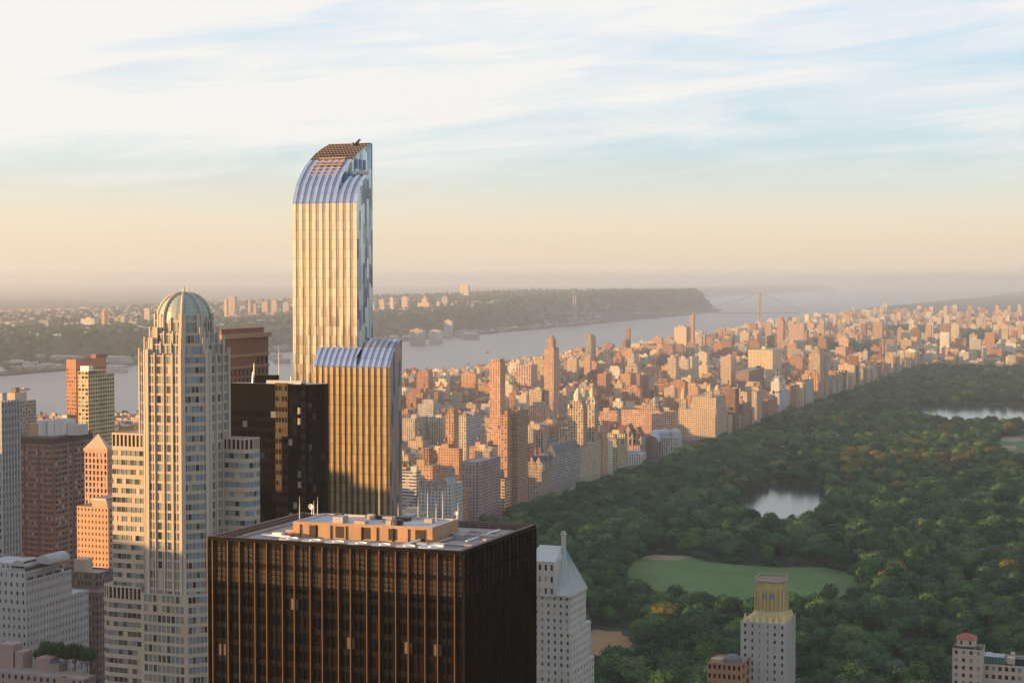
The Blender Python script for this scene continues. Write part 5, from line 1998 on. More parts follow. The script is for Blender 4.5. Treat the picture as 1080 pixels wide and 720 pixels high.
# corner-towered block
T = hand('massive corner-towered block lit orange on its front, behind the arched museum hall', (715.5, 755.5, 767, 432, 2645), 'tan', 0, name='corner_tower_block', tank=False)
xw, xe, ys, yn, zt = corner_box(715.5, 755.5, 767, 432, 2645)
w_ = xe - xw
z1_ = at(740, 418, 2660).z
mb = MB()
mb.box(xw + w_ * .33, xe - 2, ys + 6, yn - 4, zt - 1, z1_, 0, 1, TN['tan'], bottom=False)
mb.build('setback', [FAC[0], ROOF[0]], T)
for px, ypk in ((721, 408), (748.5, 404.5), (757, 405)):
    yy = ys + 8 if px < 755 else yn - 10
    c = on_y(px, 420, yy)
    top = on_y(px, ypk, yy)
    s = 5.2
    zz = zt if px == 721 else z1_
    mb = MB()
    mb.box(c.x - s, c.x + s, yy - s, yy + s, zz - 1, zz + (top.z - zz) * .45, 0, 1, TN['tan'], bottom=False)
    mb.build('tower', [FAC[2], ROOF[0]], T)
    spire(s * .85, zz + (top.z - zz) * .45, top.z, TN['tan'], T, c.x, yy)

# chateau block with steep slate roofs
xw, xe, ys, yn, zt = corner_box(556, 571, 585, 494, 1888)
T = thing('gabled_apartment_house', 'brown gabled house with steep dark slate roofs and dormers beside the park trees', 'apartment house', (xe, ys, 0))
OCC.append((xw - 2, xe + 2, ys - 2, yn + 2))
mb = MB()
mb.box(xw, xe, ys, yn, 0, zt, 0, 1, (0.30, 0.24, 0.19), bottom=False)
mb.build('walls', [FAC[0], ROOF[1]], T)
SLATE = M('blue_slate', (0.085, 0.10, 0.125), 0.7, var=0.3, scale=0.4)
zr = zt + 17
mb = MB()
k = 9
mb.frustum([(xw - .6, ys - .6), (xe + .6, ys - .6), (xe + .6, yn + .6), (xw - .6, yn + .6)], zt + .02, [(xw + k, ys + k), (xe - k, ys + k), (xe - k, yn - k), (xw + k, yn - k)], zr - 4)
mb.build('roof', [SLATE], T)


def gable(T, c, d, nr, w, z0, z1, zpk, wallm, roofm, dep=9):
    """wall gable at c, width w along d, facing nr"""
    a, b2 = c - d * w / 2, c + d * w / 2
    mb = MB()
    mb.face([(*a, z0), (*b2, z0), (*b2, z1), (*c, zpk), (*a, z1)], 0, [(0, 0), (2, 0), (2, 3), (1, 5), (0, 3)], (0.33, 0.26, 0.2))
    mb.wall(b2, b2 - nr * dep, z0, z1)
    mb.wall(a - nr * dep, a, z0, z1)
    mb.build('gable', [wallm], T)
    mb = MB()
    e = nr * .5
    mb.face([(*(a + e), z1), (*(c + e), zpk), (*(c - nr * dep), zpk), (*(a - nr * dep), z1)])
    mb.face([(*(c + e), zpk), (*(b2 + e), z1), (*(b2 - nr * dep), z1), (*(c - nr * dep), zpk)])
    mb.build('gable_roof', [roofm], T)


for f in (0.15, 0.5, 0.85):
    c = Vector((xe + .3, ys + (yn - ys) * f))
    gable(T, c, Vector((0, 1)), Vector((1, 0)), 10 if f != .5 else 8, zt - 3, zt + 7, zt + 15, FAC[0], SLATE)
for f in (0.3, 0.8):
    c = Vector((xw + (xe - xw) * f, ys - .3))
    gable(T, c, Vector((1, 0)), Vector((0, -1)), 9, zt - 3, zt + 6, zt + 14, FAC[0], SLATE)
add_box(T, 'chimney', xe - 12, xe - 10, ys + 10, ys + 13, zt + 8, zr + 4, BRNB)
add_box(T, 'chimney', xe - 14, xe - 12, yn - 14, yn - 11, zt + 8, zr + 3, BRNB)

# museum: long hall with brown roof, gabled lit wing, arched halls
MUSE = M('museum_granite', (0.40, 0.33, 0.30), 0.85, var=0.2)
MROOF = M('museum_roof', (0.20, 0.085, 0.06), 0.8, var=0.3, scale=0.2)
a, b2 = at(641, 468, 2390), at(674, 462, 2420)
T = thing('museum_hall', 'arched grey museum hall with a brown barrel end, domes and orange gables, by the park', 'museum', (b2.x, a.y, 0))
z0, zr = 33.0, 47.0
mb = MB()
x0, x1, y0, y1 = a.x, b2.x, a.y, a.y + 26
mb.box(x0, x1, y0, y1, 0, z0, 0, 0, (0.42, 0.28, 0.2), bottom=False)
mb.build('walls', [FAC[0]], T)
mb = MB()
mb.face([(x0, y0 - .5, z0), (x1, y0 - .5, z0), (x1, y0 + 13, zr), (x0, y0 + 13, zr)])
mb.face([(x1, y1 + .5, z0), (x0, y1 + .5, z0), (x0, y0 + 13, zr), (x1, y0 + 13, zr)])
mb.face([(x1, y0, z0), (x1, y1, z0), (x1, y0 + 13, zr)])
mb.build('roof', [MROOF], T)
for px, w, h in ((662, 15, 50), (671.5, 13, 46)):
    p = at(px, 470, 2375)
    gable(T, Vector((p.x, p.y)), Vector((1, 0)), Vector((0, -1)), w, 0, h - 14, h, FAC[2], MROOF, 20)
p, q = at(654, 474, 2368), at(677, 474, 2368)
mb = MB()
mb.box(p.x, q.x, p.y, p.y + 18, 0, 22, 0, 1, (0.47, 0.29, 0.18), bottom=False)
mb.build('wing', [FAC[2], MROOF], T)
# arched hall
c, e = at(679, 455, 2440), at(715, 455, 2440)
zt_ = at(697, 454, 2440).z
x0, x1, y0 = c.x, e.x, c.y
VAULT = M('blue_grey_vault', (0.36, 0.40, 0.43), 0.5, 0.2, var=0.2)
mb = MB()
mb.box(x0 + 9, x1, y0, y0 + 38, 0, zt_ - 12, 0, 1, (0.42, 0.41, 0.40), bottom=False)
mb.build('hall', [FAC[0], VAULT], T)
for (xa_, xb_, nm) in ((x0 + 9.02, x1, 0), ):
    mb = MB()
    n = 14
    for i in range(n):
        a0, a1 = math.pi * i / n, math.pi * (i + 1) / n
        ya_, yb_ = y0 + 19 - 19 * math.cos(a0), y0 + 19 - 19 * math.cos(a1)
        za_, zb2 = zt_ - 12 + 12 * math.sin(a0), zt_ - 12 + 12 * math.sin(a1)
        mb.face([(xa_, ya_, za_), (xb_, ya_, za_), (xb_, yb_, zb2), (xa_, yb_, zb2)])
        mb.face([(xb_, ya_, za_), (xb_, y0 + 19, zt_ - 12), (xb_, yb_, zb2)])
        mb.face([(xa_, ya_, za_), (xa_, y0 + 19, zt_ - 12), (xa_, yb_, zb2)])
    mb.build('vault_roof', [VAULT], T)
pa_, pb_ = at(681, 466, 2405), at(695, 466, 2405)
mb = MB()
n = 14
cx, rx = (pa_.x + pb_.x) / 2, (pb_.x - pa_.x) / 2
zA_ = at(688, 459, 2405).z
for i in range(n):
    a0, a1 = math.pi * i / n, math.pi * (i + 1) / n
    P0 = (cx - rx * math.cos(a0), pa_.y, zA_ - rx + rx * math.sin(a0))
    P1 = (cx - rx * math.cos(a1), pa_.y, zA_ - rx + rx * math.sin(a1))
    mb.face([P0, P1, (P1[0], pa_.y + 20, P1[2]), (P0[0], pa_.y + 20, P0[2])], 1)
    mb.face([P0, (cx, pa_.y, zA_ - rx), P1], 0)
mb.wall((pa_.x, pa_.y), (pb_.x, pa_.y), 0, zA_ - rx)
mb.build('barrel_end', [M('barrel_brown', (0.22, 0.13, 0.10), 0.8), VAULT], T)
for px in (701, 712):
    p = at(px, 460, 2432)
    mb = MB()
    z_ = at(px, 452.5, 2432).z
    mb.rod((p.x, p.y, 0), (p.x, p.y, z_ - 5), 8.2, None, 16)
    for i in range(5):
        f0, f1 = i / 5 * math.pi / 2, (i + 1) / 5 * math.pi / 2
        mb.rod((p.x, p.y, z_ - 5 + 6 * math.sin(f0)), (p.x, p.y, z_ - 5 + 6 * math.sin(f1)), 8.2 * math.cos(f0), max(8.2 * math.cos(f1), .02), 16, caps=False)
    mb.build('dome', [VAULT], T)
mb = MB()
p, q = at(695, 460, 2425), at(716, 460, 2425)
mb.box(p.x, q.x, p.y, p.y + 14, 0, at(705, 461, 2425).z, 0, 1, (0.43, 0.42, 0.40), bottom=False)
mb.build('portico', [FAC[2], VAULT], T)
OCC.append((min(x0, a.x) - 6, max(x1, b2.x) + 30, 2150, y0 + 44))
p, q = at(658, 480, 2310), at(678, 480, 2310)
T = thing('society_building', 'low white building with a pale blue roof among the park-side trees', 'museum', (q.x, p.y, 0))
zz = at(668, 478, 2310).z
mb = MB()
mb.box(p.x, q.x, p.y, p.y + 26, 0, zz, 0, 1, TN['white'], bottom=False)
mb.build('walls', [FAC[2], VAULT], T)
mb = MB()
mb.box(p.x + 3, q.x - 6, p.y + 5, p.y + 20, zz, zz + 3.5, 0, 0)
mb.build('roof_lantern', [VAULT], T)
OCC.append((p.x - 3, q.x + 3, p.y - 3, p.y + 30))

H = hand
H('tallest slim pink tower rising over the streets, straight-sided, in full sun', (516.5, 527.5, 533, 381.5, 2250), (0.50, 0.295, 0.20), 3, name='slim_tower', cat='apartment tower', extra=steps((.85, 4)), tank=False)
T = H('broader lower shoulder at the foot of the tallest slim pink tower', (513.5, 528, 533.5, 452, 2235), (0.50, 0.31, 0.20), 3, tank=False)
H('left one of the two orange-striped brown slabs at the edge of the park', (528, 535, 541.5, 437, 1815), (0.42, 0.25, 0.16), 3, hueshift=.95, tank=False)
H('right, wider one of the two orange-striped brown slabs at the edge of the park', (541, 546, 557, 433, 1828), (0.40, 0.24, 0.15), 0, hueshift=.9, tank=False)
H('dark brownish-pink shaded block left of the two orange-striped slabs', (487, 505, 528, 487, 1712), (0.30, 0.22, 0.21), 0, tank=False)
H('orange stepped block with corner piers, below the striped glass tower to its right', (462, 484, 488, 473, 1980), 'orange brick', 0)
H('narrow orange tower on the stepped orange block', (470, 478.5, 484, 436, 1996), 'orange brick', 2, name='slim_tower', cat='apartment tower', extra=steps((.7, 6)))
H('narrow cream tower just right of the narrow orange one', (484, 491.5, 493.5, 438, 2020), 'cream', 2, name='slim_tower', cat='apartment tower', extra=steps((.7, 4)))
H('blue-grey slab of stacked balconies in shade', (490, 493.5, 508, 439, 2350), (0.42, 0.42, 0.46), 4)
H('squat orange brick block in front of the blue-grey balcony slab', (495, 506, 511, 471, 2090), 'orange brick', 3)
H('pale ribbed block with a blank dark side, right of the striped glass tower', (424, 437.5, 452, 441, 2400), (0.42, 0.38, 0.32), 2, tank=False)
H('beige block of fine upright ribs, partly shaded, beside the narrow orange tower', (452.5, 467, 471, 440, 2430), (0.46, 0.40, 0.32), 2)
H('pale grey round-cornered block with horizontal bands, hidden below by the bronze office roof', (424, 439, 444, 497, 1640), (0.44, 0.43, 0.42), 1)
T = H('grey mansion block with a conical corner tower and dormers above the bronze office roof', (441, 476, 488, 511, 1620), (0.40, 0.39, 0.39), 0, name='mansion_block')
c = at(475, 500, 1620)
mb = MB()
zc0, zc1 = at(475, 503, 1620).z, at(475, 489, 1620).z
mb.rod((c.x - 2, c.y + 4, 0), (c.x - 2, c.y + 4, zc0), 3.6, None, 12)
mb.rod((c.x - 2, c.y + 4, zc0), (c.x - 2, c.y + 4, zc1), 4.0, .1, 12, mi=1)
mb.build('corner_tower', [BLANK, M('cone_slate', (0.20, 0.21, 0.22), 0.8)], T)
for px in (446, 453, 460, 467):
    p = on_y(px, 512, at(476, 511, 1620).y)
    gable(T, Vector((p.x, p.y - .3)), Vector((1, 0)), Vector((0, -1)), 4.5, p.z - 5, p.z + 2, p.z + 5, FAC[0], MATS['cone_slate'], 6)
H('orange brick block with an irregular roof, left of the conical-towered mansion block', (436, 456, 461, 491, 1800), 'orange brick', 0)
H('long grey-brown park-front block with a mansard roof between the gabled house and the twin-towered block', (576, 585, 611, 478, 1934), (0.36, 0.33, 0.31), 2, tank=False, extra=lambda T, xw, xe, ys, yn, zt, tint: (lambda mb: (mb.frustum([(xw, ys), (xe + .4, ys), (xe + .4, yn), (xw, yn)], zt + .03, [(xw + 3, ys + 3), (xe - 4, ys + 3), (xe - 4, yn - 3), (xw + 3, yn - 3)], zt + 8), mb.build('roof', [SLATE], T)))(MB()))
H('left of the two short grey-tan towers behind the gabled house', (553, 562, 565, 453, 2230), (0.42, 0.36, 0.30), 2)
H('right of the two short grey-tan towers behind the gabled house', (565, 573, 577, 454, 2250), (0.42, 0.36, 0.30), 2)
H('beige cube-like block under the striped-front slab', (544, 555, 557, 417, 2900), 'cream', 0)
H('left and widest of the three plain orange blocks in a row', (558, 571, 575.5, 411, 2950), 'tan', 3)
H('middle one, narrow and pinkish, of the three plain orange blocks in a row', (575.5, 583, 587.5, 411.5, 3000), 'pink', 3)
H('right one of the three plain orange blocks in a row, with a small roof house', (589.5, 597.5, 603.5, 412, 3050), 'tan', 3)
H('wide slab with upright cream stripes on its front, behind the plain orange blocks', (544, 560, 567, 384.5, 3570), (0.50, 0.34, 0.27), 2, bay=5.5)
H('slender stepped tower against the river with a narrow crown', (574, 584, 589.5, 367, 2950), (0.47, 0.30, 0.21), 3, name='slim_tower', cat='apartment tower', extra=steps((.62, 16), (.35, 6)), tank=False)
H('round-topped greenish tower standing against the river', (617, 623.5, 628.5, 356, 4300), (0.34, 0.34, 0.27), 2, name='slim_tower', cat='apartment tower', extra=steps((.85, 5), (.55, 4)), tank=False)
H('pinkish base block in front of the round-topped greenish tower', (616, 622.5, 624, 376, 4150), 'pink', 0)
H('thin dark brown tower against the river', (659.5, 664, 665.2, 347, 4800), (0.25, 0.17, 0.17), 3, name='slim_tower', cat='apartment tower', tank=False)
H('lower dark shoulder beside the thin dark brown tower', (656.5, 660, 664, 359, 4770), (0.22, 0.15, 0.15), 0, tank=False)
H('small grid-fronted block with a pale top, below the thin dark brown tower', (661.5, 669, 674, 377, 4200), (0.52, 0.47, 0.40), 2, extra=steps((.6, 9)))
H('red block left of the small grid-fronted one', (647, 655, 659, 376, 4250), 'red brick', 0)
H('rust-red cube with a purple-brown side, above the twin-towered block', (630, 639, 645, 394, 3450), 'red brick', 0)
H('broad orange-roofed block left of the dark maroon slab', (653, 665, 671, 394, 3520), 'orange brick', 0)
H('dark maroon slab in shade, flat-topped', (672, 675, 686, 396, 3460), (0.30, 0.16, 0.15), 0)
H('low orange block above the dark maroon slab', (681, 692, 695, 386, 4000), 'orange brick', 0)
H('sunlit yellow-orange tower left of the corner-towered block', (700.5, 711.5, 715, 409, 3060), 'tan', 3, name='slim_tower', cat='apartment tower')
H('long plain salmon slab with a pedimented roof house, behind the museum hall', (655.5, 712, 715, 433, 2570), (0.47, 0.31, 0.22), 3, tank=False, extra=steps((.25, 7), (.1, 5)), depth=24)
H('shorter salmon block left of the long salmon slab', (633, 651, 655, 434, 2540), (0.46, 0.28, 0.21), 3)
H('tall tan slab with a stepped left edge, behind the yellow-orange tower', (704, 713, 716, 377, 3700), 'tan', 3)
H('pale wide slab of thin ribs, right of the tall tan slab', (713, 726, 728, 378, 4000), 'cream', 2)
H('grey-sided tan slab right of the pale ribbed one', (727, 730, 737, 376, 4050), 'cream', 0)
H('small bright yellow block with a hut on top', (737, 746, 748, 385, 3950), (0.58, 0.48, 0.28), 0)
H('big blank cream block standing over the riverside roofs', (711, 724, 728.5, 345, 5200), (0.60, 0.50, 0.36), 3, extra=steps((.6, 6)), tank=False)
H('tall thin brick stack rising beside the big blank cream block', (727.5, 731.5, 733, 333, 5200), (0.46, 0.28, 0.22), 3, name='slim_tower', cat='tower', tank=False)
T = H('church tower with a bright pinnacle on the uptown ridge', (819.5, 826, 828.5, 338, 5900), (0.50, 0.30, 0.22), 2, name='church_tower', cat='church', tank=False, extra=steps((.7, 8), (.4, 7)))
H('pinkish wide block just right of the church tower', (832, 848, 850, 342, 5800), (0.42, 0.32, 0.28), 0)
H('yellowish wide slab on a brown shaded base, uptown of the corner-towered block', (789, 815, 825, 369, 4000), (0.56, 0.46, 0.30), 0)
H('narrow orange slab with a shaded right side, left of the yellowish wide slab', (760, 771, 775, 376, 3650), 'tan', 3)
H('glowing orange park-front tower, tallest of the row, toward the far end', (853, 865, 870, 373, 3480), 'tan', 2, name='slim_tower', cat='apartment tower', extra=steps((.7, 9), (.4, 6)))
H('smaller twin just uptown of the glowing orange park-front tower', (866, 871, 874, 376, 3540), 'tan', 2, name='slim_tower', cat='apartment tower', extra=steps((.7, 7)))
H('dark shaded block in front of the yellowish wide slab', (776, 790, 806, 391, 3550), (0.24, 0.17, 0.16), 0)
H('orange wide block with a central hut, right of the corner-towered block', (772, 788, 791, 413, 2860), 'tan', 0)
H('rust-red park-front block with one lit orange end', (776, 784, 791, 426, 2815), 'red brick', 0)
H('tan park-front tower with a lit narrow end', (793, 798, 804, 413, 2930), 'tan', 0)
H('brick park-front block with white corner stones', (803, 810, 820, 421.5, 2990), 'red brick', 0)
H('blue-white park-front block in shade', (816, 822, 833, 414, 3080), (0.50, 0.52, 0.55), 3)
H('white stepped rooftop block above the blue-white park-front block', (813, 822, 829, 402, 3170), 'white', 0, extra=steps((.7, 6), (.4, 5)))
H('greenish copper-topped park-front block', (843, 848, 858, 402, 3330), (0.36, 0.42, 0.38), 0)


OCC.append((-880, -600, 2120, 2592))


def skyline(u):
    return np.interp(u, [-60, 150, 235, 285, 330, 425, 475, 540, 620, 700, 760, 800, 870, 900, 1000, 1080, 1150], [436, 437, 420, 405, 400, 388, 390, 378, 368, 361, 352, 346, 337, 330, 325, 324, 324])


GEN = []


def gen(x0, x1, y0, y1, h, ti=None, style=None):
    u = proj(((x0 + x1) / 2, (y0 + y1) / 2, 0))
    if u is None or not (-70 < u[0] < 1150):
        return
    c = ((x0 + x1) / 2, (y0 + y1) / 2)
    for o in OCC:
        if x0 < o[1] and x1 > o[0] and y0 < o[3] and y1 > o[2]:
            return
    cap = CAMZ - (skyline(u[0]) + RN.uniform(0, 8) - 296) / FPX * u[2]
    h = min(h, max(cap, 9))
    i = RN.choices(range(8), [20, 22, 14, 12, 12, 6, 6, 10])[0] if ti is None else ti
    k_ = RN.uniform(.82, 1.2)
    t = tuple(min(.7, max(.05, v * k_ * RN.uniform(.95, 1.05) * q)) for v, q in zip(TINTS[i][1], (1.02, 1.0, .88)))
    st = RN.choices(range(5), [46, 8, 18, 20, 8])[0] if style is None else style
    GEN.append((x0, x1, y0, y1, h, i, t, st, u))


AVX = [(-867, -638), (-1129, -893), (-1329, -1155), (-1537, -1355), (-1735, -1563)]
for kk in range(0, 54):
    y0 = 700 + 80.5 * kk
    yb = y0 + 62
    for bi, (bx0, bx1) in enumerate(AVX):
        def front(xa, xb, hs):
            y = y0
            while y < yb - 14:
                w = RN.choice([14, 16, 20, 24, 30])
                ye2 = min(y + w, yb)
                if yb - ye2 < 11:
                    ye2 = yb
                gen(xa + RN.uniform(0, 6) * (xa == bx0 and 0 or 1), xb, y, ye2 - RN.uniform(.5, 2.5), hs() * RN.choice([.75, .9, 1, 1]))
                y = ye2

        def mixh(lo, hi, p, tlo, thi):
            return lambda: RN.uniform(tlo, thi) if RN.random() < p * (1.6 if y0 < 1400 else 1) else RN.uniform(lo, hi)
        near_ = y0 < 2000
        east = [mixh(40, 56, 0.08, 60, 80), mixh(14, 32, 0.07, 45, 70), mixh(14, 36, 0.07, 45, 75), mixh(26, 48, 0.10, 55, 85), mixh(32, 46, .05, 50, 65)][bi]
        west = [mixh(13, 32, 0.06, 42, 66), mixh(14, 36, 0.07, 45, 72), mixh(26, 48, 0.09, 55, 85), mixh(32, 46, 0.06, 50, 70), mixh(34, 50, .06, 55, 70)][bi]
        de, dw = RN.uniform(28, 40), RN.uniform(26, 36)
        front(bx1 - de, bx1, east)
        front(bx0, bx0 + dw, west)
        for yy0, yy1 in ((y0, y0 + 22), (yb - 22, yb)):
            x = bx0 + dw + 1
            while x < bx1 - de - 12:
                w = RN.choice([9, 12, 16, 22, 30])
                xe_ = min(x + w, bx1 - de - 1)
                gen(x, xe_ - .4, yy0, yy1, RN.uniform(30, 52) if RN.random() < 0.09 else RN.uniform(12, 20))
                x = xe_
FAR = []
GREEN = [(865, 922, 366, 381), (1012, 1050, 350, 368), (935, 985, 346, 356)]


def in_green(x, y):
    u = proj((x, y, 0))
    if u is None:
        return False
    return any(a < u[0] < b_ and c < u[1] < d for a, b_, c, d in GREEN)


def farb(x, y, w, d, h, i=None, z=0.0):
    u = proj((x, y, z))
    if u is None or not (-60 < u[0] < 1145):
        return
    i = RN.choices(range(8), [16, 20, 20, 8, 14, 8, 10, 6])[0] if i is None else i
    k_ = RN.uniform(.82, 1.2)
    t = tuple(min(.7, v * k_ * RN.uniform(.95, 1.05) * q) for v, q in zip(TINTS[i][1], (1.02, 1.0, .88)))
    FAR.append((x - w / 2, x + w / 2, y - d / 2, y + d / 2, z, z + h, i, t, RN.choices(range(5), [46, 8, 18, 20, 8])[0], u))


for kk in range(3300):
    y = 4890 + 8500 * RN.random() ** 1.5
    xlo = east_shore(y) + 90
    x = xlo + (min(1500, y * 0.02 + 400) - xlo) * RN.random()
    x, y = round(x / 34) * 34 + RN.uniform(-3, 3), round(y / 40) * 40 + RN.uniform(-3, 3)
    if in_green(x, y):
        continue
    h = RN.uniform(12, 24) if RN.random() < .68 else RN.uniform(26, 50) if RN.random() < .8 else RN.uniform(50, 85)
    if x < xlo + 260:
        h = max(h, RN.uniform(22, 45))
    u = proj((x, y, 0))
    h = min(h, max(9, CAMZ - (skyline(u[0]) - 8 + RN.uniform(0, 8) - 296) / FPX * u[2])) if u else h
    farb(x, y, RN.uniform(18, 36), RN.uniform(18, 42), h)

# named landmarks that labels point to: text, photo position
LM = [('the tallest slim pink tower', 522, 440), ('the twin-towered block', 614, 450), ('the arched museum hall', 690, 465), ('the corner-towered block', 742, 438),
      ('the brown gabled house', 571, 500), ('the glowing orange park-front tower', 860, 392), ('the big blank cream block', 719, 352),
      ('the slender stepped tower', 581, 385), ('the round-topped greenish tower', 622, 372), ('the thin dark brown tower', 662, 368),
      ('the church tower', 823, 345), ('the yellowish wide slab', 802, 380), ('the three plain orange blocks', 580, 422), ('the dark maroon slab', 680, 405),
      ('the conical-towered mansion block', 470, 515), ('the yellow-fronted tower', 98, 430), ('the striped glass skyscraper', 400, 450), ('the far end of the park', 985, 385)]
ORD = ['nearest', 'second nearest', 'third nearest', 'fourth nearest', 'fifth nearest', 'sixth nearest', 'seventh nearest', 'eighth nearest', 'ninth nearest', 'tenth nearest',
       'eleventh nearest', 'twelfth nearest', 'thirteenth nearest', 'fourteenth nearest', 'fifteenth nearest', 'sixteenth nearest', 'seventeenth nearest', 'eighteenth nearest',
       'nineteenth nearest', 'twentieth nearest'] + ['%s nearest' % w for w in ('21st', '22nd', '23rd', '24th', '25th', '26th', '27th', '28th', '29th', '30th', '31st', '32nd', '33rd', '34th', '35th', '36th', '37th', '38th', '39th', '40th')]


def assign_labels(items, landmarks, noun):
    """items: (photo x, photo y, descriptor); a label per item, told apart by nearest landmark, side and rank"""
    keyed = {}
    for k, (u, v, desc) in enumerate(items):
        lm = min(landmarks, key=lambda l: math.hypot(l[1] - u, (l[2] - v) * 1.4))
        dx, dy = u - lm[1], v - lm[2]
        side = ('right of' if dx > 0 else 'left of') if abs(dx) > abs(dy) else ('behind' if dy < 0 else 'in front of')
        keyed.setdefault((desc, side, lm[0]), []).append((math.hypot(dx, dy), k))
    out = [None] * len(items)
    for (desc, side, lm), rows in keyed.items():
        rows.sort()
        for r, (_, k) in enumerate(rows):
            out[k] = f'{desc} {noun}, {ORD[min(r, len(ORD) - 1)]} {side} {lm}'
    return out


# the two hundred that show largest are things, the rest one mass
SHOW = []
for g in GEN:
    x0, x1, y0, y1, h, i, t, st, u = g
    top = proj(((x0 + x1) / 2, (y0 + y1) / 2, h))
    if not (0 < top[0] < 1080):
        continue
    hidden = (110 < top[0] < 425) or (top[0] < 150 and top[1] > 455) or (424 < top[0] < 565 and top[1] > 520)
    size = (x1 - x0 + 0.5 * (y1 - y0)) * max(h - 12, 2) / u[2] ** 2 * (0.02 if hidden else 1)
    SHOW.append((size, g, top))
SHOW.sort(key=lambda s: -s[0])
NEAR = SHOW[:215]
near_ids = set(id(s[1]) for s in NEAR)


def size_word(h):
    return 'low' if h < 26 else 'mid-height' if h < 52 else 'tall'


items = [(t_[0], t_[1], f'{size_word(g[4])} {TINTS[g[5]][0]}') for _, g, t_ in NEAR]
labs = assign_labels(items, LM, 'apartment block')
for (_, g, _t), lab in zip(NEAR, labs):
    x0, x1, y0, y1, h, i, t, st, u = g
    T = thing('apartment_block', lab, 'apartment block', (x1, y0, 0), group='apartment blocks west of the park')
    parts_for(T, x0, x1, y0, y1, h, t, st, RN)
    if h > 40 and RN.random() < .6:
        k = RN.uniform(.55, .8)
        cx, cy, w, d = (x0 + x1) / 2, (y0 + y1) / 2, (x1 - x0) / 2, (y1 - y0) / 2
        mb = MB()
        mb.box(cx - w * k, cx + w * k, cy - d * k, cy + d * k, h - .9, h + RN.choice([3.2, 6.4, 6.4]), 0, 1, t, bottom=False)
        mb.build('setback', [FAC[st], ROOF[0]], T)

mb = MB()
for g in GEN:
    if id(g) in near_ids:
        continue
    x0, x1, y0, y1, h, i, t, st, u = g
    mb.box(x0, x1, y0, y1, 0, h, st, 5 + RN.randrange(3), t, bottom=False, par=0.8)
    w, d = x1 - x0, y1 - y0
    bx, by = RN.uniform(x0 + 1, x1 - w * .4), RN.uniform(y0 + 1, y1 - d * .4)
    mb.box(bx, bx + w * .3, by, by + d * .3, h - .8, h + RN.uniform(2.5, 5), 8, 8, t)
    if RN.random() < .3:
        mb.rod((bx + w * .15, by + d * .15, h + 2), (bx + w * .15, by + d * .15, h + 8), 1.9, 1.6, 8, mi=9)
o = mb.build('city_blocks', FAC + ROOF + [BLANK, WOODT])
kind(o, 'stuff')
o['label'] = 'packed lower houses and blocks filling the streets west of the park'

FAR.sort(key=lambda f: -((f[1] - f[0]) * (f[5] - f[4])) / f[9][2] ** 2)
mb = MB()
for f in FAR:
    x0, x1, y0, y1, z0, z1, i, t, st, u = f
    mb.box(x0, x1, y0, y1, z0 - 2, z1, st, 5 + RN.randrange(3), t, bottom=False)
    if RN.random() < .5:
        w, d = x1 - x0, y1 - y0
        mb.box(x0 + w * .2, x0 + w * .6, y0 + d * .3, y0 + d * .7, z1, z1 + RN.uniform(2.5, 6), 8, 8, t, bottom=False)
o = mb.build('uptown_blocks', FAC + ROOF + [BLANK])
kind(o, 'stuff')
o['label'] = 'hazy uptown rooftops beyond the far end of the park'

# ------------------------------------------------------------------ across the river
def hz(x, y):
    return float(height(np.array(x), np.array(y)))


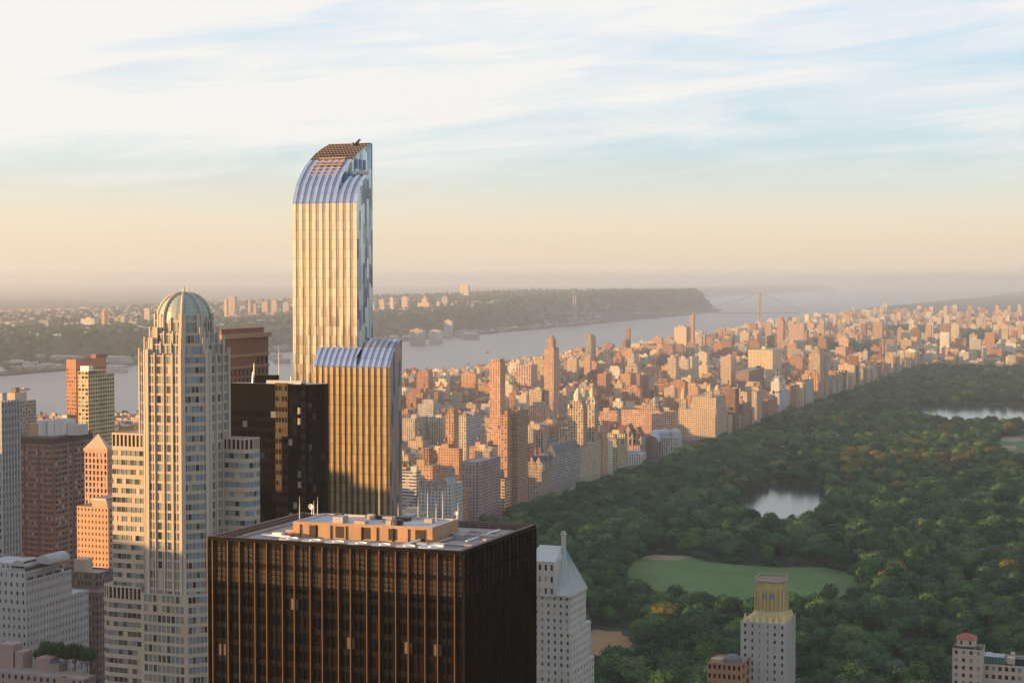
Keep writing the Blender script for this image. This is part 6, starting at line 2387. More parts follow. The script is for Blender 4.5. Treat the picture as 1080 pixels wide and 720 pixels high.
NJ = [  # label, left, right, top, distance, tint, kind
    ('small bright orange tower on the far plateau, left of the domed tower', 107, 111.5, 328, 7200, (0.55, 0.28, 0.16), 't'),
    ('hazy pinkish block right of the small bright orange tower on the far plateau', 127, 133, 333.5, 7400, (0.42, 0.32, 0.26), 't'),
    ('long low pale hall on the far plateau, left of the small bright orange tower', 85, 106, 336, 7000, (0.55, 0.50, 0.38), 't'),
    ('hazy pale block just left of the green dome on the far plateau', 152, 160, 327, 8000, (0.50, 0.38, 0.28), 't'),
    ('narrow bright slab forming the upright of the orange pair right of the dome', 236.5, 240, 316, 8600, (0.60, 0.44, 0.30), 't'),
    ('pinkish slab with a lit top joined to the narrow bright slab', 240, 251, 313, 8700, (0.42, 0.30, 0.26), 't'),
    ('small hazy pink tower between the orange pair and the grey ribbed pair', 261.5, 265, 317.5, 9000, (0.48, 0.32, 0.26), 't'),
    ('squat hazy pink block beside the grey ribbed pair', 267, 271, 320, 9000, (0.46, 0.32, 0.26), 't'),
    ('left tower of the grey ribbed pair on the far ridge', 276, 284.5, 318.5, 8800, (0.42, 0.32, 0.30), 't'),
    ('right tower of the grey ribbed pair on the far ridge', 286, 294, 317, 8850, (0.42, 0.32, 0.30), 't'),
    ('grey slab behind the grey ribbed pair, partly behind the striped glass skyscraper', 298, 307, 319, 9000, (0.34, 0.31, 0.31), 't'),
    ('first hazy tower right of the striped glass skyscraper, thin and lit', 391, 396, 320, 9200, (0.50, 0.38, 0.30), 't'),
    ('pair-mate lit slab, second right of the striped glass skyscraper', 399.5, 407, 316.5, 9200, (0.48, 0.36, 0.30), 't'),
    ('thin bright slab, third right of the striped glass skyscraper', 411, 416, 314, 9300, (0.58, 0.46, 0.36), 't'),
    ('hazy slab with a white top edge, left of the stepped orange ridge block', 423.5, 432, 313, 9500, (0.50, 0.40, 0.34), 't'),
    ('stepped orange block crowning the far ridge', 440, 457, 319, 9500, (0.58, 0.38, 0.28), 's'),
    ('hazy thin block right of the stepped orange ridge block', 460, 465, 318, 9600, (0.46, 0.38, 0.34), 't'),
    ('grey-blue slab behind the cliff, right of the stepped orange ridge block', 465.5, 474, 313, 9900, (0.32, 0.32, 0.34), 't'),
    ('small peach block on the ridge left of the tallest hazy tower', 475, 479.5, 320.5, 9800, (0.56, 0.40, 0.32), 't'),
    ('tallest hazy yellowish tower far beyond the ridge', 485, 497, 300.5, 12800, (0.52, 0.46, 0.36), 't'),
    ('small low peach block on the ridge just right of the tallest hazy tower', 496, 501, 321, 9800, (0.52, 0.44, 0.34), 't'),
    ('left one of two small orange blocks left of the bridge tower', 518, 523, 316, 10200, (0.56, 0.38, 0.30), 't'),
    ('right one of two small orange blocks left of the bridge tower', 528, 534, 317, 10200, (0.56, 0.38, 0.30), 't'),
    ('pale curved-roofed waterfront block at the foot of the far cliff', 452, 469, 350.5, 7300, (0.50, 0.48, 0.42), 'v'),
    ('wide grey-brown waterfront block at the foot of the far cliff', 432, 451, 347.5, 7150, (0.36, 0.32, 0.30), 't'),
    ('tall pale waterfront block behind the curved-roofed one', 468, 479.5, 338, 8000, (0.46, 0.44, 0.40), 't'),
    ('long low waterfront block right of the tall pale one', 480, 500, 348.5, 8000, (0.42, 0.38, 0.34), 't'),
    ('low grey warehouse on a pier, right of the tall pale waterfront block', 488, 508, 352, 7750, (0.36, 0.35, 0.34), 'p'),
    ('blue-grey riverside hall at the far left border', -4, 22, 374, 5400, (0.36, 0.40, 0.42), 'p'),
    ('flat grey riverside hall, second from the left border', 25, 50, 374.5, 5350, (0.38, 0.37, 0.36), 'p'),
    ('long pale riverside block with dark openings, nearest the water at left', -2, 48, 381, 5100, (0.46, 0.43, 0.40), 't'),
    ('pale low riverside shed left of the orange slab', 50, 70, 384, 5080, (0.44, 0.42, 0.40), 'p'),
    ('long grey riverside hall running behind the orange slab', 52, 96, 376, 5350, (0.42, 0.42, 0.42), 'p'),
    ('grey riverside hall between the orange slab and the domed tower', 112, 142, 376.5, 5350, (0.42, 0.42, 0.42), 'p'),
    ('white pier shed on the water between the orange slab and the domed tower', 112, 137, 386, 4990, (0.62, 0.58, 0.52), 'p'),
    ('dark pier shed reaching into the river at the left border', -20, 11, 391, 4820, (0.26, 0.26, 0.27), 'p'),
    ('long red-roofed low block on top of the far cliff at the left', 2, 31, 356, 5900, (0.40, 0.24, 0.21), 'p'),
    ('white waterfront shed seen between the brown slab and the striped glass skyscraper', 284, 300, 373, 5750, (0.52, 0.50, 0.46), 'p'),
    ('grey pier seen between the brown slab and the striped glass skyscraper', 288, 308, 378.5, 5500, (0.34, 0.34, 0.35), 'p'),
]
NJR = random.Random(5)
for lab, xl, xr, yt, D, tint, kd in NJ:
    a, b2 = at(xl, yt, D), at(xr, yt, D)
    w = max(b2.x - a.x, 8) * 0.86
    x0, x1, y0 = a.x, a.x + w, a.y
    dep = min(max(18, w * 0.5), 40)
    g = hz((x0 + x1) / 2, y0 + dep / 2)
    base = min(g, a.z - 6) - 3 if g > WATER_Z else WATER_Z - 2
    T = thing('hillside_tower' if kd in 'ts' else 'waterfront_hall', lab, 'distant building', (x1, y0, base))
    mb = MB()
    mb.box(x0, x1, y0, y0 + dep, base, a.z, 0, 1, tint, 5.0, 4.0, bottom=False, par=.8)
    mb.build('walls', [FAC[0 if kd != 'p' else 1], ROOF[2]], T)
    if kd == 's':
        mb = MB()
        mb.box(x0 + w * .35, x0 + w * .8, y0 + 3, y0 + dep - 3, a.z - 1, a.z + 22, 0, 1, tint, 5, 4, bottom=False)
        mb.box(x0 + w * .5, x0 + w * .65, y0 + 5, y0 + dep - 5, a.z + 21, a.z + 38, 0, 1, tint, 5, 4, bottom=False)
        mb.build('setback', [FAC[0], ROOF[2]], T)
    elif kd == 'v':
        mb = MB()
        n = 10
        for i in range(n):
            a0, a1 = math.pi * i / n, math.pi * (i + 1) / n
            cx = (x0 + x1) / 2
            p, q = (cx - w / 2 * math.cos(a0), a.z + 12 * math.sin(a0)), (cx - w / 2 * math.cos(a1), a.z + 12 * math.sin(a1))
            mb.face([(p[0], y0, p[1]), (q[0], y0, q[1]), (q[0], y0 + dep, q[1]), (p[0], y0 + dep, p[1])])
            mb.face([(p[0], y0, p[1]), (cx, y0, a.z), (q[0], y0, q[1])])
        mb.build('curved_roof', [ROOF[2]], T)
    elif kd == 'p':
        mb = MB()
        mb.frustum([(x0 - .5, y0 - .5), (x1 + .5, y0 - .5), (x1 + .5, y0 + dep + .5), (x0 - .5, y0 + dep + .5)], a.z + .02,
                   [(x0 - .5, y0 + dep / 2 - .3), (x1 + .5, y0 + dep / 2 - .3), (x1 + .5, y0 + dep / 2 + .3), (x0 - .5, y0 + dep / 2 + .3)], a.z + dep * .12)
        mb.build('roof', [ROOF[2] if NJR.random() < .7 else ROOF[0]], T)
    else:
        mb = MB()
        mb.box(x0 + w * .3, x0 + w * .62, y0 + dep * .3, y0 + dep * .7, a.z - .8, a.z + 5, tint=tint)
        mb.build('bulkhead', [BLANK], T)

# small houses of the plateau towns: one mass
mb = MB()
cnt = 0
while cnt < 1800:
    y = 2800 + 7600 * NJR.random()
    d = NJR.uniform(30, 150) if NJR.random() < .16 else 420 + 3800 * NJR.random() ** 1.7
    x = float(west_shore(y)) - d
    u = proj((x, y, 60))
    if u is None or not (-60 < u[0] < 640):
        continue
    g = hz(x, y)
    w, dp = NJR.uniform(9, 20), NJR.uniform(9, 16)
    h = NJR.uniform(6, 11)
    if NJR.random() < .12:
        w, dp, h = NJR.uniform(22, 60), NJR.uniform(18, 30), NJR.uniform(9, 20)
    t = NJR.choice([(0.33, 0.32, 0.30), (0.28, 0.24, 0.19), (0.24, 0.17, 0.13), (0.20, 0.20, 0.21), (0.26, 0.21, 0.17), (0.44, 0.41, 0.36)])
    mb.box(x - w / 2, x + w / 2, y - dp / 2, y + dp / 2, g - 4, g + h, 0, 1 + NJR.randrange(3), t, 4, 3, bottom=False)
    if h < 11:
        mb.frustum([(x - w / 2, y - dp / 2), (x + w / 2, y - dp / 2), (x + w / 2, y + dp / 2), (x - w / 2, y + dp / 2)], g + h + .02,
                   [(x - w / 2, y - .1), (x + w / 2, y - .1), (x + w / 2, y + .1), (x - w / 2, y + .1)], g + h + dp * .3, mi=1 + NJR.randrange(3))
    cnt += 1
o = mb.build('plateau_houses', [FAC[3]] + ROOF)
kind(o, 'stuff')
o['label'] = 'scattered small houses and sheds on the far plateau and shore'

# suspension bridge
A_, B_ = at(606, 330, 10050), at(801, 330, 10050)
ax = Vector((A_.x, A_.y, 0))
bx = Vector((B_.x, B_.y, 0))
bd = (bx - ax).normalized()
bn = Vector((-bd.y, bd.x, 0))
T = thing('suspension_bridge', 'grey suspension bridge far up the river, one lattice tower each side', 'bridge', (ax.x, ax.y, WATER_Z))
BST = M('bridge_steel', (0.21, 0.22, 0.24), 0.6, 0.2, var=0.15, scale=.05)
ZD, ZTW = 62.0, 178.0
for c in (ax, bx):
    mb = MB()
    for s in (-1, 1):
        for q in (-1, 1):
            p = c + bn * 16 * s + bd * 7 * q
            mb.rod((p.x, p.y, WATER_Z - 5), (p.x, p.y, ZTW - 12), 3.4, 2.6, 6)
    for z in (20, 52, 76, 100, 124, 148):
        p, q = c + bn * -18, c + bn * 18
        mb.rod((p.x, p.y, z), (q.x, q.y, z), 1.9, None, 6)
        if z < 148:
            mb.rod((p.x, p.y, z), (q.x, q.y, z + 22), 1.1, None, 5)
            mb.rod((q.x, q.y, z), (p.x, p.y, z + 22), 1.1, None, 5)
    for i in range(8):
        a0, a1 = math.pi * i / 8, math.pi * (i + 1) / 8
        p, q = c - bn * 16 * math.cos(a0), c - bn * 16 * math.cos(a1)
        mb.rod((p.x, p.y, ZTW - 12 + 10 * math.sin(a0) - 6), (q.x, q.y, ZTW - 12 + 10 * math.sin(a1) - 6), 4.0, None, 6)
    p, q = c + bn * -19, c + bn * 19
    mb.rod((p.x, p.y, ZTW), (q.x, q.y, ZTW), 5, None, 6)
    mb.build('bridge_tower', [BST], T)
d0, d1 = ax - bd * 260, bx + bd * 240
mb = MB()
mb.prism([tuple((d0 - bn * 16).xy), tuple((d1 - bn * 16).xy), tuple((d1 + bn * 16).xy), tuple((d0 + bn * 16).xy)], ZD - 4, ZD + 1.0, 0, 0, bottom=True)
mb.build('deck', [BST], T)
span = (bx - ax).length
for s in (-1, 1):
    mb = MB()
    pv = None
    for i in range(-6, 31):
        t_ = i / 24
        p = ax + bd * span * t_ + bn * 16 * s
        if 0 <= t_ <= 1:
            z = ZD + 8 + (ZTW - ZD - 8) * (2 * t_ - 1) ** 2
        else:
            e = -t_ if t_ < 0 else t_ - 1
            z = ZTW - (ZTW - ZD) * min(e / .25, 1)
        q = Vector((p.x, p.y, z))
        if pv is not None:
            mb.rod(pv, q, 0.7, None, 5, caps=False)
        if 0 < t_ < 1:
            mb.rod((p.x, p.y, ZD), q, 0.12, None, 4, caps=False)
        pv = q
    mb.build('main_cable', [BST], T)

# two boats on the river
for lab, px, py, L in (('small dark tug on the open river right of the striped glass skyscraper', 514, 372, 26), ('low barge on the river at the left', 27, 411, 40)):
    c = on_z(px, py, WATER_Z)
    T = thing('boat', lab, 'boat', (c.x, c.y, WATER_Z))
    mb = MB()
    hull = [(c.x - 4, c.y - L / 2), (c.x + 4, c.y - L / 2), (c.x + 4.5, c.y + L * .2), (c.x, c.y + L / 2), (c.x - 4.5, c.y + L * .2)]
    mb.frustum([(c.x + (p[0] - c.x) * .8, c.y + (p[1] - c.y) * .93) for p in hull], WATER_Z - .6, hull, WATER_Z + 2.6)
    mb.build('hull', [M('hull_paint', (0.10, 0.07, 0.06), 0.6)], T)
    mb = MB()
    mb.box(c.x - 2.6, c.x + 2.6, c.y - L * .25, c.y + L * .1, WATER_Z + 2.6, WATER_Z + 6.0)
    mb.box(c.x - 1.8, c.x + 1.8, c.y - L * .05, c.y + L * .09, WATER_Z + 6.0, WATER_Z + 8.6)
    mb.build('cabin', [M('cabin_paint', (0.55, 0.36, 0.26), 0.6)], T)
    mb = MB()
    mb.rod((c.x, c.y - L * .1, WATER_Z + 6), (c.x, c.y - L * .1, WATER_Z + 11), .7, .6, 8)
    mb.build('funnel', [DARKM], T)

# small castle tower among the trees
p = at(1019, 475, 2560)
T = thing('castle_tower', 'small pale stone tower poking out of the woods left of the far lawn', 'castle', (p.x, p.y, 0))
zt = at(1019, 469.5, 2560).z
mb = MB()
mb.rod((p.x, p.y, 0), (p.x, p.y, zt - 4), 3.2, 3.0, 10)
mb.rod((p.x, p.y, zt - 4), (p.x, p.y, zt - 2.6), 3.6, 3.6, 10)
mb.build('walls', [PALEC], T)
mb = MB()
mb.rod((p.x, p.y, zt - 2.6), (p.x, p.y, zt + 1.5), 3.2, 0.1, 10)
mb.build('roof', [M('slate_cap', (0.30, 0.32, 0.33), 0.8)], T)
mb = MB()
mb.rod((p.x, p.y, zt + 1.0), (p.x, p.y, zt + 9), 0.3, 0.2, 6)
mb.build('flagpole', [WHITEM], T)
p = on_z(948, 706, 5)
T = thing('garden_kiosk', 'small grey-roofed kiosk half hidden by trees left of the red-roofed turret', 'kiosk', (p.x, p.y, 0))
mb = MB()
mb.box(p.x - 5, p.x + 5, p.y - 4, p.y + 4, 0, 7, tint=(.3, .28, .26))
mb.build('walls', [BLANK], T)
mb = MB()
mb.frustum([(p.x - 6, p.y - 5), (p.x + 6, p.y - 5), (p.x + 6, p.y + 5), (p.x - 6, p.y + 5)], 7.01, [(p.x - 2, p.y - .2), (p.x + 2, p.y - .2), (p.x + 2, p.y + .2), (p.x - 2, p.y + .2)], 12)
mb.build('roof', [M('kiosk_slate', (0.12, 0.13, 0.14), 0.9)], T)
KIOSK = p

# ------------------------------------------------------------------ trees
TONES = [('deep green', (0.008, 0.036, 0.020), (0.050, 0.118, 0.052)), ('mid green', (0.018, 0.062, 0.026), (0.084, 0.168, 0.058)),
         ('light green', (0.048, 0.100, 0.032), (0.145, 0.215, 0.068)), ('golden', (0.100, 0.098, 0.024), (0.230, 0.200, 0.055))]


def leaf_mat(name, a, b_):
    m, nt, b = _nt('leaves_' + name.replace(' ', '_'))
    nb = NB(nt)
    g = nt.nodes.new('ShaderNodeNewGeometry')
    oi = nt.nodes.new('ShaderNodeObjectInfo')
    n = nb.noise(g.outputs['Position'], 0.16, 3, 0.6)
    f = nb.math('ADD', nb.math('MULTIPLY', g.outputs['Random Per Island'], 0.40), nb.math('ADD', nb.math('MULTIPLY', n, 0.55), nb.math('MULTIPLY_ADD', oi.outputs['Random'], 0.7, -0.33)))
    c = nb.ramp(f, [(0.1, a), (0.9, b_)])
    nt.links.new(c, b.inputs['Base Color'])
    b.inputs['Roughness'].default_value = 0.75
    b.inputs['Specular IOR Level'].default_value = 0.12
    return m


LEAF = [leaf_mat(*t) for t in TONES]
BARK = M('bark', (0.09, 0.07, 0.055), 0.95, var=0.4, scale=1.5)


def crown_mesh(seed, mat, leaves=1900):
    """crown about 14 m across: lobes of leaf clumps round limbs, with gaps between them"""
    rs = np.random.default_rng(seed)
    nl = rs.integers(9, 13)
    lobes = []
    for i in range(nl):
        a = rs.uniform(0, 2 * math.pi)
        r_ = 4.5 * math.sqrt(rs.uniform(0.02, 1))
        zz = 9.6 + rs.uniform(-2.4, 3.8) * (1 - (r_ / 6.6) ** 2 * 0.7)
        lobes.append((r_ * math.cos(a), r_ * math.sin(a), zz, rs.uniform(2.3, 3.7)))
    lobes.append((0, 0, 10.8, 4.2))
    V, F = [], []
    # dark inner mass of twigs and leaves so that the sky only shows through near the outline
    for (x, y, z, r_) in lobes:
        b0 = len(V)
        nu, nv = 7, 4
        rr = r_ * 0.80
        V.append((x, y, z + rr))
        for j in range(1, nv):
            ph = math.pi * j / nv
            for i in range(nu):
                th = 2 * math.pi * i / nu + j * .4
                k = rr * (1 + rs.uniform(-.18, .18))
                V.append((x + k * math.sin(ph) * math.cos(th), y + k * math.sin(ph) * math.sin(th), z + k * math.cos(ph)))
        V.append((x, y, z - rr))
        for i in range(nu):
            F.append((b0, b0 + 1 + i, b0 + 1 + (i + 1) % nu))
            F.append((b0 + 1 + nu * (nv - 1), b0 + 1 + nu * (nv - 2) + (i + 1) % nu, b0 + 1 + nu * (nv - 2) + i))
            for j in range(nv - 2):
                q = b0 + 1 + nu * j
                F.append((q + i, q + nu + i, q + nu + (i + 1) % nu, q + (i + 1) % nu))
    w = np.array([l[3] ** 2 for l in lobes])
    w /= w.sum()
    for k in range(leaves):
        x, y, z, r_ = lobes[rs.choice(len(lobes), p=w)]
        d = rs.normal(size=3)
        d /= np.linalg.norm(d)
        if d[2] < -0.45:
            d[2] = -d[2] * .5
        p = np.array([x, y, z]) + d * r_ * rs.uniform(0.82, 1.16)
        n = d * 0.8 + rs.normal(size=3) * 0.45 + np.array([0, 0, .25])
        n /= np.linalg.norm(n)
        t = np.cross(n, rs.normal(size=3))
        t /= np.linalg.norm(t)
        bt = np.cross(n, t)
        s = rs.uniform(0.28, 0.62)
        s2 = s * rs.uniform(.6, 1.0)
        b0 = len(V)
        V += [tuple(p - t * s - bt * s2 * .3), tuple(p + bt * -s2 + t * s * .2), tuple(p + t * s), tuple(p + bt * s2)]
        F.append((b0, b0 + 1, b0 + 2, b0 + 3))
    me = bpy.data.meshes.new('crown')
    me.from_pydata(V, [], F)
    me.materials.append(mat)
    me.update()
    return me


def trunk_mesh():
    mb = MB()
    mb.rod((0, 0, -.5), (0.1, 0, 3.4), 0.50, 0.36, 8)
    for i in range(5):
        a = 2 * math.pi * i / 5 + .3
        mb.rod((0.1, 0, 3.0), (2.6 * math.cos(a), 2.6 * math.sin(a), 7.6), 0.26, 0.10, 6, caps=False)
        mb.rod((2.6 * math.cos(a), 2.6 * math.sin(a), 7.6), (4.1 * math.cos(a + .2), 4.1 * math.sin(a + .2), 9.6), 0.10, 0.05, 5, caps=False)
    o = mb.build('trunk', [BARK])
    me = o.data
    bpy.data.objects.remove(o)
    return me


TRUNK = trunk_mesh()
SHAPES = 4
CROWNS = [[crown_mesh(100 + 10 * t + s, LEAF[t]) for s in range(SHAPES)] for t in range(4)]


def in_poly(x, y, P):
    r_ = False
    n = len(P)
    j = n - 1
    for i in range(n):
        xi, yi, xj, yj = P[i][0], P[i][1], P[j][0], P[j][1]
        if (yi > y) != (yj > y) and x < (xj - xi) * (y - yi) / (yj - yi) + xi:
            r_ = not r_
        j = i
    return r_


TR = random.Random(99)
CLEAR = [LAKE, RESERVOIR, LAWN, GREAT, FIELD]


def sunlit_zone(u, v):
    """part of the wood where sunlit treetops are painted as golden leaves"""
    return math.exp(-((u - 950) / 85) ** 2 - ((v - 484) / 14) ** 2)


PTS = []
step = 16.0
yy = 805.0
while yy < 4860:
    st = step * (1.0 if yy < 2600 else 1.15)
    xx = -609.0
    while xx < 240:
        x, y = xx + TR.uniform(-.48, .48) * st, yy + TR.uniform(-.48, .48) * st
        xx += st
        u = proj((x, y, 12))
        if u is None or not (400 < u[0] < 1165) or u[1] > 790:
            continue
        if any(in_poly(x, y, P) for P in CLEAR):
            continue
        if abs(x - KIOSK.x) < 9 and -16 < y - KIOSK.y < 7:
            continue
        s = TR.uniform(0.85, 1.62) + (0.45 if TR.random() < .14 else 0)
        clump = 0.5 + 0.5 * float(vnoise(x, y, 120, 7))
        w = [42, 34 + 14 * clump, 5 + 26 * max(0, clump - .35), 0.5 + 40 * sunlit_zone(u[0], u[1])]  # golden weight puts the sunlight on the treetops into leaf colour
        tone = TR.choices(range(4), w)[0]
        PTS.append((x, y, s, min(s, 1.3) * TR.uniform(.78, 1.22), TR.uniform(0, 6.28), tone, TR.randrange(SHAPES), u))
    yy += st
# bushes along the banks and the edges of the clearings
for P in (LAKE, LAWN, RESERVOIR, GREAT):
    c = sum((Vector((p[0], p[1])) for p in P), Vector((0, 0))) / len(P)
    for i in range(len(P)):
        a, b2 = Vector(P[i][:2]), Vector(P[(i + 1) % len(P)][:2])
        for q in range(int((b2 - a).length / 6) + 1):
            p = a.lerp(b2, TR.random())
            p += (p - c).normalized() * TR.uniform(3, 9)
            u = proj((p.x, p.y, 4))
            if u and 500 < u[0] < 1165 and p.x > -606:
                s = TR.uniform(.28, .55)
                PTS.append((p.x, p.y, s, s * .9, TR.uniform(0, 6.28), TR.choice([0, 1, 1, 2]), TR.randrange(SHAPES), u))
# a few that stand out; sunlit crowns are painted as golden leaves
for px, py, s, tone in ((946, 612, 1.5, 3), (936, 616, 1.2, 3), (1066, 612, 1.5, 3), (1076, 602, 1.2, 3), (940, 545, 1.7, 2), (925, 552, 1.4, 2), (835, 432, 1.6, 3), (1012, 590, 1.2, 3)):
    p = on_z(px, py + 8, 0)
    PTS.append((p.x, p.y, s, s * 1.02, TR.uniform(0, 6.28), tone, TR.randrange(SHAPES), proj((p.x, p.y, 12))))


def screened(u, v):
    return u < 566 or (u < 628 and v > 574) or (745 < u < 842 and v > 655) or (790 < u < 832 and v > 610) or (u > 1002 and v > 680) or v > 716 or u > 1078


ranked = sorted([k for k, t in enumerate(PTS) if not screened(t[7][0], proj((t[0], t[1], 14 * t[3]))[1])], key=lambda k: -PTS[k][2] / PTS[k][7][2])
near = ranked[:290]
TLM = [('the lawn', 780, 615), ('the lake', 825, 545), ('the clay ball field', 638, 670), ('the gilded tower', 811, 650), ('the cream copper-roofed hotel', 600, 640), ('the red-roofed turret', 1020, 680),
       ('the golden tree right of the lawn', 946, 605), ('the bronze office block', 566, 580), ('the orange brick annex', 762, 705), ('the grey-roofed kiosk', 948, 700), ('the right border of the picture', 1080, 620)]
items = []
for k in near:
    x, y, s, sz, a, tone, sh, u = PTS[k]
    v = proj((x, y, 12 * sz))
    items.append((v[0], v[1], ('broad ' if s > 1.6 else 'small ' if s < 1.1 else 'medium ') + TONES[tone][0]))
tl = assign_labels(items, TLM, 'tree')
SRC = {}
for k, lab in zip(near, tl):
    x, y, s, sz, a, tone, sh, u = PTS[k]
    T = thing('park_tree', lab, 'tree', (x, y, 0), group='trees in the park')
    T.rotation_euler = (0, 0, a)
    T.scale = (s, s, sz)
    for nm, me in (('trunk', TRUNK), ('crown', CROWNS[tone][sh])):
        o = bpy.data.objects.new(nm, me)
        COL.objects.link(o)
        o.parent = T
        if nm == 'crown':
            SRC.setdefault((tone, sh), o)
near_set = set(near)

# roof garden trees in the lower left corner
xw, xe, ys, yn, zt = TERR
gi = 0
for px, h in ((42, 6.5), (50, 8.5), (60, 9.0), (70, 7.5), (79, 9.5), (86, 7.0), (92, 8.0)):
    p = on_y(px, 705, ys + 15 + (gi % 2) * 3)
    T = thing('garden_tree', 'dark roof garden tree, ' + ['leftmost', 'second from the left', 'third from the left', 'middle one', 'third from the right', 'second from the right', 'rightmost'][gi] + ' behind the red chimney', 'tree', (p.x, p.y, zt - .8), group='roof garden trees')
    # the deck it stands on
    gi += 1
    s = h / 13.5
    T.scale = (s * .9, s * .9, s)
    T.rotation_euler = (0, 0, gi)
    for nm, me in (('trunk', TRUNK), ('crown', CROWNS[0][gi % SHAPES])):
        o = bpy.data.objects.new(nm, me)
        COL.objects.link(o)
        o.parent = T


# the rest of the wood: one mass of scattered crowns
def scatter(name, label, pts):
    """pts: x, y, z, s, sz, rot, source index"""
    me = bpy.data.meshes.new(name)
    me.from_pydata([p[:3] for p in pts], [], [])
    A = me.attributes.new('size', 'FLOAT_VECTOR', 'POINT')
    A.data.foreach_set('vector', np.array([(p[3], p[3], p[4]) for p in pts], dtype=np.float32).ravel())
    A = me.attributes.new('turn', 'FLOAT_VECTOR', 'POINT')
    A.data.foreach_set('vector', np.array([(0, 0, p[5]) for p in pts], dtype=np.float32).ravel())
    A = me.attributes.new('pick', 'INT', 'POINT')
    A.data.foreach_set('value', np.array([p[6] for p in pts], dtype=np.int32))
    o = bpy.data.objects.new(name, me)
    COL.objects.link(o)
    kind(o, 'stuff')
    o['label'] = label
    ng = bpy.data.node_groups.new(name + '_scatter', 'GeometryNodeTree')
    ng.interface.new_socket('Geometry', in_out='INPUT', socket_type='NodeSocketGeometry')
    ng.interface.new_socket('Geometry', in_out='OUTPUT', socket_type='NodeSocketGeometry')
    N, L = ng.nodes, ng.links
    gi_, go = N.new('NodeGroupInput'), N.new('NodeGroupOutput')
    iop = N.new('GeometryNodeInstanceOnPoints')
    ji = N.new('GeometryNodeJoinGeometry')
    keys = [(t, s) for t in range(4) for s in range(SHAPES)]
    for kx in reversed(keys):
        n = N.new('GeometryNodeObjectInfo')
        n.transform_space = 'ORIGINAL'
        n.inputs['Object'].default_value = SRC[kx]
        n.inputs['As Instance'].default_value = True
        L.new(n.outputs['Geometry'], ji.inputs[0])
    L.new(gi_.outputs[0], iop.inputs['Points'])
    L.new(ji.outputs[0], iop.inputs['Instance'])
    iop.inputs['Pick Instance'].default_value = True

    def attr(nm, dt):
        n = N.new('GeometryNodeInputNamedAttribute')
        n.data_type = dt
        n.inputs['Name'].default_value = nm
        return n.outputs[0]
    L.new(attr('pick', 'INT'), iop.inputs['Instance Index'])
    L.new(attr('size', 'FLOAT_VECTOR'), iop.inputs['Scale'])
    L.new(attr('turn', 'FLOAT_VECTOR'), iop.inputs['Rotation'])
    L.new(iop.outputs[0], go.inputs[0])
    md = o.modifiers.new('scatter', 'NODES')
    md.node_group = ng
    return o


for t in range(4):          # every tone and shape needs one standing tree to be scattered from
    for s in range(SHAPES):
        if (t, s) not in SRC:
            k = next((k for k in ranked[290:] if PTS[k][5] == t), ranked[300 + t * 4 + s])
            x, y, sc, sz, a, tone, sh, u = PTS[k]
            near_set.add(k)
            ranked.remove(k)
            T = thing('park_tree', f'medium {TONES[t][0]} tree deep in the wood, shape {"abcd"[s]}'.replace(', shape a', ' near the lake').replace(', shape b', ' near the far lawn').replace(', shape c', ' near the park edge').replace(', shape d', ' near the reservoir'), 'tree', (x, y, 0), group='trees in the park')
            T.rotation_euler = (0, 0, a)
            T.scale = (sc, sc, sz)
            for nm, me in (('trunk', TRUNK), ('crown', CROWNS[t][s])):
                o = bpy.data.objects.new(nm, me)
                COL.objects.link(o)
                o.parent = T
                if nm == 'crown':
                    SRC[(t, s)] = o

wood = [(x, y, -1.0 if y < 4700 else 0, s, sz, a, tone * SHAPES + sh) for k, (x, y, s, sz, a, tone, sh, u) in enumerate(PTS) if k not in near_set]
scatter('park_woodland', 'dense summer woodland filling the park beyond the nearer trees', wood)

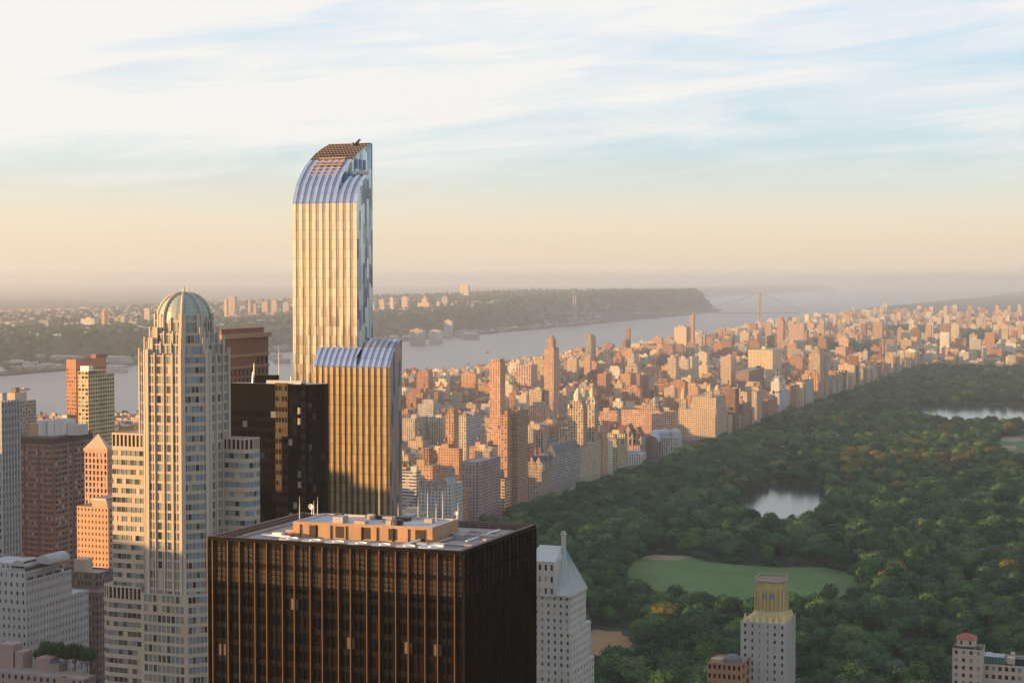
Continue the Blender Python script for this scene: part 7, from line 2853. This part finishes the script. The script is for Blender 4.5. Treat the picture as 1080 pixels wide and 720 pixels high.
hill = []
while len(hill) < 8500:
    y = 2600 + 12500 * TR.random() ** 1.2
    d = 120 + (900 * TR.random() ** 1.3 if TR.random() < .7 else 3200 * TR.random())
    x = float(west_shore(y)) - d
    u = proj((x, y, 60))
    if u is None or not (-60 < u[0] < 780):
        continue
    s = TR.uniform(1.0, 2.0)
    hill.append((x, y, hz(x, y) - 5, s, s * .9, TR.uniform(0, 6.28), TR.choices([0, 1, 2], [70, 25, 5])[0] * SHAPES + TR.randrange(SHAPES)))
scatter('hillside_woodland', 'hazy woods on the cliffs and plateau across the river', hill)

town = []
for k in range(2600):
    y = 900 + 5600 * TR.random()
    if TR.random() < .4:
        x = TR.uniform(-1758, -1700)
    elif TR.random() < .5:
        x = TR.choice([-867, -893, -1129, -1155, -1342, -1537, -1355]) + TR.uniform(-2, 2)
    else:
        x = TR.uniform(-1730, 400)
        y = 4900 + 3500 * TR.random()
    u = proj((x, y, 8))
    if u is None or not (-60 < u[0] < 1140):
        continue
    s = TR.uniform(.55, 1.0)
    town.append((x, y, 0, s, s, TR.uniform(0, 6.28), TR.choices([0, 1, 2], [50, 40, 10])[0] * SHAPES + TR.randrange(SHAPES)))
for a, b_, c, d in GREEN:
    for k in range(420):
        p = on_z(TR.uniform(a, b_), TR.uniform(c, d), 0)
        s = TR.uniform(.9, 1.6)
        town.append((p.x, p.y, 0, s, s, TR.uniform(0, 6.28), TR.choices([0, 1], [70, 30])[0] * SHAPES + TR.randrange(SHAPES)))
scatter('street_trees', 'trees along the side streets, riverside and uptown parks', town)

# ------------------------------------------------------------------ haze
mb = MB()
mb.box(-46600, 20600, -2700, 46600, -26, 332)
o = mb.build('haze', [])
kind(o, 'stuff')
m = bpy.data.materials.new('evening_haze')
m.use_nodes = True
nt = m.node_tree
for n in list(nt.nodes):
    nt.nodes.remove(n)
out = nt.nodes.new('ShaderNodeOutputMaterial')
pv = nt.nodes.new('ShaderNodeVolumePrincipled')
pv.inputs['Color'].default_value = (0.955, 0.965, 0.965, 1)
pv.inputs['Density'].default_value = 5.6e-5
pv.inputs['Anisotropy'].default_value = 0.60
nt.links.new(pv.outputs[0], out.inputs['Volume'])
o.data.materials.append(m)

for o in list(bpy.data.objects):
    if '_loc' in o:
        del o['_loc']
